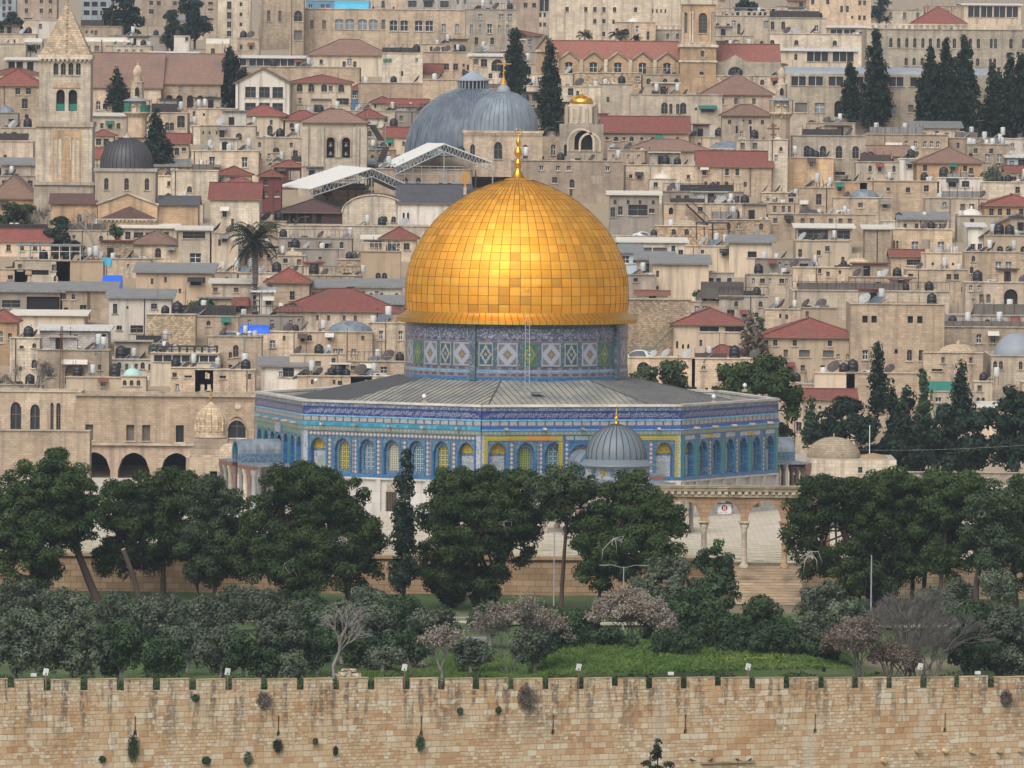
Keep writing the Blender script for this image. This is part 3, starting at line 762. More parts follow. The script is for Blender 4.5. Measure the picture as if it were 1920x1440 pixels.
# porches on the four doors
def porch(k):
    phm = R(PHI0 + 22.5 + 45 * k); mb = MB(); y0 = -AP; L = 4.2
    vt = MB()
    for i in range(10):
        a, b = math.pi * i / 10, math.pi * (i + 1) / 10
        q = lambda t, r, y: (r * math.cos(t), y, 5.0 + r * math.sin(t))
        vt.face([q(a, 1.35, y0 - L), q(b, 1.35, y0 - L), q(b, 1.35, y0), q(a, 1.35, y0)], 0, None, True)
        vt.face([q(a, 1.1, y0 - L), q(b, 1.1, y0 - L), q(b, 1.35, y0 - L), q(a, 1.35, y0 - L)], 1)
        vt.face([q(a, 1.1, y0 - L), q(a, 1.1, y0), q(b, 1.1, y0), q(b, 1.1, y0 - L)], 1)
    for s in (-1, 1): vt.box((s * 1.22, y0 - L / 2, 4.55), (.26, L, .9), 2)
    p = vt.build("porch_vault", [MT['lead'], TM['blue'], TM['field']], shrine, rz=phm)
    for s in (-1, 1):
        mb.box((s * 4.0, y0 - L + .3, 3.9), (5.3, .6, .34), 0); mb.box((s * 4.0, y0 - L / 2, 4.13), (5.4, L, .14), 1)
    mb.build("porch_roof", [plain("brick red lintel", (.20, .085, .055), .8), MT['lead']], shrine, rz=phm)
    for i, x in enumerate((-6.4, -5.0, -3.0, -1.3, 1.3, 3.0, 5.0, 6.4)):
        cb = MB(); cb.lathe([(.36, .1), (.36, .4), (.25, .5), (.22, 3.0), (.25, 3.1), (.38, 3.7), (.38, 3.74)], 12, 0, (x, y0 - L + .3, 0))
        cb.build("column", [[MT['marble_r'], MT['marble_g'], MT['p']][i % 3]], shrine, rz=phm)
MT['marble_r'] = plain("red veined marble", (.20, .125, .11), .4, var=.35); MT['marble_g'] = plain("grey green marble", (.27, .28, .26), .4, var=.3)
for k in (0, 2, 4, 6): porch(k)
# floodlights on the parapet
def parapet_lamp(px, py, Y, lab):
    p = P(px, py, Y); p.z = 10.41
    t = thing("floodlight", lab, "floodlight", p, 0, "floodlights on the shrine parapet")
    b = MB(); b.box((0, 0, .10), (.5, .4, .2)); b.build("base", [MT['p']], t)
    b = MB(); b.tube([(0, 0, .2), (0, 0, .42)], .06, 6); b.build("bracket", [MT['steel']], t)
    b = MB(); b.lathe([(.05, -.2), (.15, -.16), (.2, .04), (.2, .1), (.0, .1)], 12)
    o = b.build("lamp_housing", [MT['white']], t, (0, 0, .6)); o.rotation_euler = (R(70), 0, R(25))
parapet_lamp(795, 752, 729, "white floodlight on the parapet over the diamond patterned facade")
parapet_lamp(1338, 752, 734, "white box floodlight on the parapet right of the lead roof")
parapet_lamp(1396, 740, 762, "white floodlight on the far parapet near the dark pines")
parapet_lamp(592, 738, 765, "small white floodlight in the far corner of the lead roof")
# ---------------------------------------------------------------- small domed pavilion in front
def chain_dome():
    Y = 708; c = P(1155, 862, Y); t = thing("domed_pavilion", "small tiled pavilion with ribbed grey lead dome before the shrine", "pavilion", (c.x, Y, 0))
    b = MB(); prof = [(2.62, 6.35), (2.66, 6.8), (2.60, 7.3), (2.38, 7.9), (2.0, 8.5), (1.45, 9.0), (.8, 9.35), (.15, 9.55)]
    b.lathe(prof, 48, 0)
    for i in range(26):
        a = 2 * math.pi * i / 26; b.tube([((r + .02) * math.sin(a), -(r + .02) * math.cos(a), z) for r, z in prof], .05, 4, 1)
    b.lathe([(2.7, 6.45), (3.0, 6.15), (3.55, 5.95), (3.55, 5.84), (2.9, 5.84)], 48, 0)
    b.build("lead_dome", [plain("ribbed grey lead", (.16, .20, .225), .5, var=.2), SEAM], t)
    b = MB(); b.lathe([(.3, 9.5), (.16, 9.65), (.08, 9.8), (.17, 9.98), (.17, 10.1), (.06, 10.25), (.12, 10.4), (.05, 10.55), (.03, 10.95)], 12); b.build("finial", [MT['gold']], t)
    b = MB()
    for i in range(6):
        a = R(60 * i + 5); b2 = R(60 * i + 65)
        q = lambda t_, z, r=3.28: (r * math.sin(t_), -r * math.cos(t_), z)
        w_ = 3.28
        b.face([q(a, 4.7), q(b2, 4.7), q(b2, 5.86), q(a, 5.86)], 0, [(0, 0), (w_, 0), (w_, 1.1), (0, 1.1)])
        m_ = R(60 * i + 35); ap = 3.28 * math.cos(R(30)) + .03
        for off, mm in ((-.9, 2), (.05, 1), (.95, 2)):
            b.box((ap * math.sin(m_) + off * math.cos(m_), -ap * math.cos(m_) + off * math.sin(m_), 5.3), (.34, .08, .6), mm, m_)
    b.build("tiled_drum", [TM['white'], TM['lune'], TM['field']], t)
    b = MB()
    for i in range(11):
        a, a2 = 2 * math.pi * i / 11, 2 * math.pi * (i + 1) / 11
        q = lambda t_, r, z: (r * math.sin(t_), -r * math.cos(t_), z)
        b.face([q(a, 7.2, 3.75), q(a2, 7.2, 3.75), q(a2, 3.2, 4.75), q(a, 3.2, 4.75)], 0); b.face([q(a, 7.2, 3.55), q(a2, 7.2, 3.55), q(a2, 7.2, 3.75), q(a, 7.2, 3.75)], 0)
        b.face([q(a, 6.9, 2.9), q(a2, 6.9, 2.9), q(a2, 6.9, 3.55), q(a, 6.9, 3.55)], 1)
    b.build("outer_roof", [MT['lead'], MT['p']], t)
    for i in range(11):
        a = 2 * math.pi * i / 11; b = MB(); b.lathe([(.3, 0), (.3, .3), (.2, .4), (.18, 2.4), (.3, 2.9)], 10, 0, (6.8 * math.sin(a), -6.8 * math.cos(a), 0)); b.build("column", [MT['p']], t)
chain_dome()
# ---------------------------------------------------------------- free-standing arcade on the steps
def arcade():
    Y = 656.5; s = S(Y); x0 = P(1228, 1000, Y).x; xc = [P(p, 1000, Y).x for p in (1282, 1358, 1433, 1509)]
    x1 = P(1556, 1000, Y).x
    ms = stone("arcade stone", (.40, .24, .135), (.52, .38, .25), bw=.8, bh=.35, mort=.02, streak=.35, blotch=.6, bump=.3)
    mc = stone("arcade cornice stone", (.24, .20, .13), (.42, .36, .25), bw=.95, bh=.32, mort=.02, streak=.5, blotch=.5)
    t = thing("stone_arcade", "free standing stone arcade with slender columns at the top of the steps", "arcade", (0, Y, 0))
    b = MB()
    holes_b = []
    out_ = [(x0, 0)]
    # lower outline with arches cut from below
    edges = []
    for c in xc:
        a = [(c + 1.36, 3.85)] + [(c + 1.36 * math.cos(math.pi * i / 12), 3.85 + 1.70 * math.sin(math.pi * i / 12)) for i in range(1, 12)] + [(c - 1.36, 3.85)]
        edges.append(list(reversed(a)))
    poly = [(x0, 0), (xc[0] - 1.36, 0)]
    for i, e in enumerate(edges): poly += e
    poly += [(xc[-1] + 1.36, 0), (x1, 0), (x1, 5.82), (x0, 5.82)]
    b.prism(poly, -.45, .45, 0)
    b.build("arch_wall", [ms], t)
    b = MB(); W_ = x1 - x0; m_ = (x0 + x1) / 2
    b.box((m_, 0, 5.93), (W_ + .3, 1.25, .2), 0); b.box((m_, 0, 6.17), (W_ + .1, 1.0, .28), 0)
    n_ = int(W_ / .55)
    for i in range(n_): b.box((x0 + (i + .5) * W_ / n_, -.62, 6.17), (.30, .22, .22), 1)
    b.box((m_, 0, 6.45), (W_ + .4, 1.35, .28), 0); b.box((m_, 0, 6.68), (W_ + .5, 1.5, .18), 0)
    b.build("cornice", [mc, MT['p']], t)
    for i in range(3):
        xx = (xc[i] + xc[i + 1]) / 2; b = MB()
        b.lathe([(.42, 0), (.42, .18), (.30, .32), (.235, .42), (.215, 2.95), (.25, 3.0), (.22, 3.06), (.28, 3.25), (.40, 3.55), (.30, 3.58), (.42, 3.62), (.42, 3.72)], 16, 0, (xx, 0, 0)); b.box((xx, 0, 3.79), (.95, .95, .14), 0)
        b.build("column", [MT['o'] if i == 2 else MT['p']], t)
    # numbered sign hanging in the second arch
    sg = P(1360, 951, Y); z = sg.z
    t2 = thing("hanging_sign", "white sign with a red figure 8 hanging in the arcade arch", "sign", (xc[1], Y, 0))
    b = MB(); b.tube([(-.64, 0, 5.33), (.64, 0, 5.30)], .035, 6); b.build("hanging_rod", [MT['iron']], t2)
    b = MB(); b.box((0, 0, 4.83), (1.16, .03, .96), 0); b.box((0, 0, 4.37), (1.16, .05, .06), 1); b.build("sign_panel", [MT['white'], MT['rust']], t2)
    b = MB(); b.poly([(.25 * math.cos(i * math.pi / 12), 4.92 + .25 * math.sin(i * math.pi / 12)) for i in range(24)], -.022); b.build("red_disc", [plain("sign red", (.36, .02, .035), .5)], t2)
    me = text_mesh("8", .5, MT['white'], 4); o = bpy.data.objects.new("numeral", me); link(o, t2); o.rotation_euler = (R(90), 0, 0); o.location = (0, -.028, 4.74)
    me = text_mesh(arabic("صحن قبة الصخرة"), .26, plain("sign red lettering", (.22, .03, .04), .5), 2); o = bpy.data.objects.new("lettering", me); link(o, t2); o.rotation_euler = (R(90), 0, 0); o.location = (0, -.022, 4.47)
arcade()
def wall_along(name, label, cat, pts, Y, h, mat, th=.5, group=None):
    pass
# ---------------------------------------------------------------- house builder
HOUSES = []
WINKIND = {'r': ('r', 'glass'), 'a': ('a', 'glass'), 'p': ('p', 'glass'), 'g': ('r', 'glassw'), 'q': ('a', 'glassw'), 's': ('r', 'shut'), 't': ('r', 'shutb'), 'b': ('r', 'bars'),
           'o': ('r', 'void'), 'v': ('a', 'void'), 'A': ('a', 'gate'), 'c': ('c', 'glass'), 'G': ('s', 'glassw'), 'T': ('s', 'shutb'), 'w': ('r', 'ribbon'), 'x': ('p', 'void')}
def parse_wins(s):
    out = []
    for tok in s.split():
        k = tok[0]; a, y, wh = tok[1:].split(','); w_, h_ = wh.split('x')
        for x in a.split('|'): out.append((k, float(x), float(y), float(w_), float(h_)))
    return out
class Frame:
    """local frame of a building: px to metres at one depth"""
    def __init__(s, xc, Y, zb): s.xc, s.Y, s.zb, s.s = xc, Y, zb, S(Y); s.x0 = P(xc, 400, Y).x
    def X(s, px): return (px - s.xc) * s.s
    def Z(s, py): return P(s.xc, py, s.Y).z - s.zb
    def loc(s): return (s.x0, s.Y, s.zb)
def panes(fr_, parent, wins, y=.26):
    for k, x, yc, w_, h_ in wins:
        sh, st = WINKIND[k]; W_, H_ = w_ * fr_.s, h_ * fr_.s; X_, Z0 = fr_.X(x), fr_.Z(yc + h_ / 2)
        b = MB(); a = arch(X_, Z0, W_, H_, sh)
        mats = {'glass': ['glass', 'shut'], 'glassw': ['glass', 'frame'], 'shut': ['shut', 'shut'], 'shutb': ['shutb', 'frame'], 'bars': ['glass', 'iron'], 'void': ['void', 'void'], 'gate': ['wood', 'iron'], 'ribbon': ['glass', 'frame']}[st]
        b.poly(a, y, 0)
        big = w_ >= 11
        fb_ = b if not big else MB()
        t = .07
        if st in ('glassw', 'glass', 'gate', 'shutb') and w_ >= 5:
            fb_.box((X_, y - .03, Z0 + H_ * .45), (t, .06, H_ * .9), 1)
            if h_ > 9: fb_.box((X_, y - .025, Z0 + H_ * .55), (W_, .05, t), 1)
            if st == 'glassw':
                for sx in (-1, 1): fb_.box((X_ + sx * (W_ / 2 - t / 2), y - .035, Z0 + H_ * .42), (t, .07, H_ * .84), 1)
                fb_.box((X_, y - .035, Z0 + t / 2), (W_, .07, t), 1)
        if st == 'bars':
            n_ = max(3, int(W_ / .22))
            for i in range(n_): fb_.box((X_ - W_ / 2 + (i + .5) * W_ / n_, y - .08, Z0 + H_ / 2), (.035, .04, H_), 1)
            fb_.box((X_, y - .08, Z0 + H_ / 2), (W_, .04, .05), 1)
        if st == 'ribbon':
            n_ = max(2, int(round(W_ / 1.0)))
            for i in range(n_ + 1): fb_.box((X_ - W_ / 2 + i * W_ / n_, y - .04, Z0 + H_ / 2), (.09, .08, H_), 1)
        name = 'door' if k == 'A' else ('opening' if st == 'void' else 'window')
        o = b.build(name, [MT[mats[0]], MT[mats[1]]], parent)
        if big and fb_.f: fb_.build('window_frame', [MT[mats[1]], MT[mats[1]]], o)
        if st not in ('void', 'gate') and w_ >= 6:          # stone sill standing proud of the wall
            sb = MB(); sb.box((X_, -.05, Z0 - .06), (W_ + .3, .16, .12)); sb.build('sill', [MT['p']], o)
def holes_of(fr_, wins): return [arch(fr_.X(x), fr_.Z(yc + h_ / 2), w_ * fr_.s, h_ * fr_.s, WINKIND[k][0]) for k, x, yc, w_, h_ in wins]
def inside(fr_, wins, w_, zt, extra=0.0):
    ok = []
    for q in wins:
        k, x, yc, ww, hh = q
        X_, Z0, Z1 = fr_.X(x), fr_.Z(yc + hh / 2), fr_.Z(yc - hh / 2)
        if ww * fr_.s < .2 or X_ - ww * fr_.s / 2 < -w_ / 2 + .08 or X_ + ww * fr_.s / 2 > w_ / 2 - .08 or Z0 < .08 or Z1 > zt + extra - .08: continue
        a = (X_ - ww * fr_.s / 2, X_ + ww * fr_.s / 2, Z0, Z1)
        if any(a[0] < b[1] + .05 and b[0] < a[1] + .05 and a[2] < b[3] + .05 and b[2] < a[3] + .05 for _, b in ok): continue
        ok.append((q, a))
    return [q for q, _ in ok]
def hip(mb, w_, d_, z, h, ov=.4, m=0, me=1, y0=0.0):
    a, b, c, d = (-w_ / 2 - ov, y0 - ov, z), (w_ / 2 + ov, y0 - ov, z), (w_ / 2 + ov, y0 + d_ + ov, z), (-w_ / 2 - ov, y0 + d_ + ov, z)
    if w_ >= d_: r = d_ / 2; e, f = (-w_ / 2 + r * .9, y0 + d_ / 2, z + h), (w_ / 2 - r * .9, y0 + d_ / 2, z + h); fs = [(a, b, f, e), (b, c, f), (c, d, e, f), (d, a, e)]; hips = [(a, e), (b, f), (e, f)]
    else: r = w_ / 2; e, f = (0, y0 + r * .9, z + h), (0, y0 + d_ - r * .9, z + h); fs = [(a, b, e), (b, c, f, e), (c, d, f), (d, a, e, f)]; hips = [(a, e), (b, e), (e, f)]
    for q in fs: mb.face(list(q), m)
    lo = [(p[0], p[1], z - .14) for p in (a, b, c, d)]
    for i in range(4):
        p, q = (a, b, c, d)[i], (a, b, c, d)[(i + 1) % 4]
        mb.face([lo[i], lo[(i + 1) % 4], q, p], me)
    mb.face(list(reversed(lo)), me)
    for p, q in hips: mb.tube([p, q], .11, 5, 2)
def roofs(fr_, root, spec, w_, d_, zt, mat):
    """roof parts from a short code"""
    flat = True
    for tok in spec.split(';'):
        k = tok[0]
        tm = {'r': 'tile_red', 'o': 'tile_old', 'b': 'tile_brown', 's': 'slate', 'd': 'lead_dark', 'g': 'lead'}
        if k == 'H':
            b = MB(); hip(b, w_, d_, zt, float(tok[2:]) * fr_.s * 1.08); b.build('roof', [MT[tm[tok[1]]], MT['wood'], MT[tm[tok[1]]]], root); flat = False
        elif k == 'X':
            h = float(tok[2:]) * fr_.s * 1.08; b = MB(); ov = .35
            e0, e1 = (-w_ / 2 - ov, -ov, zt), (w_ / 2 + ov, -ov, zt); r0_, r1_ = (-w_ / 2 - ov, d_ / 2, zt + h), (w_ / 2 + ov, d_ / 2, zt + h); k0, k1 = (-w_ / 2 - ov, d_ + ov, zt), (w_ / 2 + ov, d_ + ov, zt)
            b.face([e0, e1, r1_, r0_], 0); b.face([r0_, r1_, k1, k0], 0)
            dn = lambda p: (p[0], p[1], p[2] - .15)
            for q in ((e0, e1), (e1, r1_), (r1_, k1), (k1, k0), (k0, r0_), (r0_, e0)): b.face([dn(q[0]), dn(q[1]), q[1], q[0]], 1)
            b.face([dn(r0_), dn(r1_), dn(e1), dn(e0)], 1)
            b.tube([r0_, r1_], .12, 5, 2)
            for sx in (-1, 1): b.face([(sx * w_ / 2, 0, zt - .02), (sx * w_ / 2, d_, zt - .02), (sx * w_ / 2, d_ / 2, zt + h - .1)], 3)
            b.build('roof', [MT[tm[tok[1]]], MT['wood'], MT[tm[tok[1]]], mat], root); flat = False
        elif k == 'G':
            h = float(tok[2:]) * fr_.s; b = MB(); ov = .35
            for sx in (-1, 1):
                e, r_ = (sx * (w_ / 2 + ov), zt - ov * h / (w_ / 2)), (0, zt + h)
                q = [(e[0], -ov, e[1]), (r_[0], -ov, r_[1]), (r_[0], d_, r_[1]), (e[0], d_, e[1])]
                q2 = [(p[0], p[1], p[2] + .18) for p in q]
                b.face(q2 if sx > 0 else q2[::-1], 0); b.face(q if sx < 0 else q[::-1], 1)
                for i in range(4): b.face([q[i], q[(i + 1) % 4], q2[(i + 1) % 4], q2[i]], 1)
            b.build('roof', [MT[tm[tok[1]]], MT['wood']], root); flat = False
        elif k == 'C':
            h = float(tok[2:]) * fr_.s; n_ = 12; b = MB(); q = lambda i, y, g=0.0: (-(w_ / 2 + g) * math.cos(math.pi * i / n_), y, zt + (h + g) * math.sin(math.pi * i / n_))
            for i in range(n_): b.face([q(i + 1, -.2, .15), q(i, -.2, .15), q(i, d_, .15), q(i + 1, d_, .15)], 0, None, True); b.face([q(i, -.2), q(i + 1, -.2), q(i + 1, -.2, .15), q(i, -.2, .15)], 1)
            b.build('roof', [MT[tm[tok[1]]], mat], root); flat = False
        elif k in 'SMN':
            b = MB(); mm = {'S': 'whitewash', 'M': 'metal_grey', 'N': 'metal_white'}[k]; d_ += 0
            if tok[1:2] == 'w': mm = 'metal_white'
            h = .5 if k == 'M' else .0
            ov = .45
            q = [(-w_ / 2 - ov, -ov, zt), (w_ / 2 + ov, -ov, zt), (w_ / 2 + ov, d_, zt + h + .3), (-w_ / 2 - ov, d_, zt + h + .3)]
            q2 = [(p[0], p[1], p[2] + .22) for p in q]
            b.face(q2, 0); b.face(q[::-1], 1)
            for i in range(4): b.face([q[i], q[(i + 1) % 4], q2[(i + 1) % 4], q2[i]], 0)
            for sx in (-1, 1): b.face([(sx * w_ / 2, 0, zt), (sx * w_ / 2, d_, zt), (sx * w_ / 2, d_, zt + h + .3)], 2)
            b.build('roof', [MT[mm], MT['iron'], mat], root); flat = False
        elif k == 'D':
            mm = {'g': 'lead', 'k': 'lead_dark', 'w': 'whitewash', 's': 'stone_dome', 't': 'turq', 'p': 'lead_pale', 'v': 'vault'}[tok[1]]
            cx, rr, hh = [float(v) * fr_.s for v in tok[2:].split(',')]; cx -= fr_.xc * fr_.s
            b = MB(); n_ = 9; yc = min(d_ / 2, rr + .5)
            b.lathe([(rr * math.cos(math.pi / 2 * i / n_), hh * math.sin(math.pi / 2 * i / n_)) for i in range(n_ + 1)], 32, 0, (cx, yc, zt - .35))
            if tok[1] in 'tws' : b.lathe([(rr * .12, hh), (rr * .12, hh + .2), (0, hh + .5)], 8, 0, (cx, yc, zt - .35))
            b.lathe([(rr * 1.04, 0), (rr * 1.04, .12), (rr * .98, .14)], 32, 0, (cx, yc, zt - .35))
            b.build('dome', [MT[mm]], root)
        elif k == 'V':
            b = MB(); h = float(tok[2:]) * fr_.s; n_ = 10
            for i in range(n_):
                a, c = math.pi * i / n_, math.pi * (i + 1) / n_
                q = lambda t, x: (x, d_ / 2 - d_ / 2 * math.cos(t), zt + h * math.sin(t))
                b.face([q(a, -w_ / 2), q(a, w_ / 2), q(c, w_ / 2), q(c, -w_ / 2)], 0, None, True)
            for sx in (-1, 1): b.face([(sx * w_ / 2, d_ / 2 - d_ / 2 * math.cos(math.pi * i / n_), zt + h * math.sin(math.pi * i / n_)) for i in range(n_ + 1)], 0)
            b.build('roof', [MT[{'w': 'whitewash', 'g': 'lead_pale'}[tok[1]]]], root); flat = False
        elif k == 'B':                                        # balustrade or battlements along the front edge
            b = MB(); n_ = int(w_ / .9)
            for i in range(n_): b.box((-w_ / 2 + (i + .5) * w_ / n_, .15, zt + .35), (.42, .3, .7))
            b.box((0, .15, zt + .78), (w_, .36, .16)); b.build('balustrade', [mat], root)
        elif k == 'R':                                        # railing
            b = MB(); n_ = max(3, int(w_ / .5))
            for i in range(n_ + 1): b.box((-w_ / 2 + i * w_ / n_, .1, zt + .55), (.04, .04, 1.1))
            b.box((0, .1, zt + 1.1), (w_, .05, .06)); b.build('railing', [MT['frame' if tok[1:2] == 'w' else 'iron']], root)
    return flat
def shell(mb, fr_, w_, d_, zt, holes, flat, outline=None, dep=.3, m=0):
    o = outline or [(-w_ / 2, 0), (w_ / 2, 0), (w_ / 2, zt), (-w_ / 2, zt)]
    mb.wall(o, holes, 0, dep, m)
    x = w_ / 2
    mb.face([(x, 0, 0), (x, d_, 0), (x, d_, zt), (x, 0, zt)], m); mb.face([(-x, d_, 0), (-x, 0, 0), (-x, 0, zt), (-x, d_, zt)], m); mb.face([(x, d_, 0), (-x, d_, 0), (-x, d_, zt), (x, d_, zt)], m)
    if flat:
        t, dp = .28, .5
        i0, i1, j0, j1 = -x + t, x - t, t, d_ - t
        O = [(-x, 0), (x, 0), (x, d_), (-x, d_)]; N_ = [(i0, j0), (i1, j0), (i1, j1), (i0, j1)]
        for k in range(4):
            a, b, c, d = O[k], O[(k + 1) % 4], N_[(k + 1) % 4], N_[k]
            mb.face([(*a, zt), (*b, zt), (*c, zt), (*d, zt)], 1); mb.face([(*d, zt), (*c, zt), (*c, zt - dp), (*d, zt - dp)], m)
        mb.face([(*p, zt - dp) for p in N_], 2)
    else: mb.face([(-x, 0, zt), (x, 0, zt), (x, d_, zt), (-x, d_, zt)], 2)
RG = random.Random(77)
def extra_wins(ws, x0, x1, y0, y1):
    out = list(ws); rows = max(1, min(3, int((y1 - y0 + 8) / 24)))
    for r in range(rows):
        k = RG.choice("rrassgtr"); ww, hh = RG.uniform(5, 9), RG.uniform(8, 12.5); st = RG.uniform(13, 26); x = x0 + RG.uniform(7, 16); y = y0 + 12 + r * 23 + RG.uniform(-2, 2)
        while x < x1 - 6:
            if RG.random() < (.62 if not ws else .38): out.append((k, x, y, ww, hh))
            x += st * RG.choice([1, 1, .7, 1.5])
    return out
def extras(root, f, w_, d_, zt, mat, flat, ws, label):
    rg = RG; used = [(f.X(x) - ww * f.s / 2 - .1, f.X(x) + ww * f.s / 2 + .1) for k, x, yc, ww, hh in ws]
    free = lambda x: all(not (a < x < b) for a, b in used)
    for _ in range(rg.choice([0, 0, 1, 1, 2])):
        x = rg.uniform(-w_ / 2 + .3, w_ / 2 - .3)
        if free(x): b = MB(); b.bar((x, -.09, 0), (x, -.09, zt + rg.uniform(0, .6)), .10); b.build('drainpipe', [MT[rg.choice(['iron', 'rust', 'steel'])]], root)
    if 'blank' not in label and rg.random() < .45:
        for _ in range(6):
            x = rg.uniform(-w_ / 2 + 1, w_ / 2 - 1); hw = rg.uniform(.5, 1.5); z = zt - rg.uniform(.8, 3.0)
            if x - hw < -w_ / 2 or x + hw > w_ / 2 or z < .8 or any(a < x + hw and b_ > x - hw for a, b_ in used): continue
            b = MB(); b.box((x, -.012, z), (2 * hw, .03, rg.uniform(.6, 1.4))); b.build('plaster_patch', [MT[rg.choice('ggctW')]], root); break
    if ws and rg.random() < .22:
        k, x, yc, ww, hh = rg.choice(ws); X_, Z1 = f.X(x), f.Z(yc - hh / 2) + .1; hw = ww * f.s / 2 + .35
        b = MB(); b.face([(X_ - hw, -.95, Z1 - .25), (X_ + hw, -.95, Z1 - .25), (X_ + hw, .0, Z1 + .25), (X_ - hw, .0, Z1 + .25)]); b.face([(X_ - hw, .0, Z1 + .22), (X_ + hw, .0, Z1 + .22), (X_ + hw, -.95, Z1 - .28), (X_ - hw, -.95, Z1 - .28)]); b.build('awning', [MT[rg.choice(['metal_grey', 'iron', 'gn', 'tile_red', 'whitewash', 'dish_k'])]], root)
    if not flat or 'D' in label: return
    zr = zt - .5
    if w_ > 5 and d_ > 6 and rg.random() < .5:
        cw, ch = rg.uniform(2.0, min(4.5, w_ * .55)), rg.uniform(1.7, 2.6); cx = rg.uniform(-w_ / 2 + cw / 2 + .4, w_ / 2 - cw / 2 - .4); cy = rg.uniform(2.8, 3.6); m_ = MT[rg.choice('gWctgpkBu')]
        b = MB(); b.box((cx, cy + 1, zr + ch / 2), (cw, 2.0, ch), 0); b.box((cx, cy + .9, zr + ch + .08), (cw + .5, 2.7, .14), 1); b.box((cx + rg.uniform(-.25, .25) * cw, cy - .02, zr + .95), (.8, .06, 1.6), 2)
        b.build('roof_cabin', [m_, MT[rg.choice(['metal_grey', 'whitewash', 'flat_roof', 'tile_red', 'iron'])], MT['void']], root)
    if w_ > 4 and rg.random() < .24:
        fw = w_ * rg.uniform(.35, .9); x0_ = -w_ / 2 + rg.uniform(0, w_ - fw); h = rg.uniform(.9, 1.7); b = MB(); b.box((x0_ + fw / 2, .5, zt + h / 2 - .3), (fw, .05, h), 0)
        for i in range(int(fw / 1.2) + 2): b.bar((x0_ + fw * i / (int(fw / 1.2) + 1), .42, zt - .4), (x0_ + fw * i / (int(fw / 1.2) + 1), .42, zt + h + .3), .07, 1)
        b.build('roof_fence', [MT[rg.choice(['iron', 'dish_k', 'shut', 'metal_grey', 'iron'])], MT['rust']], root)
    if w_ > 3.5 and rg.random() < .8:
        b = MB()
        for _ in range(rg.randint(3, 9)):
            a = rg.uniform(.2, .75); x = rg.uniform(-w_ / 2 + .6, w_ / 2 - .6); y = rg.uniform(.7, 2.6)
            if rg.random() < .3: b.bar((x, y, zr), (x + rg.uniform(-.4, .4), y, zr + rg.uniform(1.2, 2.4)), .06, 1)
            else: b.box((x, y, zr + a / 2 + .1), (a * rg.uniform(.6, 2.4), a * .7, a + .2), rg.choice([0, 0, 2, 3]), rg.uniform(0, 1.5))
        o = b.build('roof_clutter', [MT['iron'], MT['rust'], MT['steel'], MT['shut']], root); o["kind"] = "stuff"
def house(label, x0, x1, y0, y1, mat='w', roof='F', wins='', cat='house', name='stone_house', depth=None, Y=None, group="houses of the old town", rz=0.0):
    Y = Y or YD(y1); xc = (x0 + x1) / 2
    zb = min(P(xc, y1, Y).z, city_z(Y) if Y > 868 else -4.3) - 1.2
    f = Frame(xc, Y, zb); w_ = (x1 - x0) * f.s; zt = f.Z(y0); d_ = depth or max(5.0, min(14.0, w_ * .85))
    pw = parse_wins(wins)
    plain_ = any(q in label for q in ('wall', 'blank')) and not label.startswith('plain'); fill = label.startswith('plain ')
    many = not any(q in label.split() for q in 'one two three four five twin tiny single pair large big massive'.split())
    if (fill or not pw or many) and not plain_ and cat == 'house': pw = extra_wins(pw, x0, x1, y0, y1)
    ws = inside(f, pw, w_, zt, float(roof.split(';')[0][2:]) * f.s * .6 if roof[0] == 'G' else 0.0); mt = MT[mat]
    if roof[0] == 'C': ol_c = [(-w_ / 2, 0), (w_ / 2, 0)] + [(w_ / 2 * math.cos(math.pi * i / 12), zt + float(roof[2:]) * f.s * math.sin(math.pi * i / 12)) for i in range(13)]
    b = MB(); flat = not any(t[0] in 'HXGSMVNC' for t in roof.split(';'))
    ol = None
    if roof[0] == 'G':
        h = float(roof.split(';')[0][2:]) * f.s; ol = [(-w_ / 2, 0), (w_ / 2, 0), (w_ / 2, zt), (0, zt + h), (-w_ / 2, zt)]
    if roof[0] == 'C': ol = ol_c
    shell(b, f, w_, d_, zt, holes_of(f, ws), flat, ol)
    if flat: b.box((0, .10, zt + .06), (w_ + .16, .5, .12), 1)
    root = b.build(name, [mt, MT['p'] if mat in 'wpkou' else mt, MT['flat_roof']], None, f.loc(), rz)
    tag(root, label, cat, group)
    panes(f, root, ws)
    roofs(f, root, roof, w_, d_, zt, mt)
    if cat == 'house' and not plain_: extras(root, f, w_, d_, zt, mt, flat and 'D' not in roof, ws, label)
    HOUSES.append(dict(label=label, x0=x0, x1=x1, y0=y0, y1=y1, Y=Y, zt=zt + zb, d=d_, flat=flat, root=root, f=f))
    return root, f
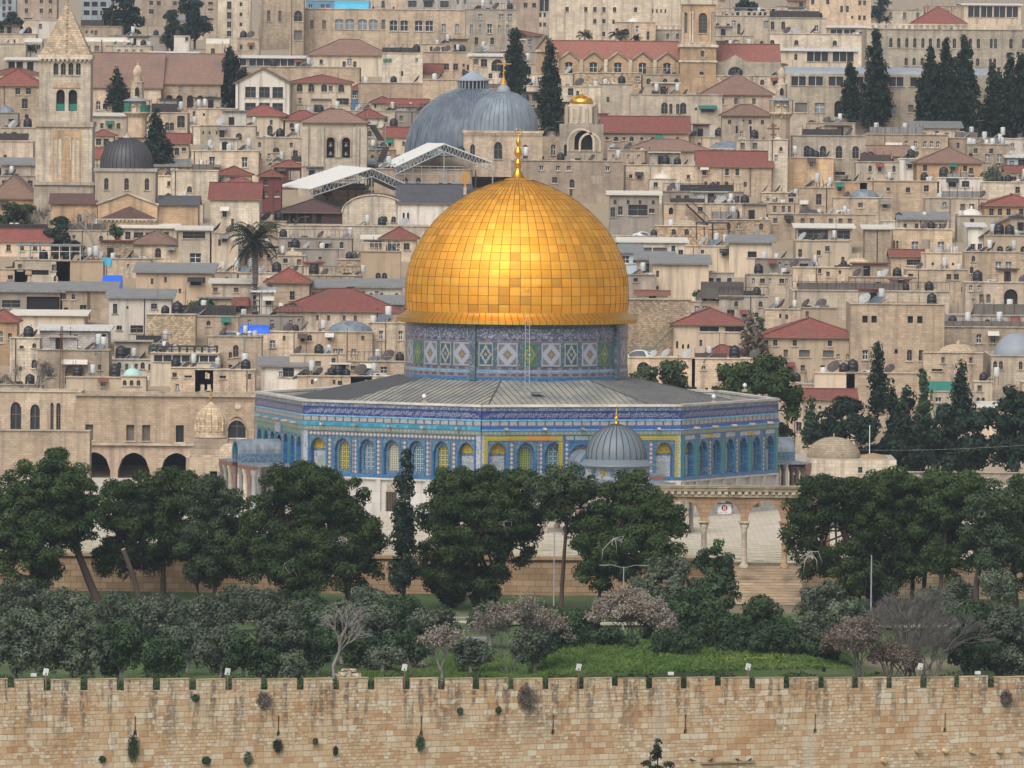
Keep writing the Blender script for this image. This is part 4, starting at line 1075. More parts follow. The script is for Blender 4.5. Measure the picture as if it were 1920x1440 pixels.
# ---------------------------------------------------------------- large buildings of the old town
vm = NT("dark vault panes with white joints"); vv = vm.n("TexVoronoi", feature='DISTANCE_TO_EDGE', Scale=.55); vm.t.links.new(vm.obj(), vv.inputs["Vector"])
MT['vault'] = vm.out(vm.ramp(vv.outputs["Distance"], [(0, (.62, .62, .60)), (.09, (.62, .62, .60)), (.10, (.09, .095, .105)), (1, (.13, .135, .14))], 'CONSTANT'), .6)
def bld(name, label, cat, xc, Y, zpix=None):
    zb = city_z(Y) - 2 if zpix is None else P(xc, zpix, Y).z
    f = Frame(xc, Y, zb); t = thing(name, label, cat, f.loc()); return t, f
def part_box(f, root, name, x0, x1, y0, y1, mat, wins='', yo=0.0, depth=None, flat=False, cap=None, dep=.35, outline=None):
    """a walled block of a large building given by its outline in the photograph at the building's own depth"""
    ws = parse_wins(wins); g = Frame((x0 + x1) / 2, f.Y + yo, f.zb + f.Z(y1)); w_ = (x1 - x0) * g.s; zt = g.Z(y0); d_ = depth or w_
    ws = inside(g, ws, w_, zt, .8 if outline else 0.0)
    b = MB(); shell(b, g, w_, d_, zt, holes_of(g, ws), flat, outline(g) if outline else None, dep)
    o = b.build(name, [MT[mat], MT['p'], MT['flat_roof']], root, (g.x0 - f.x0, yo, g.zb - f.zb))
    panes(g, o, ws, dep - .04)
    return o, g, w_, d_, zt
def ribdome(b, r, h, seg, c, m=0, mr=1, prof=None, rib=.06, n=None, start=0.0):
    n_ = 14; pr = prof or [(r * math.cos(math.pi / 2 * i / n_), h * math.sin(math.pi / 2 * i / n_)) for i in range(n_ + 1)]
    b.lathe(pr, seg, m, c)
    if n:
        for i in range(n):
            a = 2 * math.pi * i / n; b.tube([(c[0] + (q + .01) * math.sin(a), c[1] - (q + .01) * math.cos(a), c[2] + z) for q, z in pr], rib, 4, mr, True, False)
def cross(b, x, y, z, h, w_, t=.12, m=0, orth=False):
    b.box((x, y, z + h / 2), (t, t, h), m); b.box((x, y, z + h * .66), (w_, t * .9, t), m)
    if orth: b.box((x, y, z + h * .85), (w_ * .5, t * .9, t), m); b.box((x, y, z + h * .3), (w_ * .5, t * .9, t), m)
# bell tower with stone pyramid
def redeemer():
    Y = YD(440); t, f = bld("bell_tower", "tall square bell tower with stone pyramid spire and green nets", "bell tower", 119, Y)
    s = f.s
    part_box(f, t, "tower_base", 63, 175, 345, 470, 'p')
    part_box(f, t, "ledge", 61, 177, 341, 347, 'p', yo=-.25, depth=8.2)
    part_box(f, t, "lower_shaft", 66, 172, 237, 343, 'p', "", yo=.2, depth=7.2)
    o, g, w_, d_, zt = part_box(f, t, "blind_arcade", 97, 151, 244, 341, 'o', "v103|111|136|144.5,298,6x78", yo=.16, depth=.5, dep=.14)
    o.location.y = .12
    b = MB(); b.wall(arch(f.X(123.5), f.Z(299), 1.25, 3.0, 'a'), [arch(f.X(123.5), f.Z(298), 1.0, 2.75, 'a')], .06, .14, 1); b.poly(arch(f.X(123.5), f.Z(298), 1.0, 2.75, 'a'), .14, 1)
    for k in (-.2, .2): b.poly(arch(f.X(123.5) + k, f.Z(294), .24, 1.35, 'a'), .125, 0)
    b.poly(arch(f.X(123.5), f.Z(272.5), .5, .5, 'c'), .125, 0); b.build("lancet_window", [MT['void'], MT['p']], t)
    part_box(f, t, "ledge", 63, 174, 228, 238, 'p', yo=-.1, depth=7.8)
    part_box(f, t, "belfry", 72, 168, 108, 230, 'p', "a103|117|131|145,129,9x22 v112|135,188,16x40", yo=.5, depth=6.4, dep=.5)
    b = MB()
    for k in (112, 135): b.box((f.X(k), .75, f.Z(201)), (1.1, .05, .85))
    b.build("green_net", [MT['gn']], t)
    for x in range(0, 5):
        b = MB(); z = f.Z(156); xx = f.X(102 + x * 10.6); b.prism([(xx - .35, z - .6), (xx + .35, z - .6), (xx, z + .2)], .38, .52); b.build("blind_arch", [MT['o']], t)
    part_box(f, t, "cornice", 69, 171, 103, 111, 'p', yo=.15, depth=7.0)
    b = MB()
    for i in range(12): b.box((f.X(74 + i * 8.3), .2, f.Z(113)), (.28, .3, .3))
    b.build("corbels", [MT['p']], t)
    b = MB(); z0_, z1_ = f.Z(104), f.Z(2); w_ = f.X(168) - f.X(72); cx = f.X(120); y0_ = .4
    q = [(cx - w_ / 2, y0_, z0_), (cx + w_ / 2, y0_, z0_), (cx + w_ / 2, y0_ + w_, z0_), (cx - w_ / 2, y0_ + w_, z0_)]
    for i in range(4): b.face([q[i], q[(i + 1) % 4], (cx, y0_ + w_ / 2, z1_)], 0)
    for i in range(14): b.box((cx + .1, y0_ + w_ / 2 * (i / 14) - .05, z0_ + (z1_ - z0_) * i / 14 + .1), (.22, .25, .2), 0)
    b.lathe([(.18, 0), (.26, .3), (.1, .6), (0, 1.3)], 8, 0, (cx, y0_ + w_ / 2, z1_ - .2))
    b.build("stone_spire", [stone("spire stone", (.30, .25, .185), (.55, .45, .32), bw=.5, bh=.28, mort=.03, streak=.5, blotch=.45)], t)
    # church body with dark ribbed dome
    Y = YD(452); t, f = bld("church", "stone church with dark ribbed dome at the foot of the bell tower", "church", 236, Y)
    part_box(f, t, "drum", 178, 291, 320, 384, 'c', "a199|237|275,345,8x22", yo=2.2, depth=7.5)
    part_box(f, t, "cornice", 175, 294, 316, 322, 'g', yo=2.0, depth=7.9)
    b = MB(); cx = f.X(233); r = 50 * f.s; prof = [(r, 0), (r * .99, .8), (r * .95, 1.6), (r * .86, 2.35), (r * .72, 3.0), (r * .52, 3.5), (r * .25, 3.85), (.3, 3.95)]
    ribdome(b, r, 4, 40, (cx, 2.2 + 3.75, f.Z(317)), prof=prof, n=36, rib=.05); b.lathe([(.55, 3.75), (.5, 4.1), (.2, 4.3), (0, 4.7)], 10, 2, (cx, 5.95, f.Z(317)))
    b.build("dome", [MT['lead_dark'], MT['iron'], MT['p']], t)
    o, g, w_, d_, zt = part_box(f, t, "west_wing", 95, 182, 383, 470, 'o', "a149,412,8x21", yo=1.2, depth=6)
    b = MB(); h = 20 * f.s; b.face([(-w_ / 2 - .3, -.4, zt), (w_ / 2, -.4, zt), (w_ / 2, 3, zt + h), (-w_ / 2 - .3, 3, zt + h)], 0); b.face([(-w_ / 2 - .3, 6, zt), (-w_ / 2 - .3, 3, zt + h), (w_ / 2, 3, zt + h), (w_ / 2, 6, zt)], 0); b.face([(-w_ / 2, -.0, zt), (-w_ / 2, 3, zt + h - .1), (-w_ / 2, 6, zt)], 1); b.build("roof", [MT['tile_brown'], MT['o']], o)
    o, g, w_, d_, zt = part_box(f, t, "east_wing", 295, 371, 385, 470, 'o', "", yo=1.2, depth=6)
    b = MB(); h = 18 * f.s; b.face([(-w_ / 2, -.4, zt), (w_ / 2 + .3, -.4, zt), (w_ / 2 + .3, 3, zt + h), (-w_ / 2, 3, zt + h)], 0); b.face([(-w_ / 2, 6, zt), (-w_ / 2, 3, zt + h), (w_ / 2 + .3, 3, zt + h), (w_ / 2 + .3, 6, zt)], 0); b.face([(w_ / 2, 0, zt), (w_ / 2, 6, zt), (w_ / 2, 3, zt + h - .1)], 1); b.build("roof", [MT['slate'], MT['o']], o)
    o, g, w_, d_, zt = part_box(f, t, "gabled_front", 183, 295, 384, 470, 'o', "", yo=.6, depth=5, outline=lambda g: [(-56 * g.s, 0), (56 * g.s, 0), (56 * g.s, g.Z(384)), (0, g.Z(364)), (-56 * g.s, g.Z(384))])
    b = MB(); h = 20 * f.s
    for sx in (-1, 1): b.tube([(sx * (w_ / 2 + .15), -.1, zt), (0, -.1, zt + h + .1)], .16, 4, 0); b.face([(sx * (w_ / 2 + .2), -.2, zt), (0, -.2, zt + h + .12), (0, 5, zt + h + .12), (sx * (w_ / 2 + .2), 5, zt)], 1)
    b.build("roof", [MT['p'], MT['slate']], o)
    o, g, w_, d_, zt = part_box(f, t, "apse", 190, 293, 410, 470, 'o', "", yo=-1.4, depth=2.0)
    b = MB(); b.face([(-w_ / 2 - .2, -.3, zt), (w_ / 2 + .2, -.3, zt), (0, 2.0, zt + 23 * f.s)], 0); b.box((0, -.1, zt - .1), (w_ + .2, .5, .2), 1)
    for i in range(14): b.box((-w_ / 2 + (i + .5) * w_ / 14, -.15, zt - .32), (.2, .3, .22), 1)
    b.build("roof", [MT['tile_brown'], MT['p']], o)
redeemer()
def minaret(label, xc, ybase, w_, tops, nets, bal):
    """round minaret: tops = (dome top, neck, lantern top, balcony roof, balcony floor) pixel rows"""
    Y = YD(ybase); t, f = bld("minaret", label, "minaret", xc, Y); s = f.s; r = w_ / 2 * s
    z = [f.Z(y) for y in tops]
    b = MB(); b.lathe([(r * 1.02, 0), (r, z[4] - .6), (r * 1.0, z[4] - .5)], 12, 0, smooth=False); b.build("shaft", [MT['w']], t)
    b = MB(); b.lathe([(r, z[4] - .6), (r * 1.25, z[4] - .3), (r * bal, z[4] - .1), (r * bal, z[4] + .1), (r * .8, z[4] + .1)], 16, 0)
    for i in range(16):
        a = 2 * math.pi * i / 16; b.box((r * 1.12 * math.sin(a), -r * 1.12 * math.cos(a), z[4] - .45), (.18, .18, .35), 0, a)
    b.build("balcony", [MT['w']], t)
    b = MB(); b.lathe([(r * .92, z[4]), (r * .9, z[3])], 12, 0, smooth=False)
    for i in (-1, 1): b.lathe([(.28, 0), (.3, .05), (.05, .2)], 8, 1, (i * .5, -r * .95, z[4] + 1.0))
    b.build("gallery_wall", [MT['c'], MT['frame']], t)
    b = MB(); b.lathe([(r * .7, z[3] + .35), (r * bal * 1.05, z[3] + .05), (r * bal * 1.05, z[3] - .08), (r * .8, z[3] - .08)], 16, 0)
    for i in range(10):
        a = 2 * math.pi * i / 10; b.bar((r * bal * .96 * math.sin(a), -r * bal * .96 * math.cos(a), z[4]), (r * bal * .96 * math.sin(a), -r * bal * .96 * math.cos(a), z[3]), .09, 1)
    b.build("gallery_roof", [MT['lead_pale'], MT['wood']], t)
    if nets:
        b = MB(); b.lathe([(r * bal * .98, z[4] + .1), (r * bal * .98, z[4] + 1.1)], 16, 0, a0=R(15), a1=R(110)); b.lathe([(r * bal * .98, z[4] + .1), (r * bal * .98, z[4] + 1.4)], 16, 0, a0=R(-110), a1=R(-35)); b.build("green_net", [MT['gn']], t)
    b = MB(); b.lathe([(r * .72, z[3] + .2), (r * .68, z[2]), (r * .72, z[2] + .05), (r * .72, z[2] + .2), (r * .42, z[2] + .3), (r * .4, z[1])], 8, 0, smooth=False); b.build("lantern", [MT['w']], t)
    b = MB(); a_ = arch(0, z[3] + .7, r * .42, (z[2] - z[3]) * .5, 'p'); b.poly(a_, -r * .74); b.build("opening", [MT['void']], t)
    b = MB(); rr = r * .46; b.lathe([(rr * .9, z[1]), (rr * 1.05, z[1] + .35), (rr, z[1] + .7), (rr * .7, z[1] + 1.15), (rr * .3, z[1] + 1.4), (.05, z[1] + 1.5), (.05, z[0] + .2), (.14, z[0] + .3), (0, z[0] + .6)], 14, 0); b.build("dome", [MT['c']], t)
minaret("pale round minaret with green netted balcony beside the ribbed dome", 256, 285, 36, (124, 141, 156, 189, 211), True, 1.42)
minaret("slim stone minaret with grey roofed gallery before the ribbon windows", 1463, 330, 32, (132, 146, 160, 188, 212), False, 1.45)
# twin grey domes
MT['dome2'] = streaked('paler grey dome lead', (.155, .19, .225), (.25, .29, .325), .5, 1.2)
def twin():
    Y = YD(330); t, f = bld("domed_church", "great church with two grey lead domes, one crowned by a cross", "church", 884, Y); s = f.s
    RB = streaked("blue grey dome lead", (.065, .085, .115), (.15, .18, .215), .55, .9)
    b = MB(); r = 128 * s; zc = f.Z(292)
    n_ = 16; prof = [(r * math.cos(math.pi / 2 * i / n_ * .93), (128 * s) * math.sin(math.pi / 2 * i / n_ * .93)) for i in range(n_ + 1)]
    ribdome(b, r, r, 72, (0, 11, zc), 0, 1, prof, .055, 84); b.build("great_dome", [RB, MT['lead']], t)
    b = MB(); zt = zc + prof[-1][1]; rr = 28 * s
    b.lathe([(rr, 0), (rr, 1.1)], 24, 1, (0, 11, zt - .1), False)
    for i in range(24):
        a = 2 * math.pi * i / 24; b.box(((rr + .03) * math.sin(a), 11 - (rr + .03) * math.cos(a), zt + .45), (.14, .14, 1.2), 0, a)
    b.lathe([(rr * 1.1, 1.05), (rr * 1.1, 1.2), (.1, 2.5)], 24, 0, (0, 11, zt - .1), False)
    b.bar((0, 11, zt + 2.3), (0, 11, zt + 4.6), .16, 2); b.build("lantern", [MT['lead_pale'], MT['void'], MT['goldpaint']], t)
    b = MB(); b.lathe([(r * 1.0, -22), (r * 1.0, .05)], 48, 0, (0, 11, zc), False); b.build("rotunda_wall", [MT['k']], t)
    b = MB()
    for dx in (0, .9): b.tube([(2.2 + dx, 11 - 4.0, zt - .3), (5.5 + dx, 11 - 7.6, zc + 6.0)], .05, 4)
    for i in range(10): b.bar((2.2 + 3.3 * i / 10, 7 - 3.6 * i / 10, zt - .3 - (zt - .3 - zc - 6) * i / 10), (3.1 + 3.3 * i / 10, 7 - 3.6 * i / 10, zt - .3 - (zt - .3 - zc - 6) * i / 10), .05)
    b.build("ladder", [MT['steel']], t)
    # second dome on its drum
    o, g, w_, d_, ztp = part_box(f, t, "drum", 868, 1016, 249, 330, 'w', "p885|984,284,9x26 p933,282,15x32", yo=-7.5, depth=10)
    b = MB(); b.box((0, d_ / 2, ztp + .12), (w_ + .3, d_ + .3, .3), 0)
    for i in range(30): b.box((-w_ / 2 + (i + .5) * w_ / 30, -.1, ztp - .2), (.16, .25, .3), 0)
    b.build("cornice", [MT['w']], o)
    b = MB(); r2 = 65 * g.s; h2 = 74 * g.s; n_ = 12
    prof = [(r2, 0), (r2 * 1.0, h2 * .15), (r2 * .95, h2 * .38), (r2 * .84, h2 * .60), (r2 * .66, h2 * .80), (r2 * .42, h2 * .94), (r2 * .16, h2)]
    cx = g.X(942); ribdome(b, r2, h2, 48, (cx, d_ / 2, ztp + .25), 0, 1, prof, .05, 44); b.build("small_dome", [MT['dome2'], MT['lead']], o)
    b = MB(); zt = ztp + .25 + h2; b.lathe([(.95, -.35), (1.0, 0), (.85, .5), (.4, .95), (.12, 1.15)], 14, 0, (cx, d_ / 2, zt)); b.lathe([(.5, .95), (.3, 1.6), (.1, 2.0)], 8, 1, (cx, d_ / 2, zt)); cross(b, cx, d_ / 2, zt + 1.9, 2.9, 1.9, .16, 1)
    b.build("cross", [MT['lead_pale'], MT['goldpaint']], o)
twin()
def sepulchre_tower():
    Y = YD(345); t, f = bld("bell_tower", "squat crusader bell tower with tiled roof and twin bell openings", "bell tower", 625, Y)
    o, g, w_, d_, zt = part_box(f, t, "tower_wall", 566, 685, 229, 350, 'p', "v619|648,276,15x38 o616|650,233,14x6", yo=0, depth=7.5, dep=.8)
    b = MB(); hip(b, w_, d_, zt, 24 * f.s, .5); b.build("roof", [MT['tile_old'], MT['wood'], MT['tile_red']], o)
    for px in (571, 600, 667, 681):
        b = MB(); b.box((g.X(px), -.15, zt / 2 - .3), (.9, .4, zt - .7)); b.build("buttress", [MT['p']], o)
    for px in (619, 648):
        b = MB(); x = g.X(px); z0_ = g.Z(295)
        outer, inner = arch(x, z0_, 1.55, 3.05, 'a'), arch(x, z0_, 1.15, 2.75, 'a')
        b.wall(outer, [inner], -.12, .12, 0); b.build("arch_moulding", [MT['k']], o)
        for zz in (g.Z(275), g.Z(291)):
            b = MB(); b.lathe([(.36, 0), (.30, .12), (.2, .4), (.08, .52), (0, .54)], 12, 0, (x, .35, zz)); b.build("bell", [MT['bell']], o)
        b = MB(); b.tube([(x - .5, .35, g.Z(267)), (x + .5, .35, g.Z(267))], .05, 5); b.build("bell_beam", [MT['wood']], o)
    b = MB()
    for dx in (-.22, 0, .22): b.lathe([(.14, 0), (.08, .1), (.08, 1.9), (.15, 2.1)], 8, 0, (g.X(633.5) + dx, -.14, g.Z(295)))
    b.build("colonnettes", [MT['p']], o)
    # scaffold stair
    t, f = bld("scaffold_stair", "scaffold stair with dark sheets beside the squat bell tower", "scaffold", 704, YD(345) + 2, 345)
    b = MB(); w_, d_, h = 34 * f.s, 2.2, f.Z(232)
    for x in (-w_ / 2, 0, w_ / 2):
        for y in (0, d_): b.bar((x, y, 0), (x, y, h), .09)
    for i in range(9):
        z = h * i / 8
        for y in (0, d_): b.bar((-w_ / 2, y, z), (w_ / 2, y, z), .07)
    b.build("poles", [MT['steel']], t)
    b = MB()
    for i, (xa, za, xb, zb) in enumerate(((-1.1, .25, -.2, .02), (1.0, .62, .1, .36), (-.9, .95, .3, .72))):
        b.face([(xa, -.06, za * h), (xa + .9, -.06, za * h), (xb + .9, -.06, zb * h), (xb, -.06, zb * h)], 0); b.face([(xb, -.02, zb * h), (xb + .9, -.02, zb * h), (xa + .9, -.02, za * h), (xa, -.02, za * h)], 0)
    b.build("dark_sheet", [MT['iron']], t)
sepulchre_tower()
def canopy(label, L, Pk, Rr, off, y1, back):
    """gabled tent roof on trusses; L, Pk, Rr are the pixels of the front frame, off the pixel shift of the back frame"""
    Y = YD(y1); t, f = bld("canopy_roof", label, "canopy", Pk[0], Y, Rr[1] + 60)
    V = lambda p, yo=0.0: Vector(P(p[0], p[1], Y + yo)) - Vector(f.loc())
    l0, k0, r0_ = V(L), V(Pk), V(Rr); l1, k1, r1_ = V((L[0] + off[0], L[1] + off[1]), back), V((Pk[0] + off[0], Pk[1] + off[1]), back), V((Rr[0] + off[0], Rr[1] + off[1]), back)
    b = MB()
    for A, B, A1, B1 in ((l0, k0, l1, k1), (k0, r0_, k1, r1_)):
        n_ = 14; up = Vector((0, 0, .12))
        for i in range(n_):
            f0, f1, fm = i / n_, (i + 1) / n_, (i + .5) / n_
            p = [A.lerp(A1, f0), A.lerp(A1, f1), B.lerp(B1, f1), B.lerp(B1, f0)]; am, bm = A.lerp(A1, fm) + up * 1.6, B.lerp(B1, fm) + up * 1.6
            b.face([p[0], am, bm, p[3]], 0); b.face([am, p[1], p[2], bm], 1)  # grey flank of each ridge is shade painted into the white sheet
    b.build("tent_sheet", [MT['frame'], MT['steel']], t)
    b = MB(); dz = Vector((0, 0, -1.0))
    for A, B in ((l0, k0), (k0, r0_)):
        for yo in (0, 1.2):
            o_ = Vector((0, yo, 0)); b.bar(A + o_, B + o_, .16); b.bar(A + dz + o_, B + dz + o_, .16)
            n_ = 14
            for i in range(n_):
                p, q = A.lerp(B, i / n_), A.lerp(B, (i + 1) / n_); m_ = p.lerp(q, .5)
                b.bar(p + o_, m_ + dz + o_, .09); b.bar(m_ + dz + o_, q + o_, .09)
    for p in (l0, k0.lerp(r0_, .0), r0_, l1, r1_): b.bar(p + dz, p + Vector((0, 0, -7)), .18)
    b.build("truss", [MT['steel']], t)
canopy("lower white corrugated tent roof on steel trusses before the twin domes", (580, 356), (697, 317), (797, 362), (-60, -5), 398, 14)
canopy("upper white corrugated tent roof on steel trusses under the grey domes", (740, 314), (833, 271), (924, 306), (-32, -1), 366, 14)
def scaffold(label, x0, x1, y0, y1, Y, nx, nz):
    t, f = bld("scaffold", label, "scaffold", (x0 + x1) / 2, Y, y1); b = MB(); w_, h = (x1 - x0) * f.s, f.Z(y0)
    for i in range(nx + 1):
        for y in (0, 1.6): b.bar((-w_ / 2 + w_ * i / nx, y, 0), (-w_ / 2 + w_ * i / nx, y, h), .08)
    for j in range(nz + 1):
        for y in (0, 1.6): b.bar((-w_ / 2, y, h * j / nz), (w_ / 2, y, h * j / nz), .07)
    for i in range(nx): b.bar((-w_ / 2 + w_ * i / nx, -.05, 0), (-w_ / 2 + w_ * (i + 1) / nx, -.05, h * .5), .06)
    b.build("poles", [MT['steel']], t)
scaffold("tall pole scaffold under the upper tent roof", 742, 868, 312, 372, YD(372), 8, 4)
scaffold("small steel scaffold tower at the brown wooden hall", 616, 641, 398, 422, YD(423), 1, 2)
def long_church():
    Y = YD(165); t, f = bld("long_church", "long ochre church with red tiled roof and a row of gables", "church", 1150, Y)
    cs = [1064, 1110, 1156, 1202, 1248]
    def ol(g):
        p = [(g.X(1041), 0), (g.X(1271), 0), (g.X(1271), g.Z(112))]
        for c in reversed(cs): p += [(g.X(c + 20), g.Z(113)), (g.X(c), g.Z(98)), (g.X(c - 20), g.Z(113))]
        return p + [(g.X(1041), g.Z(113))]
    o, g, w_, d_, zt = part_box(f, t, "nave_wall", 1041, 1271, 112, 175, 'o', "G1064|1110|1156|1202|1248,128,15x22", depth=14, outline=ol)
    for c in cs:
        b = MB()
        for sx in (-1, 1): b.tube([(g.X(c), -.1, g.Z(98)), (g.X(c + sx * 20), -.1, g.Z(113))], .2, 4)
        b.build("gable_coping", [MT['p']], o)
    for c in (1041, 1087, 1133, 1179, 1225): 
        b = MB(); b.box((g.X(c + .5), -.15, zt / 2), (.55, .4, zt)); b.build("pilaster", [MT['p']], o)
    def slope(x0, x1, ye, yr, par, nm="roof"):
        b = MB(); a0, a1 = g.X(x0), g.X(x1); ze, zr = g.Z(ye), g.Z(yr)
        b.face([(a0, .1, ze), (a1, .1, ze), (a1, 7, zr), (a0, 7, zr)], 0); b.face([(a0, 14, ze), (a0, 7, zr), (a1, 7, zr), (a1, 14, ze)], 0)
        for a in (a0, a1): b.face([(a, .1, ze), (a, 7, zr), (a, 14, ze)], 1)
        b.tube([(a0, 7, zr), (a1, 7, zr)], .15, 5, 0); b.build(nm, [MT['tile_old2'], MT['o']], par)
    slope(1030, 1272, 114, 77, o)
    o2, g2, w2, d2, z2 = part_box(f, t, "choir_wall", 1340, 1462, 116, 175, 'p', "a1376,134,26x17", depth=14, yo=.05, outline=lambda q: [(q.X(1340), 0), (q.X(1462), 0), (q.X(1462), q.Z(116)), (q.X(1398), q.Z(116)), (q.X(1376), q.Z(103)), (q.X(1354), q.Z(116)), (q.X(1340), q.Z(116))])
    g = g2; slope(1338, 1462, 117, 83, o2)
    # portico gable at the far end
    o3, g3, w3, d3, z3 = part_box(f, t, "entrance_front", 1004, 1042, 95, 175, 'o', "p1021,122,7x22", yo=-.6, depth=10, outline=lambda q: [(q.X(1004), 0), (q.X(1042), 0), (q.X(1042), q.Z(95)), (q.X(1020), q.Z(68)), (q.X(1004), q.Z(92))])
    b = MB()
    for sx in (-1, 1): b.tube([(g3.X(1020), -.2, g3.Z(66)), (g3.X(1020 + sx * 21), -.2, g3.Z(94))], .22, 4)
    b.box((0, -.15, g3.Z(95)), (w3 + .5, .5, .35))
    b.face([(g3.X(1020), -.2, g3.Z(66)), (g3.X(1042), -.2, g3.Z(94)), (g3.X(1042), 10, g3.Z(94)), (g3.X(1020), 10, g3.Z(66))])
    b.build("pediment", [MT['p']], o3)
    # tower
    o4, g4, w4, d4, z4 = part_box(f, t, "bell_tower_base", 1272, 1340, 84, 175, 'o', "r1314,101,6x10 c1313,138,8x8", yo=-1.6, depth=5.5)
    b = MB(); b.box((0, d4 / 2, g4.Z(115)), (w4 + .4, d4 + .4, .3)); b.box((0, d4 / 2, g4.Z(86)), (w4 + .7, d4 + .7, .4)); b.build("cornice", [MT['p']], o4)
    b = MB(); b.wall(arch(g4.X(1314), g4.Z(111), 1.6, 1.75, 'c'), [arch(g4.X(1314), g4.Z(108.5), 1.1, 1.25, 'c')], -.1, .1); b.build("round_moulding", [MT['p']], o4)
    o5, g5, w5, d5, z5 = part_box(f, t, "belfry", 1276, 1338, -10, 84, 'o', "s1283,43,5x38 a1314.5,43,16x38", yo=-1.4, depth=5.1)
    b = MB()
    for i in range(13): b.box((g5.X(1314.5), .2, g5.Z(61) + i * .22), (1.3, .08, .09))
    b.build("louvres", [MT['shut']], o5)
    for px in (1277.5, 1291, 1296, 1329, 1336):
        b = MB(); b.lathe([(.24, 0), (.17, .3), (.15, 4.4), (.25, 4.9)], 8, 0, (g5.X(px), -.1, g5.Z(80))); b.build("half_column", [MT['p']], o5)
    b = MB(); b.box((0, d5 / 2, g5.Z(3)), (w5 + .6, d5 + .6, .9)); b.box((0, d5 / 2, g5.Z(82)), (w5 + .3, d5 + .3, .5)); b.build("cornice", [MT['p']], o5)
MT['tile_old2'] = tiles("faded red roof tiles", (.27, .085, .06), (.33, .14, .095), (.24, .125, .09))
long_church()
def gold_church():
    Y = YD(305); t, f = bld("small_church", "pale church with small gilded dome over an arcaded drum", "church", 1088, Y)
    o, g, w_, d_, zt = part_box(f, t, "church_wall", 1048, 1130, 233, 310, 'p', "a1059,282,5x22 v1093,263,34x36", depth=9, dep=1.0)
    b = MB()
    for xx, yy, ww, hh in ((1088, 284, 52, 44), (1105, 284, 42, 36)): b.wall(arch(g.X(xx), g.Z(yy), (ww) * g.s, hh * g.s, 'a', 14), [arch(g.X(xx), g.Z(yy) - .01, (ww - 8) * g.s, (hh - 4) * g.s, 'a', 14)], -.1, .12)
    b.build("arch_moulding", [MT['c']], o)
    b = MB(); r = 31 * g.s; zc = zt; yc = 4.2
    b.lathe([(r, 0), (r, 33 * g.s)], 8, 0, (0, yc, zc), False, a0=R(22.5), a1=R(382.5))
    b.lathe([(r * .96, 33 * g.s), (r * .7, 38 * g.s)], 24, 0, (0, yc, zc))
    b.build("drum", [MT['p']], o)
    for i in range(8):
        a = R(45 * i + 20); T = lambda x, y, z, a=a: ((r * .93 - y) * math.sin(a) + x * math.cos(a), yc - (r * .93 - y) * math.cos(a) + x * math.sin(a), zc + z)
        b = MB(); b.wall(arch(0, .1, 1.5, 2.75, 'a'), [arch(0, .1, .62, 2.1, 'a')], -.1, .2, 0, T=T); b.build("arch_frame", [MT['c']], o)
        b = MB(); b.poly(arch(0, .3, .6, 1.9, 'a'), -.02, T=T); b.build("window", [MT['void']], o)
    b = MB(); rd = 22 * g.s; ribdome(b, rd, 19 * g.s, 24, (0, yc, zc + 36 * g.s), 0, 0, [(rd * .92, 0), (rd, .35), (rd * .93, .75), (rd * .7, 1.1), (rd * .35, 1.32), (.05, 1.42)], .03, 16); b.lathe([(.1, 1.35), (.2, 1.55), (.05, 1.75)], 8, 0, (0, yc, zc + 36 * g.s)); cross(b, 0, yc, zc + 36 * g.s + 1.6, 1.3, .7, .08, 0, True)
    b.build("gilded_dome", [MT['gold']], o)
    o, g, w_, d_, zt = part_box(f, t, "side_wing", 1016, 1050, 256, 310, 'w', "q1036,281,9x20", yo=1.5, depth=6)
    b = MB(); b.lathe([(1.0, 0), (1.0, .9)], 16, 0, (-.2, 2, zt - .1)); n_ = 8
    for i in range(n_):
        a, c = math.pi * i / n_, math.pi * (i + 1) / n_
        b.face([(-1.3 * math.cos(a), .0, zt + 1.3 * math.sin(a)), (-1.3 * math.cos(c), .0, zt + 1.3 * math.sin(c)), (-1.3 * math.cos(c), 5, zt + 1.3 * math.sin(c)), (-1.3 * math.cos(a), 5, zt + 1.3 * math.sin(a))], 1)
    b.build("roof", [MT['p'], MT['lead']], o)
gold_church()
# standing crosses
def roof_cross(label, px, ytop, ybot, Y, w_, mat, orth):
    s = S(Y); p = P(px, ybot, Y); t = thing("roof_cross", label, "cross", p); b = MB(); cross(b, 0, 0, 0, (ybot - ytop) * s, w_ * s, .26, 0, orth); b.build("cross_arms", [MT[mat]], t)
    b = MB(); b.box((0, 0, -1.0), (.4, .4, 2.0)); b.build("post", [MT['p']], t)
roof_cross("golden three barred cross on the slate roofed church", 872, 320, 351, YD(430) + 5, 20, 'goldpaint', True)
roof_cross("bronze three barred cross on the slim pale tower", 1450, 231, 262, YD(345) + 2, 23, 'rust', True)
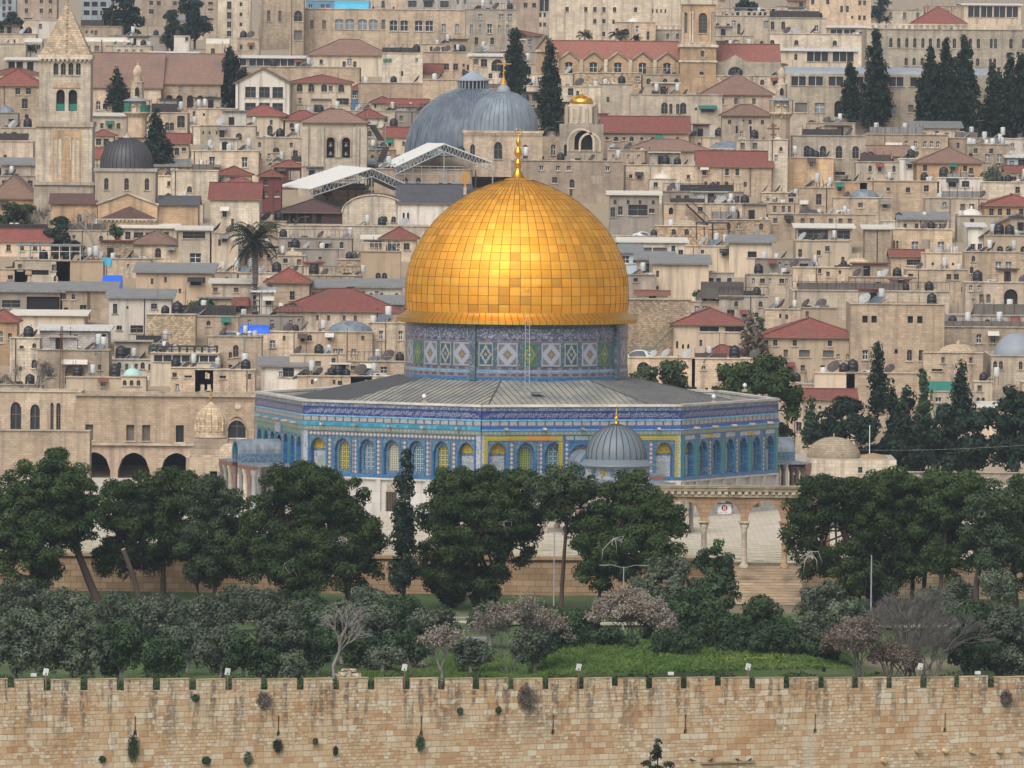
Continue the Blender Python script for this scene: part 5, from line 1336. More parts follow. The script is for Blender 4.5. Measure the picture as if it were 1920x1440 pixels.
# western portico with pointed arches, buildings of the precinct's far side
def portico():
    Y = 868.0; t, f = bld("portico_building", "long stone building with pointed arcade and windows behind the shrine", "building", 310, Y, 912)
    ar = arch
    o, g, w_, d_, zt = part_box(f, t, "arcade_wall", 140, 500, 834, 912, 'k', "x180|254|334,879,60x60", depth=9, dep=6.5)
    b = MB(); b.box((0, -.1, zt + .02), (w_, .5, .25)); b.build("cornice", [MT['p']], o)
    o, g, w_, d_, zt = part_box(f, t, "upper_wall", 145, 480, 742, 834, 'w', "s170,812,15x30 s247|277,812,15x30 r263|343,765,3x13 b340,813,15x32 p447,800,33x40", yo=.4, depth=12, flat=True, dep=.5)
    b = MB(); b.box((0, -.05, zt + .05), (w_ + .3, .5, .25)); b.build("cornice", [MT['p']], o)
    b = MB(); b.wall(arch(g.X(447), g.Z(834), 2.6, 3.0, 'p'), [arch(g.X(447), g.Z(834.1), 2.15, 2.75, 'p')], -.12, .14); b.build("arch_moulding", [MT['k']], o)
    for px in (410, 448):
        b = MB(); b.wall(arch(g.X(px), g.Z(767), .95, .95, 'c'), [arch(g.X(px), g.Z(765.3), .72, .72, 'c')], -.1, .12); b.poly(arch(g.X(px), g.Z(765.3), .72, .72, 'c'), -.03, 1); b.build("rosette", [MT['k'], MT['p']], o)
    b = MB()
    for i in range(20): b.box((g.X(395 + i * 4.2), -.06, g.Z(747)), (.12, .14, .45))
    b.build("frieze", [MT['k']], o)
portico()
house("stone hall with tall pointed blind arches beside the portico building", -30, 152, 735, 830, 'w', 'F', "p32,780,20x52 p68,783,18x50 s70,789,17x34 p100,780,6x50 p112,781,8x52", 'building', 'stone_hall', 10, 872)
house("lower stone wall with dark stained parapet behind the large pine", -40, 171, 808, 905, 'w', 'F', "", 'wall', 'stone_wall', 4, 852)
def small_domes():
    Y = 815; t, f = bld("domed_shrine", "small stone shrine with scalloped onion dome and gilt finial", "shrine", 397, Y, 912); s = f.s
    o, g, w_, d_, zt = part_box(f, t, "square_base", 360, 434, 843, 912, 'w', "v402,850,9x13", depth=4, yo=0)
    part_box(f, t, "drum_block", 366, 430, 823, 846, 'w', "", yo=.3, depth=3.4)
    b = MB(); r = 28 * s; cx = f.X(397); z0_ = f.Z(822)
    b.lathe([(r * 1.12, 0), (r * 1.12, .18), (r, .2), (r * 1.02, .7)], 24, 0, (cx, 2, z0_)); 
    prof = [(r * 1.02, .7), (r * 1.02, 1.7), (r * .92, 2.2), (r * .70, 2.75), (r * .42, 3.2), (r * .16, 3.5), (.03, 3.75)]
    b.lathe(prof, 24, 0, (cx, 2, z0_))
    for i in range(14):
        a = 2 * math.pi * i / 14; b.tube([(cx + (q + .02) * math.sin(a), 2 - (q + .02) * math.cos(a), z0_ + z) for q, z in prof[:5]], [.14, .14, .12, .08, .02], 5, 0)
    b.build("scalloped_dome", [MT['stone_dome']], t)
    b = MB(); b.lathe([(.12, 3.6), (.05, 3.9), (.16, 4.1), (.05, 4.25), (.13, 4.4), (.04, 4.55), (.08, 4.65), (0, 4.9)], 8, 0, (cx, 2, z0_)); b.build("finial", [MT['gold']], t)
    Y = 800; t, f = bld("domed_cell", "low stone cell with round brick dome and dark doorway", "building", 396, Y, 920); s = f.s
    o, g, w_, d_, zt = part_box(f, t, "cell_wall", 352, 442, 858, 920, 'w', "o404,892,14x17 r359,892,7x4", depth=5, flat=True)
    b = MB(); r = 26 * s; n_ = 8; b.lathe([(r * math.cos(math.pi / 2 * i / n_), 1.45 * math.sin(math.pi / 2 * i / n_)) for i in range(n_ + 1)], 28, 0, (g.X(433), 2.6, zt - .1)); b.build("brick_dome", [stone("pale dome brick", (.38, .31, .21), (.62, .54, .40), bw=.3, bh=.16, mort=.02, streak=.1)], o)
    b = MB(); b.face([(g.X(412), -.02, g.Z(901)), (g.X(417), -.5, g.Z(901)), (g.X(417), -.5, g.Z(884)), (g.X(412), -.02, g.Z(884))]); b.build("door", [MT['steel']], o)
    Y = 780; t, f = bld("domed_building", "pale stone building with broad brick dome beside the shrine", "building", 1584, Y, 935); s = f.s
    o, g, w_, d_, zt = part_box(f, t, "stone_wall", 1483, 1686, 862, 935, 'p', "r1495|1507,900,4x18 r1618,881,8x11", depth=11, flat=False)
    b = MB(); r = 51 * s; n_ = 10; b.lathe([(r, 0)] + [(r * math.cos(math.pi / 2 * i / n_), .1 + 1.95 * math.sin(math.pi / 2 * i / n_)) for i in range(n_ + 1)], 40, 0, (g.X(1571), 4.2, zt)); b.tube([(g.X(1571), 4.2, zt + 2), (g.X(1571), 4.2, zt + 2.4)], .06, 5, 0); b.build("brick_dome", [stone("weathered dome brick", (.36, .29, .20), (.54, .46, .34), bw=.32, bh=.17, mort=.02, streak=.25, blotch=.4)], o)
    b = MB(); b.lathe([(1.5, 0), (1.2, .3), (0, .5)], 16, 0, (g.X(1645), 4, zt)); b.build("low_vault", [MT['o']], o)
small_domes()
house("low pale stone wall behind the right pine crowns", 1690, 1960, 887, 935, 'p', 'F', "", 'wall', 'stone_wall', 1.2, 800)
def rail():
    t, f = bld("stone_balustrade", "white stone railing between the shrine and the domed building", "railing", 1468, 781, 913); b = MB(); w_ = 30 * f.s
    b.box((0, 0, f.Z(895)), (w_, .25, .12)); b.box((0, 0, .1), (w_, .3, .2))
    for i in range(8): b.box((-w_ / 2 + (i + .5) * w_ / 8, 0, f.Z(904)), (.08, .14, f.Z(896)))
    b.build("posts", [MT['p']], t)
rail()
# ---------------------------------------------------------------- houses: label, x0, x1, top, bottom (photograph pixels), walls, roof, openings
H = house
B_ = dict(cat='apartment block', name='apartment_block', group='apartment blocks on the skyline')
H("hazy blue glass fronted block behind the far trees", -25, 27, -60, 50, 'b', 'F', "r5|16,4|16|28,6x8".replace('4|16|28', '4') + " r5|16,16,6x8 r5|16,28,6x8", **B_)
H("hazy pinkish apartment block with square windows near stone spire", 28, 104, -60, 40, 'k', 'F', "r47|75|92,3,6x7 r47|75|92,20,6x8", **B_)
H("unfinished hazy block with open floors behind dark tree", 150, 206, -60, 40, 'b', 'F', "o160|175|191,8,11x9 o160|175|191,24,11x9", **B_)
H("hazy pink block behind the dark cypress tops", 262, 345, -60, 42, 'k', 'F', "r281|295|325,6,7x8 r281|325,22,9x9", **B_)
H("narrow hazy block with stacked balconies", 380, 404, -60, 70, 'k', 'F', "r392,6|1,9x5".replace('6|1', '6') + " r392,18,10x4 r392,36,10x4 r392,54,10x4", **B_)
H("tall beige apartment block with paired window columns", 405, 467, -60, 85, 'p', 'F', "r427,10,8x14 r427,29,8x12 r427,46,8x11 r427,63,8x10 r449,8,5x7 r449,27,5x7 r449,46,5x7", **B_)
H("low beige block right of the stone spire", 146, 226, 50, 78, 'w', 'F', "r160|170,44,4x5".replace('44', '60'))
H("long white hall with scalloped edge behind the spire", 37, 106, 38, 66, 'W', 'F', "")
H("white barrel roofed canopy hall left of the spire", 40, 77, 79, 100, 'g', 'Vw8', "r48|60|70,88,8x8")
H("white barrel roofed hall with dark railings", 153, 242, 78, 104, 'p', 'Vw8', "o205|215|225|235,82,3x8")
H("beige wall block at the edge left of the spire", -20, 46, 82, 128, 'p', 'B', "")
H("open pavilion with thin white sheet roof", 10, 72, 113, 133, 'g', 'S', "o20|35|55,124,12x16")
H("low roof block with pipes and red flues", 196, 282, 86, 106, 'p', 'F', "")
H("white roofed shed beside the tall cypress", 280, 366, 102, 116, 'g', 'Nw', "")
H("long dining terrace with white metal roof and dark glazing", 362, 578, 109, 130, 'g', 'Nw', "w395|440|485|530,117,40x12")
H("white rooftop cabin with dark diamond emblem", 324, 353, 68, 95, 'W', 'F', "r348,73,6x7")
H("pale vaulted shed roof near beige apartment block", 384, 428, 82, 100, 'c', 'Vw10', "")
H("stone house with white tanks under apartment block", 442, 484, 72, 100, 'w', 'F', "r450|468,88,5x9")
H("long old tiled hospice hall behind the bell tower", 166, 300, 164, 212, 'w', 'Xo60', "q183,198,9x17", depth=16)
H("hospice wing with six round arches and old tiled roof", 290, 412, 157, 210, 'w', 'Xo52', "v296|316|335|355|374|393,191,12x25", depth=16)
H("red roofed stone hall left of the bell tower", -16, 74, 160, 232, 'w', 'Hr28', "r45,194,11x18", depth=14)
H("rough stone house with dish left of bell tower", -10, 61, 265, 316, 'k', 'F', "a9,295,6x10")
H("grey roof house with small lead cupola", -12, 32, 212, 246, 'g', 'Dg8,18,18', "o20,228,10x10")
H("narrow pale house with chimney by the tower", 0, 66, 240, 270, 'p', 'F', "r50,255,6x9")
H("grey shed with skylights below the stone house", 2, 66, 310, 336, 'g', 'M', "r12|22,322,6x6")
H("ochre house with broad old tiled roof by tower", -20, 66, 372, 412, 'o', 'Ho40', "", depth=14)
H("little red hipped cream house behind ribbed dome", 173, 212, 253, 282, 'c', 'Hr9', "r184|198,266,10x12")
H("red lean-to roofed house touching the ribbed dome", 172, 196, 296, 316, 'c', 'Xr17', "")
H("pale terrace house with awning behind the minaret", 172, 236, 218, 252, 'p', 'S', "r205|221,236,7x10 r190,236,6x10")
H("house with arched balcony right of the netted minaret", 282, 350, 212, 288, 'w', 'F', "a298,236,9x18 a312|321,237,8x15 r338,228,14x22", depth=9)
H("plain stone block with one tiny window below arches", 352, 444, 204, 240, 'w', 'F', "r381,215,4x5")
H("red roofed hut below the arched balcony house", 304, 353, 268, 302, 'c', 'Xr16', "r331,284,8x13 r344,280,8x6")
H("weathered stone terrace with three small arches", 374, 478, 236, 284, 'p', 'F', "a380|392|405,249,3x6 a447,256,11x13 r415,253,9x22")
H("long stone house with two glazed windows under tanks", 358, 484, 283, 332, 'w', 'F', "g397|458,304,11x19")
H("low stone house with shrubs below the two windows", 320, 408, 320, 366, 'p', 'F', "a355,355,9x11")
H("highest of three red hipped houses right of cypress", 403, 470, 327, 348, 'w', 'Hr14', "")
H("middle one of three red hipped houses right of cypress", 421, 478, 346, 362, 'w', 'Hr14', "")
H("two storey house with broad red gable by bare tree", 394, 486, 373, 442, 'p', 'Xr27', "r421,400,7x14 r436,416,5x12", depth=11)
H("maroon timber cabin with red pyramid roof", 487, 527, 330, 392, 'm', 'Hr11', "", name='timber_cabin')
H("maroon upper cabin with red roof beside squat tower", 515, 566, 312, 345, 'm', 'Hr11', "")
H("red patched roof house behind the garden trees", -14, 96, 452, 475, 'c', 'Xr20', "")
H("terrace house with pale stone parapet under white pergola", 28, 132, 488, 548, 'p', 'F', "o70,511,44x9")
H("low plaster house left of the pergola terrace", -20, 60, 505, 548, 'w', 'F', "r20,520,10x8")
H("tan house with one large blank plaster wall", 106, 194, 490, 548, 't', 'F', "")
H("square stone cottage with old tiled pyramid roof", 246, 335, 457, 500, 'w', 'Ho22', "a297,474,11x18", depth=9)
H("pale flat house with air conditioners behind the cottage", 228, 331, 428, 460, 'p', 'S', "r240,442,10x14 r260|282,441,18x10 r312,440,10x10")
H("weathered house with white awning and dark square window", 335, 394, 432, 502, 'p', 'S', "r364,441,42x12 g367,484,22x18")
H("stone house with stairway left of the palm", 398, 447, 437, 502, 'c', 'F', "r435,470,28x20 r412,455,5x12")
H("long tan house with white framed barred window", 256, 398, 512, 572, 't', 'M', "b368,530,20x10 r286,528,5x11", depth=10)
H("low house with red awning beneath the palm", 398, 476, 532, 590, 'w', 'S', "r437,580,48x12")
H("tan brick house below the blue tarpaulin", 114, 216, 546, 592, 'w', 'M', "a125,580,9x7 r157,576,12x8")
H("open dark shed with sloping sheet roof", -6, 118, 548, 592, 'g', 'M', "o82,572,62x32 r22,570,34x14")
H("weathered white stucco house with grey dish", 205, 322, 560, 632, 'W', 'M', "r217,579,8x18 r240,577,4x5 r290,574,11x10 r225,615,10x8 r258,617,24x14")
H("rubble walled stone house below the evergreen", 276, 368, 590, 645, 'u', 'F', "o381,628,1x1".replace('381', '360'))
H("row of cream walls with two dark garage doors", 24, 160, 592, 618, 'c', 'S', "r38|107|148,601,17x17")
H("ochre house with red hip at the frame edge", -22, 33, 602, 680, 'o', 'Hr20', "q3,632,9x22 r20,630,7x10")
H("unfinished house of white blockwork and slab roof", 76, 204, 620, 662, 'B', 'Sw', "r100,640,7x20 o190,638,20x24")
H("old stone house with large arched wooden gate", 72, 206, 657, 722, 'w', 'F', "A142,700,37x40 r95,701,9x12 r189,688,6x10")
H("small stone house left of the arched gate", 20, 76, 634, 712, 'p', 'F', "a66,682,10x16 r42,651,8x5")
H("stone building with green netted terrace frame", 126, 230, 708, 742, 'c', 'F', "r150|185|212,715,24x12")
H("tiny stone shrine with pale turquoise dome", 229, 276, 706, 745, 'c', 'Dt249,19,21', "a236|249|262,718,7x10")
H("house with long white sheet fence under pergola", 284, 412, 663, 716, 'c', 'F', "r306,715,3x7".replace('715', '700') + " w350,672,120x12")
H("stone house with white jointed vaults and blue tarpaulin", 392, 492, 631, 695, 'w', 'Dv437,30,14', "a444,658,10x22")
H("stone terrace house below the white sheet fence", 322, 402, 690, 742, 'w', 'F', "r355,706,14x4 r389,704,4x12")
H("cream terrace house under the vaulted house", 368, 480, 694, 742, 'w', 'F', "r420,707,12x5")
H("long plain terrace wall of pale stone", 522, 802, 424, 450, 'p', 'F', "")
H("brown roofed timber dining hall on the terrace", 520, 650, 398, 425, 'd', 'Hb22', "o535|550|565|580|598,410,10x18", depth=10, name='timber_hall')
H("white walled church with steep slate roof by dome", 746, 880, 381, 428, 'W', 'Xs31', "a757|765,407,4x16 b786,408,44x32", depth=15, name='slate_church', cat='church')
H("red hip roofed stone house left of golden dome", 716, 781, 447, 478, 'w', 'Hr19', "r763,462,11x12", depth=9)
H("sandy tower house with white railing and twin arches", 677, 752, 472, 524, 't', 'Rw', "a710|722,517,10x11")
H("cream roof cabin on the sandy tower house", 682, 726, 449, 474, 'c', 'S', "s705,458,22x12")
H("rubble walled corner house with little stone dome", 632, 678, 487, 522, 'u', 'Ds645,9,6', "")
H("grey concrete house with white lean-to wall", 540, 634, 467, 498, 'g', 'F', "r601,484,6x5")
H("long grey terrace house with white tarpaulins", 520, 660, 447, 476, 'g', 'Rd', "")
H("pale house with rubble vault behind palm fronds", 518, 575, 480, 512, 'p', 'Ds548,28,14', "r536,489,8x8")
H("square house with red pyramid roof beside palm", 501, 581, 529, 570, 'w', 'Hr24', "r549,554,9x16", depth=7)
H("white lean-to shed with window under the palm", 478, 512, 548, 592, 'W', 'Nw', "r505,566,10x11")
H("broad red hipped house beside the golden dome", 520, 754, 583, 616, 'w', 'Hr36', "", depth=13)
H("scaffold clad grey penthouse on red hipped house", 630, 758, 571, 606, 'g', 'M', "r684|720,580,42x22 r640,577,4x6", depth=6)
H("stone house with grey lead cupola left of dome", 605, 700, 623, 668, 'w', 'Dg657,44,26', "", depth=9)
H("stone house with two white framed tall windows", 692, 762, 606, 655, 'w', 'F', "g716|753,629,8x17")
H("house with iron caged balcony left of the drum", 652, 760, 678, 712, 'w', 'Rd', "g690|722,694,13x13")
H("stone cottage with stepped pale gable and shuttered window", 478, 552, 622, 668, 'w', 'F', "t513,645,10x14")
H("cream flat roofed house with grey shuttered window", 545, 634, 665, 718, 'c', 'F', "s597,682,14x10 r548,680,6x10")
H("white shed house with green water butt", 492, 576, 688, 722, 'W', 'M', "r543,698,21x17 r568,702,8x10")
H("lower stone house with black tanks near octagon", 560, 700, 706, 742, 'w', 'F', "r640,718,8x8")
H("stone wall house with narrow slit by octagon", 660, 768, 706, 742, 'p', 'F', "")
H("dark cluttered balcony house right of golden dome", 1143, 1236, 366, 424, 'g', 'S', "r1196,394,36x20 r1163,395,8x16 r1149,398,8x18 r1222,395,10x8")
H("stone house with arched doors and black iron stair", 1245, 1386, 382, 430, 'w', 'F', "v1258,396,8x13 v1352,408,9x18 v1366,404,8x16 r1313,392,9x8")
H("pale fenced roof terrace above the arched doors", 1243, 1395, 360, 392, 'g', 'Rd', "")
H("rubble house with wide low stone dome", 1228, 1330, 424, 460, 'u', 'Ds1288,32,16', "")
H("white flat house with long brown windows", 1163, 1286, 455, 494, 'W', 'S', "r1174,461,9x7 s1210|1238|1260,472,26x16 r1277,474,9x12", depth=9)
H("domed roof with white joints above white house", 1150, 1230, 443, 466, 'p', 'Dv1203,21,14', "")
H("pale blue sheet metal house beside dome rim", 1165, 1201, 475, 514, 'l', 'M', "g1174,487,14x14")
H("grey house with dark doorway between sheet houses", 1196, 1262, 488, 530, 'g', 'M', "r1213,503,11x18 g1213,491,10x5")
H("big blank cream house with stained wall", 1225, 1330, 496, 550, 'c', 'M', "r1234,514,5x12 r1234,540,4x7", depth=10)
H("tan house with sloping roof and barred window", 1368, 1448, 456, 502, 'c', 'M', "b1411,477,17x11 r1297,470,1x1".replace('1297', '1430'))
H("cream house with small window behind steel stair", 1286, 1372, 462, 500, 'c', 'F', "r1318,472,6x7")
H("stained concrete house below the doorway", 1178, 1230, 516, 556, 'g', 'F', "r1193,525,8x7")
H("low grey terrace house right of the cream house", 1326, 1378, 512, 548, 'g', 'F', "")
H("rubble wall with triangular brick vents", 1177, 1297, 562, 668, 'u', 'F', "", 'wall', 'stone_wall')
H("low white house with rusted tile strip roof", 1196, 1254, 552, 570, 'W', 'Xr5', "r1225,558,13x6")
H("buff brick block behind red hipped house", 1295, 1358, 566, 604, 'w', 'F', "")
H("grey fence terrace with dark tarpaulin", 1350, 1442, 556, 606, 'g', 'Rd', "r1372,590,14x18")
H("red hipped house beside the green stair", 1265, 1404, 608, 676, 'c', 'Hr27', "r1332|1380,617,36x9 a1272,647,4x14 a1283|1293,650,4x9 a1371,654,12x13", depth=11)
H("small red hipped house behind grey dishes", 1316, 1400, 672, 690, 'w', 'Hr22', "")
H("stone house with white jointed vault by drum", 1176, 1306, 671, 742, 'w', 'Dv1203,26,20', "a1209,690,24x22")
H("buff stone house above the round crowned trees", 1300, 1436, 673, 742, 'w', 'F', "q1322|1352,690,8x8")
H("cream corner house with green netted roof terrace", 1493, 1592, 452, 506, 'c', 'F', "r1501,475,7x15 r1536,474,7x9", depth=10)
H("netted terrace cabin on the cream corner house", 1494, 1598, 428, 456, 'g', 'S', "r1525,440,56x18 r1582,440,24x16 r1608,445,1x1".replace('1608', '1563'))
H("tall stone house with dark door beside solar heater", 1498, 1564, 352, 404, 'w', 'F', "r1535,374,10x20")
H("stone house with bulging grey lead dome", 1562, 1672, 371, 408, 'w', 'Dg1622,30,21', "r1672,388,1x1".replace('1672', '1650'))
H("stone house with low dark lead dome", 1440, 1642, 402, 432, 'w', 'Dk1523,28,14', "")
H("small battlemented stone house by dark dome", 1438, 1498, 381, 418, 'w', 'B', "")
H("stone house with one wide shuttered window", 1622, 1670, 430, 494, 'w', 'S', "s1644,439,38x16")
H("two storey stone house with twin slits and black tanks", 1668, 1786, 430, 480, 'w', 'F', "s1677|1683,459,4x15 t1716|1765,461,12x16")
H("house with red lean-to awning beside cream blocks", 1672, 1732, 480, 504, 'w', 'Xr10', "r1714,492,26x10")
H("pair of cream blocks with tiny square windows", 1729, 1812, 475, 508, 'c', 'F', "r1750|1788,495,4x5")
H("stone house with tall shuttered windows and slits", 1810, 1914, 473, 534, 'w', 'F', "s1837|1842,500,3x19 t1873|1892,501,10x21")
H("tan house with three arched windows at frame edge", 1846, 1945, 442, 478, 't', 'F', "a1876|1892|1920,467,12x11")
H("tall white corrugated shed beside black tank", 1816, 1844, 426, 474, 'W', 'Nw', "")
H("ochre house with arched recessed balcony", 1812, 1945, 530, 600, 'k', 'F', "s1842|1855,560,8x16 v1897,556,26x28")
H("white sheet cabins on the slit windowed house", 1655, 1742, 415, 434, 'W', 'F', "r1700,422,8x8")
H("orange gabled house at the frame edge", 1868, 1950, 420, 442, 'o', 'Gg18', "")
H("ochre house with broad red hip at frame edge", 1846, 1960, 385, 420, 'o', 'Hr18', "", depth=13)
H("whitewashed domed hut left of the orange gable", 1795, 1868, 405, 432, 'c', 'Dw1823,22,18', "r1823,398,7x8".replace('398', '414'))
H("low stone house with cement vault below corner house", 1592, 1650, 500, 545, 'w', 'Ds1612,28,22', "r1576,510,1x1".replace('1576', '1636'))
H("wide low stone house with arched grille window", 1594, 1720, 520, 556, 'w', 'F', "a1620,536,18x9 r1648,534,10x10")
H("long stone house front below the cream corner house", 1488, 1600, 502, 548, 'w', 'F', "r1538,508,6x8 r1576,510,5x7")
H("old stone house with two low stone domes", 1700, 1815, 506, 548, 'w', 'Ds1840,1,1'.replace('1840,1,1', '1780,24,8'), "")
H("long fenced stone terrace above the massive house", 1488, 1782, 546, 580, 'p', 'Rd', "v1640,564,13x8")
H("massive stone house with four dark square windows", 1597, 1773, 571, 718, 'w', 'F', "o1624|1641|1709|1727,599,10x13 g1625,666,11x18 o1683,659,6x8 r1708|1730,666,9x20", depth=13)
H("octagonal red roofed house with ribbon of windows", 1430, 1616, 632, 706, 'c', 'Hr31', "w1470|1520|1570,634,48x13 s1476,663,8x14 s1511|1556,663,20x13", depth=14)
H("plaster wall house left of the octagonal red roof", 1436, 1502, 580, 628, 'w', 'F', "a1465,592,4x9 a1477,594,5x9")
H("tan plaster block with dark drainpipe", 1502, 1572, 578, 628, 't', 'F', "")
H("long stone house with two arched white framed windows", 1771, 1950, 614, 668, 'w', 'F', "q1838|1865,635,10x17 a1760,637,1x1".replace('1760', '1790'))
H("grey concrete terrace at the frame edge", 1780, 1950, 592, 622, 'g', 'F', "")
H("weathered stone house with broad low stone dome", 1734, 1846, 662, 726, 'w', 'Ds1803,42,22', "r1760,694,20x4")
H("pale hall with large cement dome at frame edge", 1862, 1960, 668, 730, 'p', 'Dp1912,44,48', "a1869|1880|1917,685,7x15", depth=16)
H("stone house with green mesh fence and small window", 1738, 1832, 735, 790, 'p', 'F', "g1763,750,12x9")
H("cream house with flat white roof between pines", 1824, 1880, 764, 800, 'c', 'Sw', "r1859,777,21x11")
H("plain cream block right of the green mesh fence", 1830, 1864, 716, 760, 'c', 'F', "")
H("stone house with red gabled roof behind the pines", 1484, 1608, 748, 845, 'w', 'Xr15', "r1502,800,10x16 r1541,764,5x6", depth=8)
H("white garden wall house beside the slim cypress", 1530, 1606, 700, 752, 'c', 'F', "")
H("long stone wall house above the round crowned trees", 1590, 1740, 700, 752, 'w', 'F', "x1645|1680|1710,705,26x14")
H("large pale hotel front with arched shuttered windows", 565, 869, 18, 100, 'w', 'F', "s582|605,47,7x16 T633|653|677|697,46,16x19 s716,46,7x18 G735|755|782|802,48,15x20 t829|854,52,7x16", depth=14, cat='hotel', name='hotel_building')
H("teal rooftop cabin with bright blue awning", 571, 690, 2, 22, 'n', 'F', "g579|602|612,12,8x7")
H("tall pale block with slim shuttered windows", 482, 541, -30, 82, 'w', 'F', "s501|522,30,6x20 s482,30,1x1".replace('482', '490'))
H("stone stair block with big arched window", 540, 567, -30, 104, 'w', 'F', "a556,30,15x20 s556,66,15x18 s541,32,2x20".replace('541', '545'))
H("grey stone school with slim pointed windows", 868, 966, 18, 95, 'p', 'Rd', "t881|897|933|949,55,5x17 g915,54,9x18")
H("curved stone gable with niche on the hotel roof", 683, 756, -6, 20, 'w', 'Go20', "p715,8,6x14 a697|735,15,4x6")
H("white rooftop cabins with striped awnings", 756, 966, -8, 20, 'g', 'Rd', "r770|800|830,8,16x12")
H("cream house with long weathered hipped roof", 575, 726, 103, 132, 'c', 'Ho27', "r643|663,121,6x12 r600,116,6x8", depth=11)
H("brown stone block with row of square windows", 790, 882, 98, 150, 'k', 'F', "r835|852,125,9x12 r867,122,4x5 r875,126,4x10")
H("cream rooftop house below tanks", 785, 858, 83, 102, 'c', 'F', "r806|828,92,5x9")
H("house with red lean-to roof and white boxes", 774, 826, 136, 156, 'w', 'Xr15', "r810,148,5x6")
H("long buff retaining house wall below terrace", 478, 672, 126, 156, 'w', 'F', "")
H("corner stone house with green tarpaulin and dishes", 714, 790, 100, 160, 'p', 'F', "r748,106,18x14 r752,138,4x9")
H("white modern gabled house with black square windows", 440, 541, 156, 222, 'W', 'Gs27', "r489,147,10x17 r494|519|468,173,20x20 r494|519|468,203,20x20", depth=11)
H("cream house with red hip and arched brown windows", 545, 656, 154, 212, 'c', 'Hr13', "a560|582|606|638,165,11x14 a606,193,11x15 r641,190,23x12 a618,191,5x7", depth=10)
H("blue hoarding kiosk with small red roof", 655, 681, 168, 195, 'n', 'Hr9', "")
H("cream house with red gable and arched balcony door", 448, 533, 216, 262, 'c', 'Hr19', "c505,211,5x5 a505,245,10x20 s505,229,30x4".replace(' s505,229,30x4', ''), depth=10)
H("cream house with maroon roof behind squat tower", 530, 602, 224, 262, 'c', 'Hr15', "r548,246,8x8 a556,250,7x14")
H("buff stone wall with dark water tank", 670, 792, 156, 196, 'k', 'F', "")
H("white house with red pyramid roof behind scaffold stair", 662, 718, 220, 246, 'W', 'Hr15', "c714,214,1x1".replace('714', '700'))
H("cream house with red roof and blue box", 695, 736, 192, 226, 'c', 'Hr10', "r702,199,4x7")
H("cream house with long red roof and lancet windows", 726, 800, 199, 236, 'c', 'Xr12', "p745|754,221,4x16 p733,218,4x9")
H("low cream house with red roof against grey dome", 720, 768, 256, 290, 'c', 'Xr16', "")
H("brown stone house with arched window and air conditioner", 478, 566, 258, 326, 'w', 'F', "a517,281,12x9 r553,288,9x13 r521,303,12x11")
H("stone terrace wall behind hotel gardens", 790, 900, 150, 200, 'w', 'F', "")
H("pale house with arched window left of dark cypress", 878, 948, 106, 165, 'p', 'Nw', "a930,122,22x22 r905,98,26x10".replace('98,26x10', '118,12x14'))
H("broad blank pale block with scattered square windows", 1027, 1272, -60, 78, 'p', 'F', "r1060|1095|1112|1129|1149|1188,18,6x9 r1112|1129,40,6x8 r1147,41,4x8 r1129,64,6x8 r1220|1228|1236|1244,20,3x7", depth=14, **B_)
H("pinkish block beside blue glass stair tower", 958, 1008, -60, 58, 'k', 'F', "r982|998,10,7x9", **B_)
H("narrow block with tall blue glass stairwell", 1006, 1028, -60, 55, 'p', 'F', "w1017,10,18x22 r1010|1018,28,4x8 r1010|1018,46,5x8", **B_)
H("old stone tower house with pale dome", 1150, 1226, 42, 85, 'w', 'Dw1185,14,12', "a1170,60,14x12 a1212,66,5x16")
H("pale balustraded house left of the belfry", 1213, 1275, 56, 84, 'p', 'B', "")
H("pale stone school with slim arched windows right of belfry", 1338, 1442, 30, 90, 'p', 'B', "a1342|1362|1382,54,6x20 a1405|1425,80,6x8")
H("red roofed pale hut against the long church", 1131, 1183, 147, 162, 'p', 'Xr10', "")
H("pale stone house with four arched windows and cypress", 1180, 1352, 178, 236, 'p', 'F', "a1244|1279,203,12x21 a1256|1269,204,6x19 s1325,206,25x9 r1303,204,4x5", depth=10)
H("blank pale stone house left of the four arches", 1125, 1182, 158, 228, 'p', 'F', "r1138,187,5x10")
H("low pale house with green tarpaulin by long church", 985, 1130, 162, 200, 'p', 'F', "r1068,172,10x13 r1081,175,5x9 r1001,203,1x1".replace('1001,203,1x1', '1030,180,6x8'))
H("brown hall with weathered pyramid roof", 1314, 1446, 177, 222, 'k', 'Ho36', "", depth=12)
H("long hall with plain dark red roof and roundels", 1128, 1290, 248, 290, 'k', 'Xr27', "c1137|1169|1202|1234,260,6x6", depth=10)
H("low hall with faded tile roof below red hall", 1170, 1330, 282, 312, 'w', 'Ho19', "", depth=9)
H("stone house with flat grey lead dome", 1328, 1404, 280, 306, 'w', 'Dg1365,37,20', "")
H("stone church front with striped arches and stone gable", 1352, 1444, 216, 294, 'w', 'Ho18', "q1380|1406,243,4x14 c1392,193,1x1".replace('1392,193,1x1', '1392,226,4x4'))
H("gabled buff house with red tiles and round vent", 1308, 1446, 312, 352, 'w', 'Xr26', "c1404,316,8x8", depth=9)
H("reddish stone house with blind arch behind golden dome", 958, 1168, 302, 366, 'k', 'F', "a1072,344,9x16")
H("pale house with three tiny shuttered openings", 1160, 1318, 310, 350, 'w', 'F', "r1222,297,1x1".replace('297', '330') + " r1182|1198|1290,331,6x7")
H("house with white ribbed cupola by the gabled house", 1216, 1268, 336, 365, 'p', 'Dw1242,20,16', "")
H("ochre stone block with shrubs on the roof", 1138, 1208, 282, 316, 'k', 'F', "")
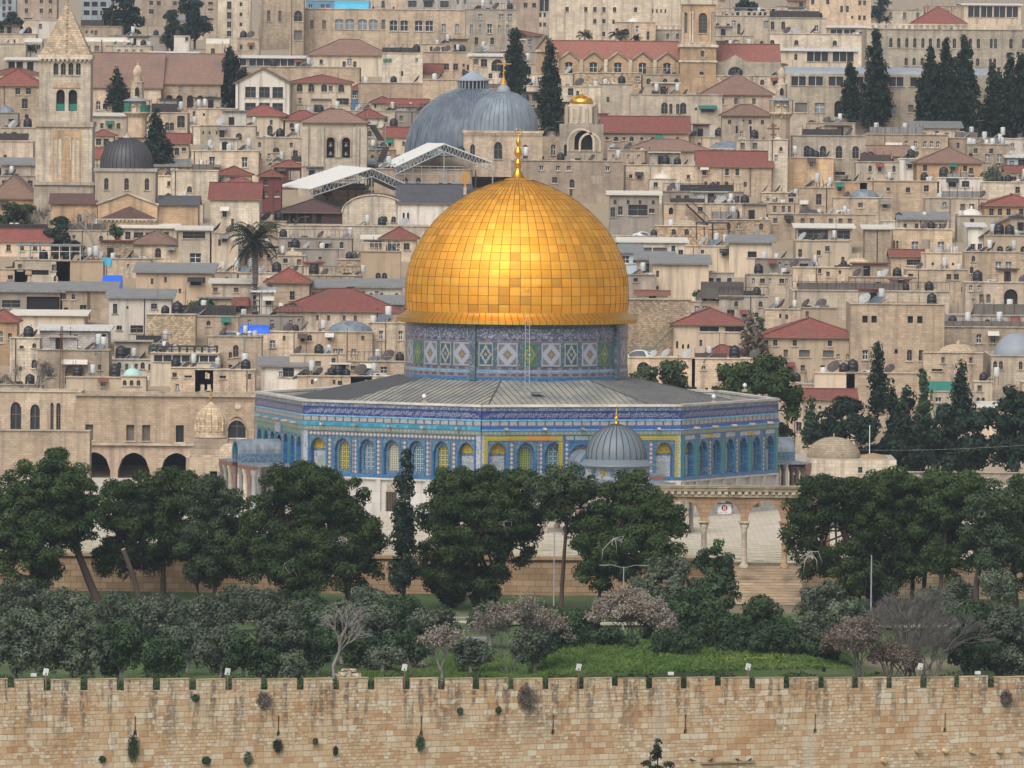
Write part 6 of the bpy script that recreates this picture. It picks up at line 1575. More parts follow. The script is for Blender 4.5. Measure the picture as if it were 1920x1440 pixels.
H("long pale palace with balustrade and rows of arches", 1622, 1950, 56, 200, 'p', 'B', "a1637|1667|1682|1697|1712|1727|1741|1756|1771|1786|1801|1816|1831|1892|1916,81,6x18 a1855|1863,81,5x18 a1696|1711|1726|1740|1785|1830,116,6x14 a1854|1862,118,5x18", depth=18, cat='palace', name='palace')
H("long house with barrel roof and ribbon windows", 1470, 1850, 139, 236, 'p', 'Vg12', "w1495|1527|1565|1603|1640|1678|1718|1757,153,28x17 t1535,203,18x18 v1570,205,15x30 s1500,203,22x18 t1670,205,18x18 s1706,203,10x14 r1740,190,8x10", depth=14, cat='long house')
H("white roofed clubhouse with dark open veranda", 1453, 1606, 96, 128, 'c', 'Nw', "w1530|1578,106,40x18", depth=10)
H("pale house with big red hip on the skyline", 1708, 1806, 44, 68, 'c', 'Hr30', "", depth=12)
H("modern house with wide blue glazed veranda", 1803, 1910, 10, 58, 'c', 'Sw', "w1822|1846|1870|1894,22,22x20", depth=12)
H("tan apartment block with paired small windows", 1514, 1629, -60, 45, 'w', 'F', "r1574|1585,17,5x12 r1608|1617,5,5x9 r1608|1617,33,5x9 r1594,32,4x5 r1520|1548,4,6x9", depth=13, **B_)
H("low glass roofed hall below tan apartment block", 1543, 1626, 52, 72, 'p', 'Sw', "w1565|1590|1612,61,22x11")
H("small red roofed cream house by the tan block", 1455, 1540, 20, 40, 'c', 'Xr7', "r1516,24,4x5")
H("pale stone school wing with outside stair", 1440, 1546, 34, 95, 'p', 'F', "a1445|1465,48,7x15 q1527,53,8x12")
H("low arcaded stone wall behind white clubhouse", 1440, 1625, 64, 108, 'p', 'F', "a1445|1490|1562,80,8x9")
H("white stone house with four arched brown windows", 1486, 1622, 255, 338, 'p', 'F', "a1512|1542|1572|1603,285,12x23 r1574,325,19x6", depth=11)
H("pale green roof house with timber pergola", 1512, 1602, 231, 262, 'c', 'F', "r1531,242,6x6")
H("stone house with four small arched shuttered windows", 1620, 1776, 253, 288, 'w', 'F', "q1698|1715|1733|1745|1757,270,7x12")
H("ochre cottage with weathered gabled roof", 1620, 1702, 292, 310, 'o', 'Xo17', "")
H("ochre stone house with weathered hipped roof", 1718, 1840, 305, 342, 'o', 'Ho26', "r1771|1820,320,7x11", depth=10)
H("stone house with blue shutters under solar heaters", 1812, 1892, 271, 322, 'w', 'F', "t1850|1873,296,8x15 r1819,292,7x9")
H("white plaster hut with solar panel and dish", 1684, 1722, 298, 322, 'W', 'F', "r1705,310,8x10")
H("ochre brick house with white pillars", 1474, 1562, 296, 345, 'o', 'F', "o1482,308,14x24 r1500,308,14x22")
H("white house with two dark green windows", 1757, 1842, 334, 378, 'W', 'F', "r1785|1810,345,14x11")
H("grey stone block with water tank on tall stand", 1604, 1686, 304, 345, 'p', 'F', "")
H("small stone houses with dish and vault", 1612, 1760, 340, 378, 'w', 'Ds1655,18,10', "r1665,355,6x6 r1702,356,8x9")
H("buff stone house above bulging lead dome", 1560, 1625, 342, 378, 'o', 'F', "")
H("green painted sheet shed at the frame edge", 1888, 1950, 296, 325, 'l', 'Nw', "r1915,305,14x12")
H("red roofed hut below the green sheet shed", 1886, 1950, 322, 346, 'k', 'Xr10', "r1900,335,10x8")
H("pale house with dark window right of garden tree", 1842, 1935, 342, 388, 'p', 'F', "r1810,362,1x1".replace('1810', '1880'))
H("wide stone house below the white green windowed house", 1735, 1850, 372, 412, 'p', 'F', "s1805|1822,370,9x12".replace('370', '388'))
H("pale cross topped tower house with niche", 1440, 1476, 262, 350, 'p', 'Dw1458,9,10', "a1465,258,1x1".replace('258', '275') + " a1463,279,6x8")
H("stone house front between cypresses and gabled house", 1380, 1444, 262, 318, 'p', 'F', "")
H("old church front of reddish stone under the tent roofs", 690, 884, 318, 364, 'k', 'F', "p760|784,345,9x24 p826|842,348,8x14", 'church', 'old_church', 9)
H("pale stone vaulted hall with broad curved gable", 642, 762, 398, 427, 'p', 'Cb32', "a722|738,411,9x11", 'hall', 'vaulted_hall', 12)
H("stone wall with pale pilasters below the grey rotunda", 740, 880, 292, 345, 'k', 'F', "", 'church', 'old_church', 6)
# plain houses that fill the rows between the others: only slivers of them are seen
def fillers():
    rg = random.Random(21)
    used = {}
    for y1 in (40, 66, 92, 118, 142, 166, 190, 214, 238, 262, 286, 310, 334, 358, 384, 410, 436, 462, 488, 514, 540, 566, 592, 618, 644, 670, 696, 722, 744):
        x = -30 + rg.uniform(0, 20)
        while x < 1950:
            w_ = rg.uniform(80, 140); x1 = x + w_; y0 = y1 - rg.uniform(20, 30)
            # skip where a listed house already covers this one's visible face
            cov = 0; n_ = 0
            for fx in (.1, .3, .5, .7, .9):
                for fy in (.08, .35, .7):
                    n_ += 1; px, py = x + w_ * fx, y0 + (y1 - y0) * fy
                    if any(h['x0'] <= px <= h['x1'] and h['y0'] <= py <= h['y1'] + 8 for h in HOUSES if h['label']): cov += 1
                    elif 757 < px < 1185 and py > 330 and ((px - 970) ** 2 / 205 ** 2 + (min(py, 540) - 545) ** 2 / 210 ** 2 < 1): cov += 1
                    elif 480 < px < 1457 and py > 742: cov += 1
                    elif 1185 < px and py > 745: cov += 1
                    elif 60 < px < 175 and py < 440: cov += 1
            if cov < n_ * .62:
                near = min((h for h in HOUSES if h['label']), key=lambda h: abs((h['x0'] + h['x1']) / 2 - (x + x1) / 2) + 2.0 * abs(h['y0'] - y0) + (0 if h['y1'] > y1 else 60))
                col, m = rg.choice([("buff", 'w'), ("buff", 'w'), ("pale", 'p'), ("cream", 'c'), ("tan", 't'), ("reddish", 'k'), ("grey", "g"), ("rubble", "u"), ("white", "W"), ("grey", "g"), ("rubble", "u")])
                rel = "behind" if near['y1'] > y1 else "below"
                nl = ' '.join(near['label'].split()[:8])
                k = "plain %s house %s " % (col, rel) + nl
                wins = ""
                nw = rg.randint(1, 4)
                ky = y0 + (y1 - y0) * .5
                kind = rg.choice("rrrgasta")
                wins = "%s%s,%.1f,%.0fx%.0f" % (kind, '|'.join("%.1f" % (x + w_ * (i + .5 + rg.uniform(-.12, .12)) / nw) for i in range(nw)), ky, rg.uniform(5, 9), rg.uniform(8, 12))
                house(k, x, x1, y0, y1, m, rg.choice(['F', 'F', 'F', 'F', 'F', 'F', 'F', 'F', 'Rd', 'M', 'Rd', 'Hr9' if y1 < 300 else 'F']), wins)
                HOUSES[-1]['fill'] = True
            x = x1 + rg.uniform(-6, 4)
fillers()
# ---------------------------------------------------------------- old city wall in front
def city_wall():
    n = NT("ancient city wall stone"); x, y, z = n.sep(n.obj())
    def brick(bw, bh, mo, off, sq=1.0):
        b = n.n("TexBrick", Scale=1.0, offset=.5, squash=sq, squash_frequency=3)
        b.inputs["Brick Width"].default_value = bw; b.inputs["Row Height"].default_value = bh; b.inputs["Mortar Size"].default_value = mo; b.inputs["Mortar Smooth"].default_value = .3
        b.inputs["Color1"].default_value = (0, 0, 0, 1); b.inputs["Color2"].default_value = (1, 1, 1, 1); b.inputs["Mortar"].default_value = (.4, .4, .4, 1)
        wob = n.noise(n.com(x, y, z), .9, 3.0)
        n.t.links.new(n.com(n.m('ADD', n.m('ADD', x, y), n.m('MULTIPLY_ADD', wob, .16, off)), n.m('ADD', z, n.m('MULTIPLY', wob, .10))), b.inputs["Vector"])
        return b.outputs[0], b.outputs[1]
    c1, m1 = brick(.76, .43, .018, 0.0, .8); c2, m2 = brick(.42, .25, .016, 3.0, .8)
    sel = n.noise(n.com(n.m('MULTIPLY', x, .5), y, z), .42, 2.0)
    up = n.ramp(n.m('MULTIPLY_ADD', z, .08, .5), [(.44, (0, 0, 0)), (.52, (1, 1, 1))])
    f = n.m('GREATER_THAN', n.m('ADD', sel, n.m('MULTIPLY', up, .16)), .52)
    br = n.mix(f, c1, c2); mo = n.mix(f, m1, m2)
    big = n.noise(n.com(x, y, z), .33, 5.0, .6); fine = n.noise(n.com(x, y, z), 4.5, 4.0, .65)
    v = n.m('ADD', n.m('MULTIPLY', br, .36), n.m('MULTIPLY', big, .78))
    col = n.ramp(v, [(.27, (.46, .26, .135)), (.45, (.545, .35, .20)), (.58, (.59, .425, .275)), (.70, (.62, .485, .345)), (.88, (.70, .60, .47))])
    col = n.mix(n.m('MULTIPLY', n.m('GREATER_THAN', br, .88), .42), col, (.70, .61, .48)); col = n.mix(n.m('MULTIPLY', n.m('LESS_THAN', br, .10), .36), col, (.42, .225, .11))
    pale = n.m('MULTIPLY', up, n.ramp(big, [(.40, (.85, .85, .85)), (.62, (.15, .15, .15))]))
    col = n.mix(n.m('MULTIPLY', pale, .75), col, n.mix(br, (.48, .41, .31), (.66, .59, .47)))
    k = n.m('MULTIPLY_ADD', fine, .55, .72); col = n.mix(1.0, col, n.com(k, k, k), 'MULTIPLY')
    col = n.mix(n.m('MULTIPLY', mo, .42), col, (.26, .185, .115))
    # black weather streaks running down from the parapet
    s1 = n.noise(n.com(n.m('MULTIPLY', x, 1.5), n.m('MULTIPLY', z, .16), 7.0), 1.0, 3.0, .6); s2 = n.noise(n.com(x, z, 3.0), 2.3, 4.0, .7)
    fall = n.ramp(n.m('MULTIPLY_ADD', z, .16, 1.0), [(.15, (0, 0, 0)), (.55, (.65, .65, .65)), (.85, (1, 1, 1))])
    sf = n.m('MULTIPLY', n.m('MULTIPLY', n.ramp(s1, [(.50, (0, 0, 0)), (.58, (1, 1, 1))]), n.ramp(s2, [(.40, (0, 0, 0)), (.52, (1, 1, 1))])), fall)
    col = n.mix(n.m('MULTIPLY', sf, .72), col, (.075, .068, .062))
    s3 = n.noise(n.com(n.m('MULTIPLY', x, .55), n.m('MULTIPLY', z, .06), 17.0), 1.0, 2.0)
    col = n.mix(n.m('MULTIPLY', n.ramp(s3, [(.60, (0, 0, 0)), (.68, (1, 1, 1))]), .55), col, (.58, .51, .42))
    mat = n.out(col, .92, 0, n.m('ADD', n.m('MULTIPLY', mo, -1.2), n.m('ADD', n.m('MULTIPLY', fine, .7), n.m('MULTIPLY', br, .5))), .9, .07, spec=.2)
    A, B = P(-70, 1297.5, 555), P(1990, 1291, 591)
    L = math.hypot(B.x - A.x, B.y - A.y); yaw = math.atan2(B.y - A.y, B.x - A.x); k = (B.z - A.z) / L
    t = thing("city_wall", "long battlemented golden stone city wall with black rain streaks", "wall", A, yaw)
    T = lambda x, yy, z: (x, yy, z + k * x)
    sx = lambda px: None
    def along(px):      # distance along the wall for a pixel column
        dx = (CR.x * (px - 960) / FPX); d = F0 + CR * ((px - 960) / FPX) + CU * ((720 - 1300) / FPX)
        ux, uy = math.cos(yaw), math.sin(yaw); dn = math.hypot(d.x, d.y); vx, vy = d.x / dn, d.y / dn
        # A + u*t on ray v
        det = ux * (-vy) - uy * (-vx)
        return ((-A.x) * (-vy) - (-A.y) * (-vx)) / det
    slits = [254.5, 523, 791, 1038, 1286, 1529.5, 1773]
    zp = lambda py: -(py - 1294) * .0382
    holes = []
    for i, px in enumerate(slits):
        a = along(px); y0_, y1_ = (1341, 1378) if i else (1340, 1378)
        if i == 0: y0_, y1_ = 1340, 1375
        holes.append([(a - .17, zp(y1_)), (a + .17, zp(y1_)), (a + .14, zp(y1_ - 6)), (a + .07, zp(y1_ - 10)), (a + .06, zp(y0_)), (a - .06, zp(y0_)), (a - .07, zp(y1_ - 10)), (a - .14, zp(y1_ - 6))])
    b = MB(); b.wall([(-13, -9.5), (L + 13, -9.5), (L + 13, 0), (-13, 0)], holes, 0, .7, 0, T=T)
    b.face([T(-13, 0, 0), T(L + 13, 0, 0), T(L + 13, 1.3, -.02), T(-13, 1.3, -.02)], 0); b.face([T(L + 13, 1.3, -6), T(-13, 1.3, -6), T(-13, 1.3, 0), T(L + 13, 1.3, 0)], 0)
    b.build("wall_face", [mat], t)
    for h in holes:
        b = MB(); b.poly(h, .65, T=T); b.build("arrow_slit", [MT['void']], t)
    # merlons
    edges = [(-40, 15), (28.75, 83), (97, 152), (166, 220), (234, 288), (302, 356), (369.5, 424), (437, 491), (503.5, 558), (571, 625), (637, 691), (703.5, 757), (770, 823), (835.5, 888), (900, 954.5),
             (964, 1019), (1030, 1084), (1096, 1149), (1160, 1213), (1224.5, 1278), (1289, 1342), (1353, 1407), (1417, 1471), (1481.5, 1536), (1546, 1600), (1610, 1664), (1673.5, 1727), (1739, 1791), (1800, 1854), (1865, 1935)]
    edges = [(-40 - 68 * k, 15 - 68 * k) for k in range(5, 0, -1)] + edges + [(1945 + 64 * k, 1998 + 64 * k) for k in range(0, 5)]
    rg = random.Random(2)
    cap = stone("wall cap stone", (.42, .30, .14), (.55, .45, .30), bw=.9, bh=.2, streak=.3)
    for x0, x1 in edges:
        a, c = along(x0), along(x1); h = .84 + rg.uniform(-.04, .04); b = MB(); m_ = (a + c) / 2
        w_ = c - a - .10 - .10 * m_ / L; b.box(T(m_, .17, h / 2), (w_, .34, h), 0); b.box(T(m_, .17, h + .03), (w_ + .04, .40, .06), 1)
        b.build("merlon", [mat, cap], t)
    for i in range(len(edges) - 1):                    # the odd half ruined crenel stones
        if rg.random() < .25:
            a, c = along(edges[i][1]), along(edges[i + 1][0]); b = MB(); b.box(T((a + c) / 2, .4, .12), (c - a + .02, .5, .24)); b.build("crenel_stone", [mat], t)
    for px, py in ((1657, 1430), (1720, 1412), (1772, 1412), (1822, 1413), (1873, 1413), (1914, 1413)):
        b = MB(); a = along(px); r = .2
        b.tube([T(a, .1, zp(py)), T(a, -.35, zp(py))], [r * 1.05, r], 14); b.build("column_drum_end", [cap], t)
    return t, along, zp, T, A, yaw
WALL = city_wall()
def wally(px): return float(np.interp(px, [-70, 1990], [555, 591]))
def wallpt(px, py, out=0.0):
    t, along, zp, T, A, yaw = WALL
    v = Vector(T(along(px), -out, zp(py))); return A + Matrix.Rotation(yaw, 3, 'Z') @ v
# ---------------------------------------------------------------- foliage
def leafmat(name, c1, c2, c3, tip=.35):
    n = NT(name); g = n.n("NewGeometry"); rp = g.outputs["Random Per Island"]
    bl = n.noise(n.obj(), .55, 3.0); rn = n.rnd()
    col = n.mix(rp, c1, c2)
    col = n.mix(n.ramp(bl, [(.42, (0, 0, 0)), (.66, (1, 1, 1))]), col, n.mix(rp, c2, c3))
    k = n.m('MULTIPLY_ADD', rn, .35, .82); col = n.mix(1.0, col, n.com(k, k, k), 'MULTIPLY')
    return n.out(col, .75, spec=.12)
LM = {'pine': leafmat("pine needles", (.022, .042, .015), (.042, .072, .023), (.080, .112, .034)),
      'pine2': leafmat("greyer pine needles", (.028, .048, .026), (.052, .078, .038), (.085, .11, .048)),
      'cyp': leafmat("cypress foliage", (.013, .026, .018), (.024, .042, .026), (.040, .060, .034)),
      'olive': leafmat("olive leaves", (.052, .074, .046), (.098, .122, .080), (.155, .175, .118)),
      'shrub': leafmat("dark shrub leaves", (.024, .048, .022), (.046, .080, .036), (.080, .118, .052)),
      'dry': leafmat("dry seed clusters", (.19, .16, .125), (.29, .25, .20), (.38, .335, .275)),
      'brown': leafmat("dry brown leaves", (.13, .10, .08), (.20, .16, .125), (.27, .22, .175)),
      'grass': leafmat("tall fresh grass", (.035, .068, .014), (.065, .115, .024), (.12, .155, .04)),
      'palm': leafmat("palm fronds", (.028, .040, .022), (.055, .068, .038), (.085, .09, .055)),
      'twig': leafmat("dead twigs", (.09, .075, .065), (.15, .13, .115), (.20, .175, .155)),
      'far': leafmat("far dark foliage", (.012, .026, .02), (.02, .036, .026), (.03, .05, .032))}
BARK = plain("dark pine bark", (.055, .036, .028), .9, var=.35, scale=2.5); BARKG = plain("grey bark", (.16, .14, .13), .9, var=.3, scale=2.5); PALEB = plain("pale dead branches", (.30, .27, .25), .9)
def leaves(name, mat, cen, nor, size, parent, origin, asp=.55, rng=None):
    """one mesh of many small leaf sprays: cen, nor (n,3), size (n)"""
    n = len(cen)
    r = rng.normal(size=(n, 3)); nor = nor / (np.linalg.norm(nor, axis=1, keepdims=True) + 1e-9)
    t = np.cross(nor, r); t /= (np.linalg.norm(t, axis=1, keepdims=True) + 1e-9); b = np.cross(nor, t)
    sz = size[:, None]; c = cen - np.array(origin)
    v = np.empty((n, 4, 3)); bend = nor * sz * .18
    v[:, 0] = c - t * sz - bend; v[:, 1] = c - b * sz * asp + bend * .3; v[:, 2] = c + t * sz - bend; v[:, 3] = c + b * sz * asp + bend * .3
    me = bpy.data.meshes.new(name)
    me.vertices.add(4 * n); me.vertices.foreach_set("co", v.reshape(-1).astype(np.float32))
    me.loops.add(4 * n); me.loops.foreach_set("vertex_index", np.arange(4 * n, dtype=np.int32))
    me.polygons.add(n); me.polygons.foreach_set("loop_start", np.arange(0, 4 * n, 4, dtype=np.int32)); me.polygons.foreach_set("loop_total", np.full(n, 4, dtype=np.int32))
    me.materials.append(mat); me.update(calc_edges=True); me.validate()
    o = bpy.data.objects.new(name, me); link(o, parent); return o
def sph(rng, n, up=0.0):
    d = rng.normal(size=(n, 3)); d[:, 2] += up; d /= np.linalg.norm(d, axis=1, keepdims=True); return d
def puffs(rng, ells, puff, leaf, dens, flat=.75, up=.45, inner=.35, jit=.32):
    """ells: (centre, radii) in metres -> leaf centres, normals, sizes, puff centres"""
    C, N_, Z_, PC = [], [], [], []
    for c, r in ells:
        c = np.array(c); r = np.array(r)
        area = (r[0] * r[2] + r[0] * r[1] + r[1] * r[2]) / 3
        k = max(3, int(5.5 * area / (puff * puff)))
        d = sph(rng, k, .25); rad = np.where(rng.rand(k) < inner, rng.uniform(.25, .75, k), rng.uniform(.80, 1.02, k))
        pc = c + d * r * rad[:, None]
        for q in pc:
            pr = puff * rng.uniform(.65, 1.25); m_ = int(dens * pr * pr)
            dd = sph(rng, m_, up); sh = rng.uniform(.55, 1.0, m_)
            p = q + dd * sh[:, None] * pr * np.array([1, 1, flat])
            C.append(p); N_.append(dd + rng.normal(size=(m_, 3)) * jit); Z_.append(leaf * rng.uniform(.6, 1.35, m_)); PC.append(q)
    return np.concatenate(C), np.concatenate(N_), np.concatenate(Z_), PC
def tree(name, label, Y, crown, trunks, mat='pine', puff=1.0, leaf=.20, dens=120, seed=1, cat='tree', group=None, bark=None, limbs=True, flat=.75, up=.45, dz=None, inner=.35, zb=None, yspread=.35, grow=1.0):
    rng = np.random.RandomState(seed); s = S(Y)
    b0 = trunks[0][0] if trunks else (crown[0][0], crown[0][1] + crown[0][3], 4)
    base = P(b0[0], b0[1], Y)
    if zb is not None: base.z = zb
    root = thing(name, label, cat, base, 0, group)
    ells = []
    for cx, cy, rx, ry in crown:
        cy += ry * max(0, grow - 1.06) * .6
        p = P(cx, cy, Y + rng.uniform(-yspread, yspread) * rx * s * 2)
        rx = max(.5 * rx, rx * grow - .45 * puff / s); ry = max(.5 * ry, ry * grow - .45 * puff / s); ells.append(((p.x, p.y, p.z), (rx * s, (rx * .6 + ry * .4) * s if dz is None else dz * rx * s, ry * s)))
    C, N_, Z_, PC = puffs(rng, ells, puff, leaf, dens, flat, up, inner)
    leaves("crown", LM[mat], C, N_, Z_, root, base, rng=rng)
    b = MB()
    for tr in trunks:
        pts = [P(x, y, Y + .05 * i) - base for i, (x, y, w_) in enumerate(tr)]
        if zb is not None and tr is trunks[0]: pts[0].z = min(pts[0].z, 0) - .3
        b.tube(pts, [w_ * s / 2 for x, y, w_ in tr], 8, 0)
        if limbs:
            top = pts[-1]; w0 = tr[-1][2] * s / 2
            for c, r in ells:
                e = Vector(c) - base; e.z -= r[2] * .35
                if (e - top).length < 9 * 1.6:
                    mid = top.lerp(e, .5) + Vector((rng.uniform(-.4, .4), rng.uniform(-.4, .4), -.25)); b.tube([top, mid, e], [w0 * .7, w0 * .45, w0 * .18], 5, 0)
    if limbs:
        for q in PC[::2]:
            q = Vector(q) - base; near = min((Vector(c) - base for c, r in ells), key=lambda e: (e - q).length)
            b.tube([near - Vector((0, 0, .5)), near.lerp(q, .55) - Vector((0, 0, .2)), q], [.07, .05, .02], 4, 0)
    if b.f: b.build("trunk", [bark or BARK], root)
    return root
PG = "pines growing in front of the shrine"
PK = dict(cat='pine', group=PG, puff=.85, leaf=.125, dens=330, grow=1.34)
tree("pine_tree", "large pine at the frame edge with leaning dark trunk", 648, [(95, 878, 50, 38), (62, 935, 70, 55), (118, 935, 62, 52), (35, 1005, 58, 55), (140, 965, 36, 30), (95, 1000, 60, 45), (55, 1065, 50, 38), (150, 1000, 30, 24)],
     [[(192, 1146, 17), (168, 1092, 15), (140, 1020, 13), (115, 960, 9)], [(76, 1135, 9), (75, 1070, 8), (78, 1000, 6)]], seed=1, **PK)
tree("pine_tree", "round crowned pine behind the sawn off trunk", 655, [(268, 925, 62, 38), (222, 985, 42, 50), (325, 915, 45, 36), (290, 990, 66, 52), (205, 1045, 34, 26), (250, 1050, 40, 28), (330, 985, 40, 50)],
     [[(306, 1130, 12), (306, 1060, 11), (300, 985, 8)]], seed=2, **PK)
tree("pine_tree", "yellowish green pine between the round pine and the broad pine", 650, [(398, 930, 48, 34), (425, 985, 52, 46), (378, 1015, 40, 40), (395, 1065, 45, 26), (440, 1040, 40, 40)],
     [[(378, 1135, 11), (368, 1095, 9), (392, 1050, 8)], [(398, 1135, 10), (405, 1090, 8)]], mat='pine2', seed=3, **PK)
tree("pine_tree", "broad tall pine hiding the left marble corner of the shrine", 645, [(560, 905, 62, 34), (615, 925, 62, 44), (545, 965, 72, 52), (632, 985, 66, 52), (510, 1030, 62, 44), (590, 1045, 80, 52), (668, 1040, 46, 52), (545, 1080, 60, 32), (690, 1000, 24, 30)],
     [[(655, 1130, 13), (650, 1095, 11), (620, 1030, 9)], [(560, 1130, 10), (565, 1070, 9)]], seed=4, **PK)
tree("cypress_tree", "slim dark cypress before the marble wall of the shrine", 640, [(762, 872, 9, 24), (758, 915, 17, 32), (756, 965, 21, 40), (757, 1020, 26, 48), (758, 1075, 28, 42)],
     [[(757, 1140, 8), (758, 1060, 7), (760, 900, 3)]], mat='cyp', puff=.55, leaf=.17, dens=230, seed=5, cat='cypress', group=PG, limbs=False, flat=1.3)
tree("pine_tree", "wide flat topped pine right of the slim cypress", 646, [(872, 915, 72, 34), (945, 912, 58, 34), (835, 960, 46, 42), (905, 975, 76, 52), (860, 1040, 72, 52), (950, 1000, 52, 50), (975, 960, 36, 34), (835, 1085, 44, 30), (905, 1090, 46, 26)],
     [[(894, 1148, 14), (893, 1100, 13), (890, 1020, 10)], [(926, 1148, 13), (922, 1090, 11)]], seed=6, **PK)
tree("pine_tree", "tall thin trunked pine left of the grey domed pavilion", 642, [(1058, 905, 50, 28), (1020, 922, 34, 30), (1088, 935, 34, 36), (1040, 955, 30, 26), (1085, 985, 26, 18)],
     [[(1051, 1162, 9), (1055, 1080, 8), (1062, 985, 6), (1060, 930, 4)]], mat='pine2', seed=7, **PK)
tree("pine_tree", "conical pine right of the grey domed pavilion", 640, [(1180, 898, 26, 22), (1172, 935, 50, 34), (1175, 985, 66, 42), (1240, 965, 40, 36), (1120, 1010, 38, 48), (1200, 1035, 68, 44), (1140, 1060, 50, 40), (1268, 985, 20, 24)],
     [[(1124, 1162, 9), (1124, 1100, 9), (1150, 1040, 8), (1175, 950, 5)]], seed=8, **PK)
tree("young_conifer", "spiry young conifer below the stone steps", 630, [(1344, 1030, 13, 26), (1320, 1055, 20, 34), (1352, 1075, 30, 34), (1338, 1112, 46, 40), (1362, 1050, 12, 30)],
     [[(1340, 1165, 6), (1342, 1060, 4)]], mat='shrub', puff=.6, leaf=.17, dens=200, seed=9, cat='conifer', limbs=False)
tree("olive_tree", "grey green dense tree below the conical pine", 632, [(1245, 1075, 56, 36), (1275, 1110, 52, 36), (1210, 1105, 40, 30)], [[(1250, 1165, 8), (1250, 1100, 6)]], mat='olive', puff=.75, leaf=.16, dens=200, seed=10, cat='tree')
tree("pine_tree", "leaning pine with hanging boughs right of the arcade", 648, [(1560, 925, 52, 34), (1492, 962, 18, 24), (1520, 975, 34, 30), (1600, 945, 55, 42), (1492, 1015, 28, 30), (1530, 1050, 32, 26), (1585, 1065, 52, 46), (1630, 1000, 48, 44), (1515, 1075, 20, 16)],
     [[(1648, 1140, 20), (1612, 1065, 17), (1585, 1005, 13), (1565, 950, 8)], [(1668, 1140, 13), (1640, 1060, 11), (1615, 990, 7)]], seed=11, **PK)
tree("pine_tree", "tall crowned pine second from the arcade", 652, [(1672, 912, 62, 32), (1700, 950, 70, 44), (1650, 960, 46, 44), (1720, 1015, 60, 46), (1690, 1050, 52, 34)],
     [[(1710, 1140, 11), (1712, 1060, 10), (1700, 980, 7)], [(1730, 1138, 9), (1736, 1050, 8)]], seed=12, **PK)
tree("pine_tree", "bright topped pine before the low pale wall", 650, [(1778, 905, 62, 26), (1810, 930, 55, 40), (1760, 955, 50, 44), (1800, 1000, 46, 50), (1770, 1040, 40, 36)],
     [[(1763, 1135, 9), (1766, 1050, 8), (1780, 960, 6)]], seed=13, **PK)
tree("pine_tree", "pine with slim trunk near the right frame edge", 641, [(1868, 935, 40, 34), (1850, 975, 38, 36), (1880, 1010, 42, 40), (1845, 1050, 22, 22)], [[(1829, 1168, 12), (1831, 1090, 11), (1848, 1010, 8)]], mat='pine2', seed=14, **PK)
tree("pine_tree", "pine cut off by the right frame edge", 647, [(1915, 930, 34, 36), (1930, 985, 40, 50), (1920, 1050, 44, 40), (1950, 940, 40, 40)], [[(1905, 1140, 12), (1900, 1060, 10)]], seed=15, **PK)
def dead_boughs(root, px, py, Y, seed):
    rg = random.Random(seed); o = root.location; b = MB(); p0 = P(px, py, Y) - o
    for i in range(6):
        p1 = p0 + Vector((rg.uniform(-.9, .9), -.4, rg.uniform(-.9, .3))); p2 = p1 + Vector((rg.uniform(-.6, .6), -.1, rg.uniform(-1.1, -.2))); b.tube([p0, p1, p2], [.05, .035, .015], 5)
    b.build("dead_bough", [PALEB], root)
for i, (px, py, Y) in enumerate(((945, 978, 642), (650, 1010, 642), (1150, 1010, 636), (545, 1050, 641), (1520, 1035, 645))):
    cand = [q for q in SC.objects if q.name.startswith('pine_tree') and q.parent is None and abs(q.location.y - Y) < 14]
    dead_boughs(min(cand, key=lambda q: abs(q.location.x - P(px, py, Y).x)), px, py, Y, i)
# sawn off trunk
def stub():
    p = P(266, 1128, 640); t = thing("sawn_trunk", "sawn off leaning pine trunk with pale cut end", "tree stump", p)
    b = MB(); b.tube([(0, 0, -.6), P(250, 1080, 640) - p, P(231, 1030, 640) - p], [.24, .21, .18], 10, 0); b.build("trunk", [BARK], t)
    b = MB(); e = P(231, 1030, 640) - p; d = (e - (P(250, 1080, 640) - p)).normalized(); b.tube([e + d * .002, e + d * .05], [.185, .175], 10, 0); b.build("cut_end", [MT['o']], t)
stub()
